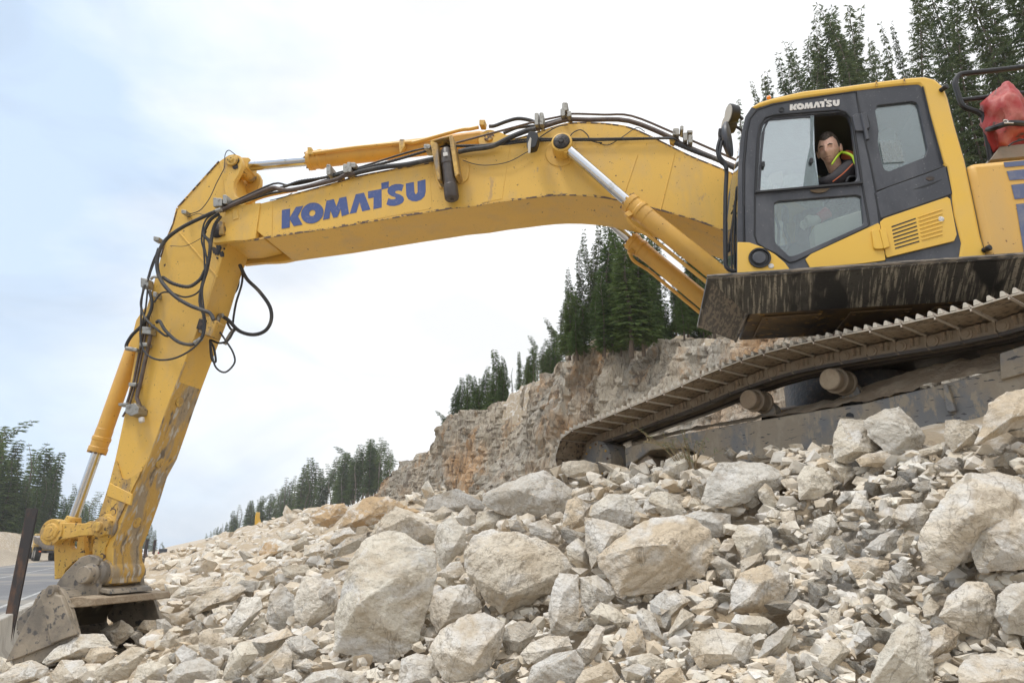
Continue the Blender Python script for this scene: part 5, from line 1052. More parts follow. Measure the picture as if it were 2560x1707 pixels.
add(k2, [(310, 920), (345, 860), (420, 590), (480, 490), (560, 420), (640, 410), (740, 430), (850, 490), (915, 560), (920, 680), (860, 880), (840, 1000), (790, 1120), (700, 1180), (600, 1205), (480, 1170), (320, 1120), (320, 1000)],
    [(525, 440), (570, 370), (620, 310), (680, 265), (780, 300), (900, 350), (960, 380), (940, 460), (880, 490), (740, 430), (640, 410)],
    [(900, 470), (930, 380), (1010, 330), (1090, 400), (1095, 500), (1040, 560), (960, 650), (925, 600), (915, 520)],
    [(1070, 600), (1075, 520), (1130, 430), (1240, 400), (1390, 410), (1540, 460), (1640, 510), (1730, 620), (1700, 650), (1610, 720), (1600, 790), (1460, 850), (1300, 905), (1220, 840), (1140, 700), (1080, 660)],
    [(1190, 200), (1290, 150), (1420, 90), (1550, 50), (1650, 110), (1770, 210), (1700, 290), (1600, 340), (1330, 325), (1290, 270), (1190, 260)],
    [(880, 870), (900, 790), (1000, 740), (1100, 720), (1180, 830), (1190, 870), (1060, 950), (920, 1020), (885, 930)],
    [(870, 1120), (900, 1050), (960, 980), (1060, 920), (1200, 900), (1320, 960), (1310, 1060), (1280, 1150), (1180, 1290), (1120, 1320), (960, 1300), (930, 1180)],
    [(690, 1330), (715, 1170), (800, 1130), (920, 1150), (940, 1250), (935, 1340)],
    [(1850, 570), (2000, 470), (2070, 390), (2200, 330), (2340, 322), (2450, 350), (2520, 420), (2560, 600), (2500, 680), (2350, 740), (2100, 790), (1990, 795), (1940, 730), (1870, 620)],
    [(1820, 330), (1840, 250), (1930, 195), (2060, 200), (2160, 320), (2060, 390), (1980, 395), (1880, 370)], [(2130, 300), (2140, 240), (2180, 190), (2250, 180), (2352, 200), (2420, 290), (2300, 330)],
    [(1665, 330), (1690, 230), (1740, 210), (1830, 260), (1800, 380), (1700, 420), (1660, 400)], [(1450, 370), (1560, 340), (1640, 420), (1650, 500), (1560, 480), (1470, 430)], [(1680, 510), (1750, 455), (1830, 510), (1810, 600), (1830, 640), (1760, 650), (1700, 590)],
    [(1785, 330), (1860, 370), (1980, 370), (2070, 410), (1980, 470), (1860, 560), (1830, 640), (1810, 560), (1790, 450)], [(1580, 890), (1600, 750), (1640, 660), (1760, 670), (1760, 900), (1750, 1020), (1690, 1040), (1590, 1020)],
    [(1760, 690), (1860, 675), (1940, 730), (1980, 790), (1900, 870), (1820, 920), (1770, 850)], [(1300, 1060), (1330, 970), (1420, 945), (1500, 960), (1520, 1010), (1420, 1130), (1340, 1160)], [(1820, 900), (1880, 830), (1980, 870), (2080, 950), (2010, 1010), (1850, 960)],
    [(1440, 1330), (1480, 1200), (1620, 1130), (1740, 1110), (1800, 1200), (1740, 1330)], [(1740, 1110), (1860, 960), (1910, 980), (1900, 1060), (1850, 1160), (1800, 1220)], [(1410, 1140), (1460, 1080), (1560, 1030), (1700, 1030), (1720, 1090), (1560, 1180), (1460, 1200)],
    [(2095, 900), (2130, 865), (2200, 900), (2260, 1060), (2180, 1090), (2120, 1010)], [(2010, 1080), (2060, 950), (2130, 1000), (2150, 1120), (2040, 1160)], [(2170, 830), (2260, 760), (2352, 790), (2330, 900), (2230, 950), (2180, 900)], [(2030, 1160), (2180, 1130), (2290, 1180), (2250, 1240), (2100, 1250)],
    [(75, 830), (140, 680), (280, 690), (330, 720), (345, 830), (280, 920), (150, 990), (90, 930)], [(140, 560), (140, 500), (250, 480), (310, 520), (230, 580)], [(290, 530), (400, 450), (510, 430), (520, 480), (420, 550), (330, 570)], [(290, 470), (330, 410), (410, 390), (430, 420), (370, 480)],
    [(830, 300), (870, 220), (960, 200), (1040, 165), (1240, 270), (1230, 290), (1000, 320)], [(1190, 120), (1200, 80), (1330, 60), (1440, 80), (1420, 110), (1280, 160), (1190, 180)], [(1650, 60), (1660, 10), (1790, 0), (1870, 20), (1880, 90), (1740, 110), (1680, 100)],
    [(1030, 340), (1100, 260), (1150, 320), (1150, 370), (1090, 400)], [(1150, 370), (1160, 300), (1320, 290), (1330, 350), (1270, 410), (1160, 410)], [(1340, 350), (1390, 315), (1440, 390), (1440, 420), (1350, 400)], [(40, 1040), (130, 1025), (220, 1090), (200, 1150), (110, 1190), (60, 1110)],
    [(90, 1210), (170, 1165), (240, 1200), (160, 1250)], [(80, 1340), (200, 1240), (350, 1220), (500, 1270), (560, 1340)], [(930, 660), (1000, 600), (1060, 590), (1100, 680), (1040, 720), (980, 740)], [(1110, 740), (1150, 720), (1210, 840), (1190, 870), (1130, 790)],
    [(1720, 1330), (1780, 1230), (1930, 1175), (2000, 1280), (1990, 1340)], [(2000, 1230), (2100, 1190), (2180, 1220), (2170, 1290), (2030, 1300)], [(2200, 1290), (2260, 1230), (2352, 1210), (2420, 1340), (2210, 1330)], [(860, 340), (960, 265), (1040, 300), (960, 350), (900, 360)], [(1860, 130), (1900, 100), (2000, 150), (1960, 180)], [(2050, 120), (2110, 70), (2180, 100), (2170, 160), (2090, 160)], [(1870, 10), (2000, 30), (2100, 70), (2080, 100), (1960, 80)])
add(k3, [(200, 570), (240, 430), (300, 350), (430, 335), (550, 350), (700, 400), (715, 440), (690, 490), (600, 510), (520, 490), (380, 590), (260, 595)], [(735, 430), (780, 360), (880, 370), (940, 440), (940, 500), (850, 550), (750, 550)],
    [(935, 330), (940, 200), (975, 95), (1110, 110), (1240, 290), (1060, 345), (1000, 355)], [(1100, 115), (1200, 60), (1300, 35), (1400, 130), (1450, 200), (1410, 300), (1240, 300), (1130, 200)], [(1060, 330), (1110, 300), (1240, 275), (1380, 300), (1360, 330), (1200, 370), (1090, 370)],
    [(1550, 200), (1560, 110), (1640, 105), (1750, 150), (1730, 240), (1600, 290)], [(1720, 250), (1760, 130), (1800, 20), (1900, -50), (2050, -85), (2200, -60), (2250, 60), (2100, 110), (1950, 180), (1860, 210)],
    [(1400, 780), (1440, 680), (1550, 570), (1600, 480), (1700, 400), (1850, 390), (1960, 410), (2150, 500), (2150, 700), (1700, 870), (1560, 950), (1440, 900)], [(1680, 760), (1700, 690), (1850, 590), (1950, 575), (2150, 620), (2180, 930), (1900, 960), (1750, 960), (1700, 870)],
    [(1410, 280), (1590, 220), (1610, 270), (1560, 300), (1420, 310)], [(1260, 650), (1300, 580), (1430, 565), (1480, 620), (1420, 740), (1300, 700)], [(110, 640), (170, 615), (370, 630), (370, 690), (330, 760), (230, 760), (150, 700)], [(372, 760), (410, 690), (560, 690), (600, 730), (610, 820), (500, 880), (430, 870)],
    [(355, 1180), (370, 1050), (420, 960), (560, 900), (700, 960), (690, 1050), (640, 1140), (560, 1190), (440, 1190)], [(1110, 820), (1200, 740), (1290, 710), (1310, 750), (1280, 840), (1180, 870)], [(1010, 890), (1120, 865), (1250, 890), (1250, 930), (1200, 980), (1060, 985)], [(1120, 1040), (1130, 985), (1240, 1040), (1240, 1080), (1190, 1100)],
    [(820, 720), (830, 660), (920, 630), (970, 700), (900, 770), (830, 780)], [(1030, 600), (1060, 510), (1120, 530), (1155, 600), (1130, 650), (1080, 640)], [(1130, 1600), (1200, 1400), (1290, 1250), (1400, 1200), (1480, 1290), (1400, 1400), (1500, 1600)], [(1360, 1410), (1420, 1300), (1560, 1240), (1640, 1290), (1620, 1370), (1440, 1470)],
    [(1520, 1200), (1590, 1060), (1680, 1000), (1800, 1010), (1840, 1080), (1860, 1300), (1790, 1335), (1620, 1280)], [(1830, 1200), (1850, 1080), (1920, 1020), (2050, 1000), (2150, 1150), (2120, 1330), (1900, 1290)], [(1620, 1500), (1700, 1410), (1850, 1390), (2000, 1480), (2100, 1600), (1650, 1620)],
    [(140, 1330), (160, 1280), (290, 1255), (480, 1310), (510, 1370), (470, 1480), (200, 1490), (150, 1430)], [(850, 1430), (900, 1340), (960, 1310), (1040, 1390), (940, 1500), (870, 1510)], [(510, 1440), (560, 1330), (660, 1250), (725, 1240), (700, 1350), (640, 1410)], [(370, 1230), (400, 1185), (560, 1200), (610, 1240), (560, 1310), (450, 1290)],
    [(1050, 1330), (1090, 1250), (1200, 1270), (1210, 1330), (1150, 1370), (1060, 1370)], [(680, 1200), (720, 1150), (790, 1210), (760, 1240), (700, 1240)], [(900, 1200), (920, 1150), (980, 1170), (970, 1280), (910, 1280)], [(230, 790), (280, 760), (320, 800), (310, 860), (250, 870)], [(255, 900), (300, 860), (410, 930), (400, 980), (330, 980)], [(420, 890), (540, 840), (550, 890), (430, 960)],
    [(520, 500), (560, 460), (600, 490), (640, 580), (580, 610), (530, 550)], [(1290, 790), (1320, 735), (1390, 750), (1380, 830), (1310, 850)], [(1260, 920), (1320, 885), (1390, 930), (1370, 1010), (1300, 1010)], [(1210, 950), (1260, 940), (1320, 1020), (1260, 1060), (1215, 1010)], [(1430, 1080), (1470, 1020), (1540, 1000), (1570, 1070), (1490, 1090)], [(1430, 1150), (1480, 1090), (1530, 1140), (1520, 1230), (1440, 1200)],
    [(600, 1600), (620, 1450), (680, 1390), (720, 1470), (740, 1600)], [(140, 1160), (240, 1090), (320, 1080), (300, 1140), (210, 1210)], [(10, 1310), (100, 1150), (170, 1190), (150, 1230), (60, 1290), (30, 1320)], [(0, 1230), (0, 1060), (60, 1050), (150, 1110), (90, 1170)],
    [(-10, 400), (10, 330), (90, 285), (160, 310), (170, 380), (110, 440), (20, 430)], [(-90, 560), (-60, 510), (20, 505), (130, 620), (100, 660), (0, 650)], [(640, 620), (720, 610), (740, 680), (660, 700)], [(1900, 180), (1990, 100), (2100, 110), (2120, 190), (1960, 210)], [(905, 350), (960, 335), (1060, 370), (1050, 440), (980, 460), (930, 420)], [(1500, 350), (1560, 310), (1680, 330), (1660, 390), (1560, 400)], [(740, 800), (800, 780), (830, 840), (780, 860)], [(640, 850), (700, 840), (740, 890), (700, 925), (650, 910)], [(950, 560), (1000, 500), (1050, 510), (1020, 560), (970, 580)])
add(k4, [(1230, 700), (1290, 630), (1440, 570), (1580, 540), (1610, 580), (1550, 650), (1380, 720), (1260, 760)], [(1460, 840), (1530, 720), (1590, 630), (1700, 630), (1720, 700), (1650, 760), (1580, 860), (1500, 920)], [(1740, 760), (1760, 620), (1830, 540), (1920, 620), (1930, 740), (1850, 850), (1790, 870)],
    [(1920, 700), (1970, 640), (2000, 500), (2100, 490), (2200, 560), (2215, 660), (2170, 740), (2040, 830), (1930, 790)], [(1300, 990), (1300, 860), (1370, 830), (1440, 880), (1500, 960), (1470, 1060), (1330, 1030)], [(1440, 1180), (1500, 1010), (1560, 930), (1640, 920), (1690, 1000), (1640, 1060), (1560, 1170)],
    [(1600, 920), (1720, 930), (1880, 830), (1920, 880), (1830, 950), (1720, 1030), (1680, 980)], [(1660, 1150), (1760, 1030), (1870, 920), (1910, 1000), (1900, 1120), (1840, 1190)], [(1860, 910), (2000, 880), (2090, 960), (2040, 1020), (1920, 1060)], [(270, 1060), (330, 980), (520, 870), (680, 870), (740, 950), (560, 960), (440, 1030), (300, 1080)],
    [(550, 1040), (590, 970), (700, 950), (770, 990), (700, 1050), (590, 1080)], [(600, 1120), (700, 1060), (860, 950), (980, 970), (900, 1050), (840, 1170), (640, 1190)], [(-40, 1160), (100, 1070), (210, 1040), (320, 1090), (310, 1180), (0, 1220)], [(330, 1130), (400, 1040), (540, 1040), (570, 1110), (560, 1214), (360, 1214)],
    [(650, 850), (790, 780), (870, 830), (880, 870), (760, 960), (710, 900)], [(890, 840), (940, 780), (1020, 780), (1030, 870), (960, 880)], [(1020, 780), (1080, 770), (1140, 840), (1080, 870), (1030, 860)], [(1140, 910), (1280, 860), (1310, 900), (1290, 960), (1190, 960)], [(1040, 930), (1100, 850), (1160, 870), (1170, 930), (1090, 980)],
    [(1090, 1150), (1180, 1060), (1320, 1020), (1440, 1100), (1430, 1214), (1100, 1214)], [(860, 1214), (900, 1080), (1000, 1040), (1090, 1080), (1080, 1190)], [(1140, 990), (1200, 940), (1290, 1000), (1280, 1070), (1160, 1090)], [(920, 600), (1000, 580), (1080, 690), (1060, 700), (960, 690)], [(950, 560), (1060, 510), (1130, 560), (1060, 600)],
    [(1200, 560), (1320, 500), (1440, 490), (1460, 560), (1370, 600), (1220, 600)], [(1830, 440), (1900, 420), (2010, 420), (2040, 470), (1960, 520), (1860, 500)], [(1690, 460), (1780, 400), (1830, 420), (1790, 480), (1720, 500)], [(1560, 440), (1620, 410), (1690, 440), (1680, 490), (1580, 490)], [(1680, 340), (1720, 270), (1790, 245), (1900, 290), (1910, 330), (1800, 370), (1690, 400)],
    [(1380, 340), (1440, 320), (1490, 330), (1480, 370), (1400, 380)], [(2150, 260), (2190, 200), (2290, 180), (2330, 220), (2250, 270), (2180, 290)], [(1820, 1210), (1850, 1130), (1930, 1100), (1980, 1160), (1970, 1210)], [(1920, 1080), (2000, 1030), (2100, 1080), (2010, 1130)], [(1700, 800), (1730, 790), (1790, 870), (1760, 890), (1710, 850)],
    [(1580, 880), (1640, 840), (1700, 760), (1730, 740), (1730, 830), (1660, 870)], [(100, 1020), (180, 950), (250, 960), (240, 1000), (130, 1030)], [(250, 980), (300, 905), (320, 930), (270, 1010)], [(400, 880), (440, 850), (510, 860), (480, 910), (420, 900)], [(780, 790), (830, 730), (870, 760), (860, 800)], [(1100, 740), (1220, 720), (1260, 780), (1170, 830), (1120, 800)],
    [(1180, 640), (1260, 590), (1400, 600), (1440, 560), (1180, 560), (1100, 640)], [(-20, 1080), (0, 1020), (60, 1040), (90, 1090), (20, 1150)], [(980, 620), (1080, 640), (1160, 640), (1120, 700), (1060, 720)], [(1520, 560), (1580, 520), (1690, 530), (1680, 590), (1600, 610)], [(1840, 400), (1930, 370), (2000, 390), (1940, 430), (1860, 430)])
add(k2, [(340, 400), (400, 270), (520, 215), (640, 212), (745, 270), (700, 310), (560, 360), (450, 420)], [(170, 330), (250, 270), (380, 250), (400, 300), (300, 400), (200, 380)], [(620, 290), (740, 265), (830, 300), (800, 340), (700, 330)], m=True)
add(k4, [(1690, 345), (1730, 275), (1800, 255), (1890, 300), (1900, 335), (1790, 375), (1710, 400)], m=True)
MASK = np.zeros((230, 340), bool)                          # 10 px cells taken by traced rocks (x from -200, y from 0)
def inpoly(px, X, Y):
    c = np.zeros(X.shape, bool); n = len(px)
    for i in range(n):
        x0, y0 = px[i]; x1, y1 = px[(i+1) % n]
        if y0 == y1: continue
        k = ((Y < y0) != (Y < y1)) & (X < (x1-x0)*(Y-y0)/(y1-y0)+x0); c ^= k
    return c
MX, MY = np.meshgrid(np.arange(340)*10-200+5, np.arange(230)*10+5)
PLACE = []
random.seed(11)
WHERE = [(lambda x, y: x > 2000 and y < 1330, 'below the track frame at right'), (lambda x, y: x > 1850 and y >= 1330, 'in the lower right corner'), (lambda x, y: 1350 < x <= 2000 and y < 1330, 'below the front of the track'), (lambda x, y: x < 420, 'beside the bucket'), (lambda x, y: 420 <= x < 800 and y >= 1480, 'right of the bucket'), (lambda x, y: x < 800, 'on the far left slope'), (lambda x, y: y > 1550, 'at the bottom middle'), (lambda x, y: y < 1330, 'near the crest below the rock cut'), (lambda x, y: True, 'in the middle of the pile')]
def where(x, y):
    for f, s in WHERE:
        if f(x, y): return s
usedlab = {}
def rock_label(wpx, hpx, x, y, i):
    asp = wpx/max(hpx, 1); s = 'huge' if max(wpx, hpx) > 230 else 'big' if max(wpx, hpx) > 130 else 'medium' if max(wpx, hpx) > 70 else 'small'
    f = 'flat wide' if asp > 1.9 else 'tall upright' if asp < .65 else 'broad' if asp > 1.3 else 'blocky'
    return f'{s} {f} pale rock {where(x, y)}'
rocks = []
M_och = rock_mat('ochre_stained_rock', [(.50, .33, .17), (.44, .31, .18), (.55, .42, .27)], .3, .05, point=True)
for i, (cv, poly, mm) in enumerate(G):
    px = [cv(*p) for p in poly]; xs = [p[0] for p in px]; ys = [p[1] for p in px]; cx_, cy_ = (min(xs)+max(xs))/2, (min(ys)+max(ys))/2; wpx, hpx = max(xs)-min(xs), max(ys)-min(ys)
    yb = min(cy_+.32*hpx, 1900)
    D = hit(cx_, yb) or hit(cx_, yb+15) or hit(cx_, yb+40)
    if D is None: continue
    MASK |= inpoly(px, MX, MY)
    sz = max(wpx, hpx)/FPX*D; mn = min(wpx, hpx)/FPX*D
    D = D*1.0-.30*mn
    for attempt in (0,):
        pts = []
        for x, y in px:
            k = D*(1+.55*(-(y-yb)/FPX)); pts.append(ray(x, y)*k)
        rs = random.Random(i*31+5)
        # front ridge points and a bulk behind
        for _ in range(3 if len(px) < 9 else 4):
            a = rs.uniform(0, 6.28); f_ = rs.uniform(.2, .6)
            # pick along the line centre -> outline point
            q = px[rs.randrange(len(px))]; x, y = cx_+(q[0]-cx_)*f_, cy_+(q[1]-cy_)*f_
            k = D*(1+.55*(-(y-yb)/FPX))-mn*rs.uniform(.18, .42); pts.append(ray(x, y)*k)
        for q in px:
            x, y = cx_+(q[0]-cx_)*.72, cy_+(q[1]-cy_)*.72+.0; k = D*(1+.55*(-(y-yb)/FPX))+mn*rs.uniform(.35, .6); pts.append(ray(x, y)*k)
        L = max(3.6/FPX*2.5*D*.55, sz/90)
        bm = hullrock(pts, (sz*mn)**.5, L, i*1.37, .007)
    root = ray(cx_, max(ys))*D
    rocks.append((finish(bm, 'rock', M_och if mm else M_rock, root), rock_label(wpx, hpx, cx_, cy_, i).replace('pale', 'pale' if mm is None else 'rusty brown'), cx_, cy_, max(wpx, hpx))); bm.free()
# more single rocks in the gaps
base = []
for s in range(16):
    rs = random.Random(s+100); pts = []
    sx_, sy_, sz_ = rs.uniform(.35, .6), rs.uniform(.3, .5), rs.uniform(.22, .42)
    while len(pts) < 13:
        p = Vector((rs.uniform(-1, 1), rs.uniform(-1, 1), rs.uniform(-1, 1)))
        if p.length < 1.25 and max(abs(p.x), abs(p.y), abs(p.z)) > .62: pts.append(Vector((p.x*sx_, p.y*sy_, p.z*sz_)))
    bm = hullrock(pts, .8, .09, s*3.1, .012); me = bpy.data.meshes.new('rock')
    for f in bm.faces: f.smooth = True
    for e in bm.edges:
        if len(e.link_faces) == 2 and e.calc_face_angle(0) > R(20): e.smooth = False
    bm.to_mesh(me); bm.free(); me.materials.append(M_rock); base.append(me)
rs = random.Random(77); tries = 0
while len(rocks) < 292 and tries < 9000:
    tries += 1; x = rs.uniform(-20, 2580); y = rs.uniform(1130, 1720); s = 46*math.exp(rs.gauss(0, .35))
    if y < 1330 and x < 1000: s *= .8
    j, i_ = int(y/10), int((x+200)/10)
    if MASK[min(j, 229), i_]: continue
    if x < 330 and y < 1640: continue
    D = hit(x, y)
    if D is None or D > 75: continue
    p = ray(x, y)*D
    if uv(p.x, p.y)[0] < -1.0: continue
    w_ = s/FPX*D; o = bpy.data.objects.new('rock', base[rs.randrange(16)]); COL.objects.link(o); o.scale = (w_*rs.uniform(.8, 1.3), w_*rs.uniform(.8, 1.2), w_*rs.uniform(.7, 1.2)); o.rotation_euler = (rs.uniform(-.7, .7), rs.uniform(-.7, .7), rs.uniform(0, 6.28)); o.location = p+Zu*w_*.12
    MASK |= ((MX-x)**2+(MY-y)**2 < (s*.42)**2)
    rocks.append((o, rock_label(s*1.1, s, x, y, 0), x, y, s))
groups = {}
for t in rocks: groups.setdefault(t[1], []).append(t)
ORD = ['leftmost', 'second from left', 'third from left', 'fourth from left', 'fifth from left', 'sixth from left', 'seventh from left', 'eighth from left', 'ninth from left', 'tenth from left']
for lab, L in groups.items():
    L.sort(key=lambda t: t[2])
    for i, t in enumerate(L):
        full = lab if len(L) == 1 else f'{lab}, {ORD[i]}' if len(L) <= 10 and i < 10 else lab
        tag(t[0], full, 'rock', 'blasted rocks heaped on the slope')
# ---- rubble too fine to count: one object
def rubble(name, n, smin, smax, seed, xr, yr, m, far=75, avoid=True):
    rg = np.random.default_rng(seed); V = []; Fc = []; b = 0; bs = []
    for s in range(20):
        r2 = random.Random(seed*50+s); bm = bmesh.new()
        for _ in range(11):
            p = Vector((r2.gauss(0, 1), r2.gauss(0, 1), r2.gauss(0, 1))).normalized()*r2.uniform(.42, .58); bm.verts.new((p.x*1.1, p.y*.85, p.z*.65))
        bmesh.ops.convex_hull(bm, input=bm.verts); bmesh.ops.delete(bm, geom=[v for v in bm.verts if not v.link_faces], context='VERTS'); bm.verts.index_update()
        bs.append((np.array([v.co[:] for v in bm.verts]), [tuple(v.index for v in f.verts) for f in bm.faces])); bm.free()
    xs = rg.uniform(*xr, n); ys = yr[0]+(yr[1]-yr[0])*rg.uniform(0, 1, n)
    for x, y in zip(xs, ys):
        j, i_ = int(y/10), int((x+200)/10)
        if avoid and 0 <= i_ < 340 and j < 230 and MASK[j, i_] and rg.random() < .965: continue
        D = hit(x, y)
        if D is None or D > far: continue
        p = ray(x, y)*D
        if uv(p.x, p.y)[0] < -.9+.4*rg.random(): continue
        q = rg.uniform(0, 1)**1.9; s = (smin+(smax-smin)*q)/FPX*D
        s = min(s, .50)
        v, f = bs[rg.integers(20)]; e = Matrix.Rotation(rg.uniform(0, 6.28), 3, 'Z') @ Matrix.Rotation(rg.uniform(-.8, .8), 3, 'X')
        w_ = (v*s) @ np.array(e).T+np.array([p.x, p.y, p.z+s*.04]); V.append(w_); Fc += [tuple(b+k for k in t) for t in f]; b += len(v)
    V = np.concatenate(V); me = bpy.data.meshes.new(name); me.from_pydata(V.tolist(), [], Fc); me.materials.append(m); o = bpy.data.objects.new(name, me); COL.objects.link(o)
    tag(o, 'loose pale rubble and gravel filling every gap between the larger rocks', 'rubble', kind='stuff'); return o
rubble('rubble', 11500, 10, 66, 5, (-150, 2800), (1120, 1780), M_stone)
# ================================================================== TREES
def leaf_mat(name, c0, c1_, c2_):
    m = bpy.data.materials.new(name); m.use_nodes = True; t = m.node_tree; b = t.nodes['Principled BSDF']; b.inputs['Roughness'].default_value = .7; b.inputs['Specular IOR Level'].default_value = .2
    g = t.nodes.new('ShaderNodeNewGeometry'); oi = t.nodes.new('ShaderNodeObjectInfo'); r = t.nodes.new('ShaderNodeValToRGB'); r.color_ramp.elements[0].color = (*c0, 1); r.color_ramp.elements[1].color = (*c2_, 1); e = r.color_ramp.elements.new(.6); e.color = (*c1_, 1)
    a = t.nodes.new('ShaderNodeMath'); a.operation = 'MULTIPLY_ADD'; a.inputs[1].default_value = .55; t.links.new(g.outputs['Random Per Island'], a.inputs[0])
    a2 = t.nodes.new('ShaderNodeMath'); a2.operation = 'MULTIPLY'; a2.inputs[1].default_value = .45; t.links.new(oi.outputs['Random'], a2.inputs[0]); t.links.new(a2.outputs[0], a.inputs[2])
    t.links.new(a.outputs[0], r.inputs[0]); t.links.new(r.outputs[0], b.inputs['Base Color'])
    tl = t.nodes.new('ShaderNodeBsdfTranslucent'); t.links.new(r.outputs[0], tl.inputs[0]); mx = t.nodes.new('ShaderNodeMixShader'); mx.inputs[0].default_value = .3; t.links.new(b.outputs[0], mx.inputs[1]); t.links.new(tl.outputs[0], mx.inputs[2]); t.links.new(mx.outputs[0], t.nodes['Material Output'].inputs[0])
    return m
M_spr = leaf_mat('spruce_needles', (.045, .075, .026), (.095, .145, .045), (.15, .19, .065))
M_pin = leaf_mat('pine_needles', (.050, .074, .032), (.10, .135, .058), (.165, .175, .085))
M_bark = mat('conifer_bark', (.13, .105, .085), .95, mix=[(6, .5, .65, (.24, .215, .185), (1, 1, .3), 5)])
M_pale = mat('pale_bark', (.30, .27, .24), .95, mix=[(6, .5, .65, (.16, .135, .11), (1, 1, .3), 5)])
def conifer(seed, base, wid, nb, nt_, droop, shape, leaf, bare=0, sprig=.022, rtr=.012, barkm=None):
    """unit height tree: base = crown start, wid = crown half width"""
    rg = np.random.default_rng(seed); V = []; Fc = []; tw = MB()
    lean = rg.normal(0, .006, 2); tp = [Vector((lean[0]*math.sin(k*1.1)*k, lean[1]*math.sin(k*.9)*k, h)) for k, h in enumerate(np.linspace(-.12, .99, 9))]
    tw.tube(tp, [rtr*1.25, rtr*1.1, rtr, rtr*.9, rtr*.75, rtr*.6, rtr*.42, rtr*.25, .001], 7)
    def tx(h): k = (h+.12)/1.11*8; i = min(int(k), 7); return tp[i].lerp(tp[i+1], k-i)
    def quad(p, d, w_, ln_):
        d = d/np.linalg.norm(d); s = np.cross(d, rg.normal(0, 1, 3)); s /= np.linalg.norm(s)+1e-9; b = len(V)
        V.extend([p-s*w_*.3, p+s*w_*.3, p+d*ln_*.6+s*w_*.5, p+d*ln_, p+d*ln_*.55-s*w_*.5]); Fc.append((b, b+1, b+2, b+3, b+4))
    per_ = 6 if shape == 'spruce' else 5; nw = max(1, nb//per_)
    for k in range(nb):
        h = base+(1-base)*((k//per_)+rg.uniform(.1, .55))/nw; t = min(.995, (h-base)/(1-base)); a = (k % per_)*2*np.pi/per_+(k//per_)*1.9+rg.uniform(-.5, .5)
        if shape == 'spruce': L = wid*((1-t)**.85*.95+.05)*rg.uniform(.55, 1.15)*(min(1, t*6+.5))
        else: L = wid*(min(1, (1-t)*1.7)**.85*min(1, t*3+.5)+.04)*rg.uniform(.35, 1.25)
        up = .30*t-droop*(1-t)+rg.normal(0, .12); c = np.array(tx(h)); dh = np.array([math.cos(a), math.sin(a), up]); bend = rg.uniform(0, .5)*(-.5 if shape == 'spruce' else .7)
        n = max(4, int(nt_*L/wid)); pr = c
        P_ = [c+dh*L*s+np.array([0, 0, bend*L*s*s]) for s in np.linspace(0, 1, 5)]
        if shape != 'spruce' or k % 3 == 0: tw.tube([Vector(q) for q in P_], [rtr*.22, rtr*.17, rtr*.12, rtr*.08, .0005], 3)
        for j in range(n):
            s = ((j+rg.uniform(0, 1))/n)**(.75 if shape == 'spruce' else .5); p = c+dh*L*s+np.array([0, 0, bend*L*s*s])
            if shape == 'spruce':
                side = np.array([-math.sin(a), math.cos(a), 0])*rg.choice([-1, 1]); spread = sprig*(1.5-s*.6)
                p = p+side*rg.uniform(0, spread*.7); d = side*.8+dh*rg.uniform(.2, 1)+np.array([0, 0, rg.uniform(-.75, .1)]); quad(p, d, spread*.27, spread*rg.uniform(.8, 1.7))
            else:
                for _ in range(2):
                    d = rg.normal(0, 1, 3)+dh*.8+np.array([0, 0, .5]); quad(p+rg.normal(0, sprig*.35, 3), d, sprig*.33, sprig*rg.uniform(.7, 1.3))
    for k in range(bare):                                   # dead stubs below the crown
        h = rg.uniform(.03, max(base, .05)); a = rg.uniform(0, 6.28); L = wid*rg.uniform(.15, .55); c = tx(h); tw.tube([c, c+Vector((math.cos(a)*L, math.sin(a)*L, -.2*L))], [rtr*.14, .0006], 3)
    me = bpy.data.meshes.new('crown'); me.from_pydata([tuple(v) for v in V], [], Fc); me.materials.append(leaf)
    tm = bpy.data.meshes.new('trunk'); tm.from_pydata([tuple(v) for v in tw.v], [], tw.f); tm.materials.append(barkm or M_bark); tm.polygons.foreach_set('use_smooth', [True]*len(tw.f))
    return me, tm
PR = {'spruce': [conifer(s, .04, .16, 190, 46, .45, 'spruce', M_spr, 6, .024) for s in (1, 2, 3, 4)],
      'narrow': [conifer(s, .03, .085, 120, 24, .5, 'spruce', M_spr, 4, .016) for s in (11, 12)],
      'pine': [conifer(s, .12, .155, 170, 60, .22, 'spruce', M_pin, 26, .0165, .0085) for s in (21, 22, 23, 24)],
      'big': [conifer(s, .14, .16, 230, 100, .28, 'spruce', M_pin, 40, .0115, .008) for s in (31, 32, 33)],
      'bare': [conifer(s, .45, .10, 90, 26, .3, 'spruce', M_spr, 34, .018, .007, M_pale) for s in (41, 42, 43)]}
tseed = random.Random(5); TREES = []
def tree(kind, xt, yt, yb, Y, desc, grp, wmul=1.0, xb=None):
    r = ray(xb if xb is not None else xt, yb); base = r*(Y/r.y); rt = ray(xt, yt); top = rt*(Y/rt.y); hh = top.z-base.z
    me, tm = PR[kind][tseed.randrange(len(PR[kind]))]; e = bpy.data.objects.new('conifer_tree', None); COL.objects.link(e); e.location = (top.x, Y, base.z); e.rotation_euler = (0, 0, tseed.uniform(0, 6.28)); wd = hh*tseed.uniform(.88, 1.15)*wmul; e.scale = (wd, wd, hh)
    for m, n in ((me, 'crown'), (tm, 'trunk')):
        o = bpy.data.objects.new(n, m); COL.objects.link(o); o.parent = e
    e['category'] = 'tree'; e['group'] = grp; TREES.append((e, desc, xt, grp)); return e
g1 = 'conifers along the top of the rock cut'
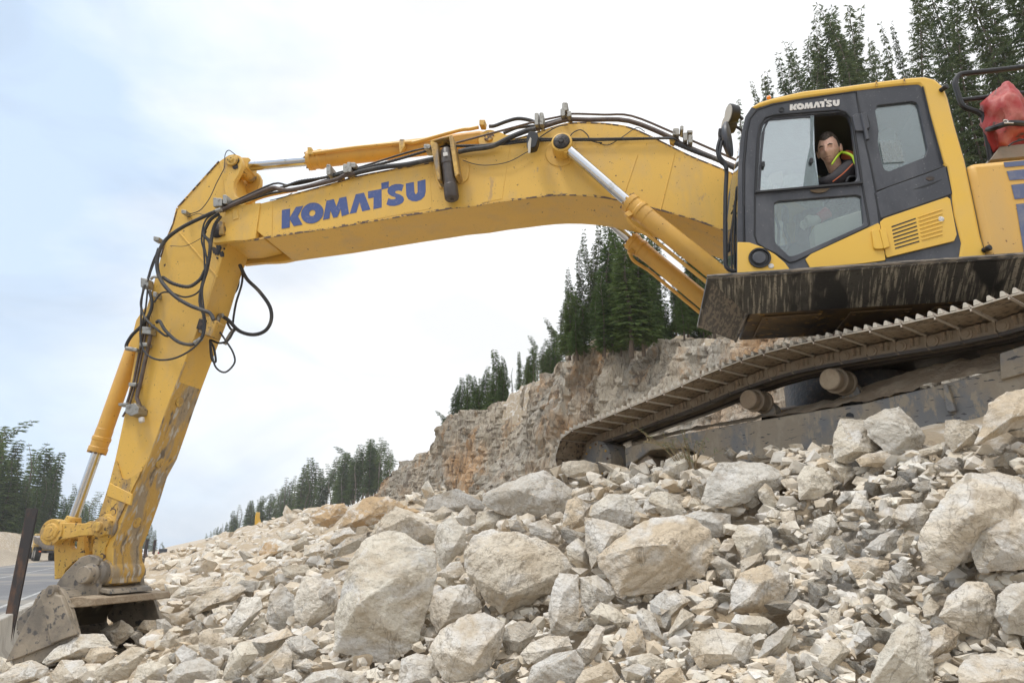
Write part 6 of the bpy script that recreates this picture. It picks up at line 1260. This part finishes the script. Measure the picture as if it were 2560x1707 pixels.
for (x, y, b, kd, w_) in [(410, 1040, 1190, 'spruce', 1), (475, 910, 1085, 'spruce', 1), (525, 930, 1045, 'spruce', 1), (565, 870, 1030, 'spruce', 1), (588, 875, 1030, 'spruce', 1), (620, 820, 1020, 'spruce', .9), (640, 850, 1020, 'spruce', 1), (665, 740, 1015, 'spruce', 1), (690, 800, 960, 'spruce', 1), (705, 770, 960, 'spruce', .8), (745, 820, 905, 'narrow', .7), (780, 745, 890, 'spruce', .6), (800, 800, 890, 'narrow', 1), (820, 775, 880, 'spruce', .7), (850, 690, 865, 'narrow', .7), (870, 715, 865, 'narrow', .8), (900, 700, 860, 'pine', 1), (935, 585, 840, 'pine', .9), (955, 660, 840, 'spruce', .8), (915, 740, 855, 'spruce', 1)]:
    X, Yt = k1(x, y); _, Yb = k1(x, b); tree(kd, X, Yt, Yb+22, np.interp(X, [1100, 1400], [84, 60]), 'dark conifer standing on the edge of the rock cut', g1, w_*1.35)
for (x, y, kd, w_) in [(985, 590, 'spruce', .8), (1000, 430, 'pine', 1), (1025, 335, 'pine', .9), (1060, 360, 'pine', 1), (1085, 230, 'pine', .9), (1110, 150, 'pine', .8), (1140, 220, 'pine', 1), (1160, 105, 'pine', .8), (1195, 170, 'pine', .9), (1220, 100, 'pine', .8), (1260, 140, 'pine', 1), (1300, 60, 'pine', 1), (1350, 90, 'pine', 1), (1410, 20, 'pine', 1)]:
    X, Yt = k1(x, y); tree(kd, X, Yt, 880-(X-1400)*.12, 50-(X-1400)*.01, 'tall conifer in the dense stand seen under the boom', g1, w_*.85)
for i in range(16):
    X = tseed.uniform(1115, 1400); b = np.interp(X, [1115, 1145, 1206, 1247, 1334, 1408], [1107, 1041, 1020, 1000, 944, 905]); tree('spruce', X, b-tseed.uniform(35, 95)*(1 if X < 1300 else 1.2), b+25, np.interp(X, [1100, 1400], [88, 66]), 'dark conifer standing on the edge of the rock cut', g1, 1.3)
for i in range(16):
    X = 1418+i*22+tseed.uniform(-8, 8); tree('spruce', X, 850-(X-1400)*.05-tseed.uniform(40, 120), 885-(X-1400)*.05, tseed.uniform(33, 37)*1.25, 'young spruce at the very edge of the cliff under the dense stand', g1, 1.5)
for i in range(38):
    X = tseed.uniform(1415, 1880); Yt = tseed.uniform(560, 760) + (60 if X < 1480 else 0); Y = tseed.uniform(38, 56)
    tree('spruce', X, Yt, 880-(X-1400)*.16+tseed.uniform(-5, 12)-(Y-40)*1.2, Y, 'conifer in the dense dark stand behind the boom cylinders', g1, tseed.uniform(.9, 1.4))
g2_ = 'conifers rising behind the cab'
for (x, y, w_) in [(15, 700, .8), (80, 660, .9), (240, 470, 1), (350, 360, .9), (460, 300, .85), (560, 150, .8), (600, 90, .9), (660, 10, .9), (700, 120, 1), (760, 100, .9), (810, 80, .85), (870, 150, .85), (930, 330, .9), (1000, 350, .8), (1080, 240, .6), (1140, 420, .8), (400, 420, 1), (520, 380, 1.1), (300, 560, 1), (950, 450, 1), (170, 620, 1)]:
    X, Yt = 1880+x/3.459, y/3.459; tree('pine', X, Yt, 620+tseed.uniform(-20, 40), tseed.uniform(40, 50), 'grey green pine with open crown rising above the cab roof', g2_, w_*.62)
tree('narrow', *c1(180, 225), 500, 46, 'small lone conifer top just left of the cab mirror', g2_, .9)
for (x, yt, w_) in [(2262, -60, .9), (2300, -140, .9), (2345, -90, .8), (2380, -220, .8), (2425, -160, .8), (2470, -260, .8), (2510, -120, .8), (2545, -240, .9), (2590, -160, .9), (2640, -200, 1), (2240, 60, .6), (2325, 40, .8), (2440, 30, .8), (2495, 60, .8), (2560, 20, .8), (2700, -250, 1), (2760, -100, 1), (2405, 120, .8), (2460, 210, .9), (2520, 230, 1), (2610, 150, 1), (2490, 300, .9), (2550, 330, .9), (2440, 330, .9)]:
    Y = tseed.uniform(29, 40); tree('big', x, yt, 640+tseed.uniform(-20, 40), Y, 'tall dark pine at the right edge behind the guard rail', g2_, w_*.62)
# far forest right of the road
g3 = 'forest on the hill beyond the rock cut'
ev = [(505, 1340), (517, 1333), (566, 1290), (596, 1262), (631, 1250), (675, 1228), (718, 1192), (751, 1180), (767, 1143), (805, 1159), (838, 1143), (871, 1121), (930, 1080), (958, 1092), (985, 1112)]
eb_ = [(505, 1352), (650, 1312), (762, 1284), (871, 1250), (990, 1198)]
for i in range(86):
    X = 508+(985-508)*((i+tseed.random())/86)**.85; top = np.interp(X, *zip(*ev)); b = np.interp(X, *zip(*eb_)); f = tseed.choice([0, 0, .08, .2, .3, .45]); Yt = top+(b-top)*f+tseed.uniform(-3, 10)
    kd = tseed.choice(['bare', 'bare', 'spruce']) if X > 800 else tseed.choice(['spruce', 'spruce', 'narrow', 'bare'])
    tree(kd, X, Yt, b+8, np.interp(X, [500, 985], [330, 185])+tseed.uniform(-12, 14), 'slim conifer in the far stand with pale bare trunks' if kd == 'bare' else 'dark conifer in the far stand beyond the rock cut', g3, 1.8 if kd == 'bare' else 1.6)
g4 = 'forest left of the road'
el = [(-60, 1090), (0, 1065), (10, 1068), (31, 1046), (57, 1037), (70, 1085), (82, 1100), (101, 1094), (120, 1100), (139, 1107), (156, 1143), (168, 1190), (177, 1203), (187, 1232), (215, 1245), (238, 1209), (250, 1240), (257, 1253), (300, 1270), (372, 1300), (392, 1315), (410, 1333), (420, 1340)]
for i in range(66):
    X = -55+470*((i+tseed.random())/66)**1.15; top = np.interp(X, *zip(*el)); b = np.interp(X, [-60, 60, 200, 420], [1320, 1325, 1358, 1382]); f = tseed.choice([0, 0, .1, .22, .35, .5]); Yt = top+(b-top)*f+tseed.uniform(-2, 10)
    tree(tseed.choice(['spruce', 'spruce', 'pine', 'narrow']), X, Yt, b+6, np.interp(X, [-60, 170, 420], [135, 190, 520])+tseed.uniform(-14, 14), 'green conifer in the forest left of the road', g4, 1.3)
byd = {}
for e, d, x, g in TREES: byd.setdefault(d, []).append((x, e, g))
for d, L in byd.items():
    L.sort(key=lambda t: t[0])
    for i, (x, e, g) in enumerate(L):
        e['label'] = d if len(L) == 1 else (f'{d}, {ORD[i]}' if i < 10 else f"{d}, {ORD[len(L)-1-i].replace('left', 'right')}" if len(L)-1-i < 10 else d)
# ================================================================== VEHICLES, BARRIER, POSTS
M_conc = mat('weathered_concrete', (.42, .40, .36), .9, mix=[(4, .45, .65, (.30, .28, .25), (1, 1, .4), 6)], bump=(30, .4, .01))
M_stl = mat('dark_rusty_post', (.045, .042, .045), .6, mix=[(6, .5, .62, (.13, .075, .05), (1, 1, .3), 5)])
r0 = ray(42, 1523); pz = ROADZ+.81; e0 = r0*(pz/r0.z)
U0 = uv(e0.x, e0.y)[0]; print('U0', U0, e0)
def barrier(pa, pb, label):
    d = (pb-pa).normalized(); n = Vector((-d.y, d.x, 0)); sec = [(-.30, 0), (.30, 0), (.30, .08), (.13, .33), (.085, .81), (-.085, .81), (-.13, .33), (-.30, .08)]
    p = [Vector((pa.x, pa.y, ROADZ))+n*a+Zu*b for a, b in sec]; o = MB().prism(p, pb-pa).build('concrete_barrier', M_conc, None, .02, root=(pa.x, pa.y, ROADZ)); tag(o, label, 'barrier', 'barrier blocks along the road edge')
e0 = Vector((e0.x, e0.y, 0)); barrier(e0, e0-RD*3.0+Vector((0, 0, 0)), 'pale concrete barrier block in the lower left corner, holding the steel post')
barrier(e0+RD*.12, e0+RD*3.1, 'concrete barrier block directly behind the bucket')
def post(x0, y0, ytop, label, wd=.17):
    r = ray(x0, y0); p = r*(pz/r.z)
    if p.y < 0 or p.y > 90: p = ray(x0, y0)*14
    rt = ray(x0, ytop); 
    q = ray(x0+(y0-ytop)*.21 if False else x0, ytop); hgt = (q*(p.y/q.y)).z-p.z
    d = RD; n = RN; mb = MB(); t = wd*.5
    c = p-Zu*.45
    prof = [(-t, -t), (t, -t), (t, -t+.02), (.01, -t+.02), (.01, t-.02), (t, t-.02), (t, t), (-t, t), (-t, t-.02), (-.01, t-.02), (-.01, -t+.02), (-t, -t+.02)]
    mb.prism([c+n*a*.8+d*b for a, b in prof], Zu*(hgt+.45)); o = mb.build('steel_post', M_stl, None, .003, root=c); tag(o, label, 'post', 'steel posts on the barriers')
post(30, 1532, 1271, 'thick dark steel post nearest the lower left corner of the photo', .19)
post(358, 1419, 1347, 'rusty steel post right of the arm tip, nearer of the pair', .22); post(380, 1408, 1349, 'rusty steel post right of the arm tip, farther of the pair', .22)
for k in range(1, 9): barrier(e0+RD*(3.2+k*3.1), e0+RD*(6.2+k*3.1), 'concrete barrier block in the row beyond the bucket')
# gravel bank left of the road
def bank():
    nu, nv = 24, 90; X = np.zeros((nv, nu)); Y = X.copy(); Z = X.copy()
    for i in range(nv):
        for j in range(nu):
            u = -15.5-9*j/(nu-1); v = 25+150*i/(nv-1); X[i, j] = RN.x*u+RD.x*v; Y[i, j] = RN.y*u+RD.y*v; t = j/(nu-1)
            Z[i, j] = ROADZ-.05+4.4*sstep(0, 1, t)*(1-.75*sstep(80, 175, v))*(1+.25*noise.noise(Vector((v*.12, 0, 0))))+.25*noise.fractal(Vector((u*.5, v*.5, 0)), 1, 2, 4)*t
    struct(grid_obj('gravel_bank', X, Y, Z, M_shoul))
bank()
M_bl = mat('dark_blue_car_paint', (.05, .09, .16), .3, coat=.5); M_bk = mat('black_car_paint', (.02, .02, .024), .3, coat=.5); M_wc = mat('white_car_paint', (.75, .76, .78), .3, coat=.5)
M_win = mat('dark_car_window', (.02, .025, .03), .08); M_tyre = mat('tyre_rubber', (.03, .028, .026), .85); M_rim = mat('wheel_rim', (.35, .35, .36), .4, .6)
M_tail = mat('red_tail_lamp', (.5, .02, .02), .3); M_ty = mat('faded_yellow_truck', (.62, .42, .13), .6, mix=[(3, .5, .7, (.40, .30, .18), o3, 5)]); M_tg = mat('dusty_dump_body', (.22, .20, .19), .7, mix=[(2, .45, .65, (.32, .28, .23), o3, 5)])
def frame_at(x, y, rev=False):
    r = ray(x, y); p = r*(ROADZ/r.z); d = RD*(-1 if rev else 1); return p, d, Vector((-d.y, d.x, 0))
def wheels(root, o, d, n, xs, hw, r, w_):
    for a in xs:
        for s in (1, -1):
            c = o+d*a+n*s*hw+Zu*r; wl = MB().lathe(c, n*s, [(-w_, r*.9), (-w_*.9, r), (-.02, r), (0, r*.92), (.002, r*.6)], 22).build('wheel', M_tyre, root); MB().lathe(c, n*s, [(0, r*.58), (.015, r*.5), (.02, r*.2)], 16).build('rim', M_rim, wl)
def car(x, y, m, label, kind, rev=False, name='pickup_truck', cat='pickup truck'):
    o, d, n = frame_at(x, y, rev); t = thing(name, label, cat, tuple(o), 'vehicles on the road')
    def pr(pts, hw, mm, nm, bev=.05, par=None): return MB().prism([o+d*a+Zu*b+n*hw for a, b in pts], n*(-2*hw)).build(nm, mm, par or t, bev)
    if kind == 'pickup':
        b = pr([(-2.75, .5), (-2.8, 1.15), (-.95, 1.2), (1.0, 1.2), (2.6, 1.08), (2.75, .9), (2.75, .45), (-2.6, .4)], .95, m, 'body', .08); pr([(-.95, 1.15), (-.75, 1.82), (.55, 1.82), (1.15, 1.15)], .80, m, 'cab_roof', .08)
        pr([(-.9, 1.22), (-.74, 1.72), (.52, 1.72), (1.02, 1.22)], .815, M_win, 'side_window', 0); MB().prism([o+d*-.93+Zu*1.25+n*.7, o+d*-.93+Zu*1.25-n*.7, o+d*-.79+Zu*1.7-n*.66, o+d*-.79+Zu*1.7+n*.66], d*-.03).build('rear_window', M_win, t); MB().prism([o+d*1.1+Zu*1.25+n*.7, o+d*1.1+Zu*1.25-n*.7, o+d*.66+Zu*1.74-n*.66, o+d*.66+Zu*1.74+n*.66], d*.03).build('windshield', M_win, t)
    else:
        b = pr([(-2.3, .45), (-2.35, 1.05), (-2.2, 1.1), (1.2, 1.1), (2.2, .95), (2.35, .75), (2.3, .4)], .92, m, 'body', .08); pr([(-2.25, 1.05), (-2.0, 1.72), (.3, 1.75), (1.1, 1.08)], .80, m, 'cab_roof', .08)
        pr([(-2.1, 1.15), (-1.92, 1.62), (.26, 1.64), (.9, 1.15)], .815, M_win, 'side_window', 0); MB().prism([o+d*1.04+Zu*1.15+n*.72, o+d*1.04+Zu*1.15-n*.72, o+d*.4+Zu*1.68-n*.66, o+d*.4+Zu*1.68+n*.66], d*.03).build('windshield', M_win, t)
    e = 2.78 if kind == 'pickup' else 2.36
    for s in (1, -1):
        MB().box(o+d*-e+n*s*.82+Zu*.98, d*.02, n*.09, Zu*.16).build('tail_lamp', M_tail, t, .01); MB().box(o+d*(e-.02)+n*s*.72+Zu*.82, d*.02, n*.16, Zu*.08).build('headlight', M_wht, t, .01)
    MB().box(o+d*(e+.02)+Zu*.5, d*.06, n*.9, Zu*.12).box(o-d*(e+.02)+Zu*.5, d*.06, n*.9, Zu*.12).build('bumper', M_rim, t, .03)
    wheels(t, o, d, n, (-1.7, 1.75), .92, .38, .26)
car(222, 1397, M_bl, 'dark blue pickup seen between the arm tip and the bucket links', 'pickup', True)
car(345, 1395, M_wc, 'white car just right of the arm on the road', 'suv', True, 'car', 'car'); car(357, 1393, M_wc, 'pale car following behind the white car', 'suv', True, 'car', 'car')
car(405, 1393, M_bk, 'black pickup driving away on the road, farthest right', 'pickup', False)
# articulated dump truck on the far shoulder, seen from behind
def dump():
    o, d, n = frame_at(118, 1402); t = thing('dump_truck', 'dusty yellow dump truck with grey hopper on the road behind the thick steel post', 'dump truck', tuple(o))
    d = (d+n*.25).normalized(); n = Vector((-d.y, d.x, 0))
    def at3(a, b, c): return o+d*(a*1.2)+n*(b*1.25)+Zu*(c*1.25)
    mb = MB(); sec = [(-1.55, 2.9), (-1.5, 3.0), (-1.35, 1.75), (1.35, 1.75), (1.5, 3.0), (1.55, 2.9), (1.35, 1.6), (.8, 1.15), (-.8, 1.15), (-1.35, 1.6)]
    MB().prism([at3(-1.2, -1.6, 2.75), at3(-1.2, 1.6, 2.75), at3(-1.2, 1.35, 1.9), at3(-1.2, .7, 1.35), at3(-1.2, -.7, 1.35), at3(-1.2, -1.35, 1.9)], d*5.2+Zu*.35).build('hopper', M_tg, t, .06)
    MB().prism([at3(-1.5, -1.35, 2.5), at3(-1.5, 1.35, 2.5), at3(-1.25, 1.3, 1.9), at3(-1.25, .7, 1.4), at3(-1.25, -.7, 1.4), at3(-1.25, -1.3, 1.9)], d*.15).build('tail_gate', M_tg, t, .03)
    MB().prism([at3(4.1, -1.2, 1.0), at3(4.1, 1.2, 1.0), at3(4.1, 1.2, 3.3), at3(4.1, -1.2, 3.3)], d*1.8).box(at3(6.6, 0, 1.6), d*1.0, n*1.1, Zu*.6).build('cab', M_ty, t, .08)
    MB().box(at3(5, 0, 2.8), d*.95, n*1.22, Zu*.3).build('window', M_win, t)
    MB().box(at3(2, 0, 1.1), d*3.6, n*.45, Zu*.2).build('chassis', M_stl, t, .04)
    for s in (-1, 1):
        MB().box(at3(-1.3, s*1.1, 1.15), d*.05, n*.14, Zu*.09).build('tail_lamp', mat('orange_lamp', (.8, .18, .03), .4), t); MB().tube([at3(4.2, s*1.3, 3.0), at3(4.2, s*1.75, 2.9), at3(4.2, s*1.8, 2.4)], .04, 6, 3).build('mirror', M_stl, t)
        MB().prism([at3(-1.0, s*1.55, 1.9), at3(-1.0, s*1.0, 1.75), at3(3.0, s*1.0, 1.75), at3(3.0, s*1.55, 1.9)], Zu*.06).build('mudguard', M_ty, t)
    MB().tube([at3(4.0, .9, 3.3), at3(4.0, .9, 3.9)], .05, 8).build('exhaust', M_stl, t)
    wheels(t, o, d, n, (.1, 2.1, 7.0), 1.8, 1.05, .75)
dump()
# far excavator top beyond the mound
fo = at(640, 1306, 62); fe = thing('excavator', 'tiny yellow excavator arm showing above the far rubble mound', 'excavator', tuple(fo))
MB().prism([at(x, y, 62) for x, y in ((636, 1312), (637, 1292), (640, 1279), (643, 1279), (642, 1292), (645, 1302), (646, 1312))], Vector((0, .8, 0))).build('boom', M_yel2, fe, .05)
MB().prism([at(x, y, 62)+Vector((0, 1, 0)) for x, y in ((632, 1330), (632, 1314), (652, 1314), (653, 1330))], Vector((0, 1.8, 0))).build('body', M_yel2, fe, .05)
MB().prism([at(x, y, 62)+Vector((0, 1.2, 0)) for x, y in ((643, 1316), (643, 1305), (651, 1305), (651, 1316))], Vector((0, 1.2, 0))).build('cab', M_win, fe, .05)
# dry shrub in front of the track frame
sb = onm(*ck(735, 1090), .55); sh_ = thing('dry_shrub', 'spindly half dry weed growing in front of the track frame', 'weed', tuple(sb)); rs = random.Random(9); st_ = MB(); lf = MB()
for k in range(16):
    a = rs.uniform(-1.1, .9); p1_ = sb+Vector((math.sin(a)*.25, -.02, .22))*rs.uniform(.6, 1.3); p2_ = p1_+Vector((math.sin(a*1.3)*.35, rs.uniform(-.1, .05), rs.uniform(.05, .28)))*rs.uniform(.6, 1.2)
    st_.tube([sb+Vector((rs.uniform(-.05, .05), 0, -.1)), p1_, p2_], [.006, .004, .001], 4, 4)
    for j in range(16):
        q = p1_.lerp(p2_, rs.random()); dd = Vector((rs.gauss(0, 1), rs.gauss(0, 1), rs.gauss(0, .7))).normalized()*rs.uniform(.02, .06); lf.prism([q, q+dd*.5+Vector((.005, 0, .003)), q+dd], Vector((0, .001, 0)))
        if j % 4 == 0: st_.tube([q, q+dd*2.2], [.002, .0006], 3)
st_.build('stem', mat('dry_twig', (.25, .19, .11), .9), sh_); lf.build('foliage', mat('pale_weed_green', (.14, .19, .07), .8, mix=[(9, .5, .6, (.30, .24, .12), o3, 2)]), sh_, smooth=False)
# short grass verge at the foot of the far stand
# ------------------------------------------------------------------ haze
def haze():
    m = bpy.data.materials.new('haze'); m.use_nodes = True; t = m.node_tree; t.nodes.clear(); o = t.nodes.new('ShaderNodeOutputMaterial'); v = t.nodes.new('ShaderNodeVolumePrincipled')
    v.inputs['Density'].default_value = HAZE; v.inputs['Color'].default_value = (.90, .94, 1, 1); v.inputs['Anisotropy'].default_value = .2; t.links.new(v.outputs[0], o.inputs['Volume'])
    mb = MB().box((0, 0, 60), X_*1000, Y_*1000, Z_*170); ob = mb.build('haze', m, smooth=False); ob['kind'] = 'stuff'; ob['label'] = 'thin pale haze in the air over the valley'; ob['category'] = 'haze'
HAZE = .00028; sc.cycles.volume_bounces = 1
if HAZE: haze()
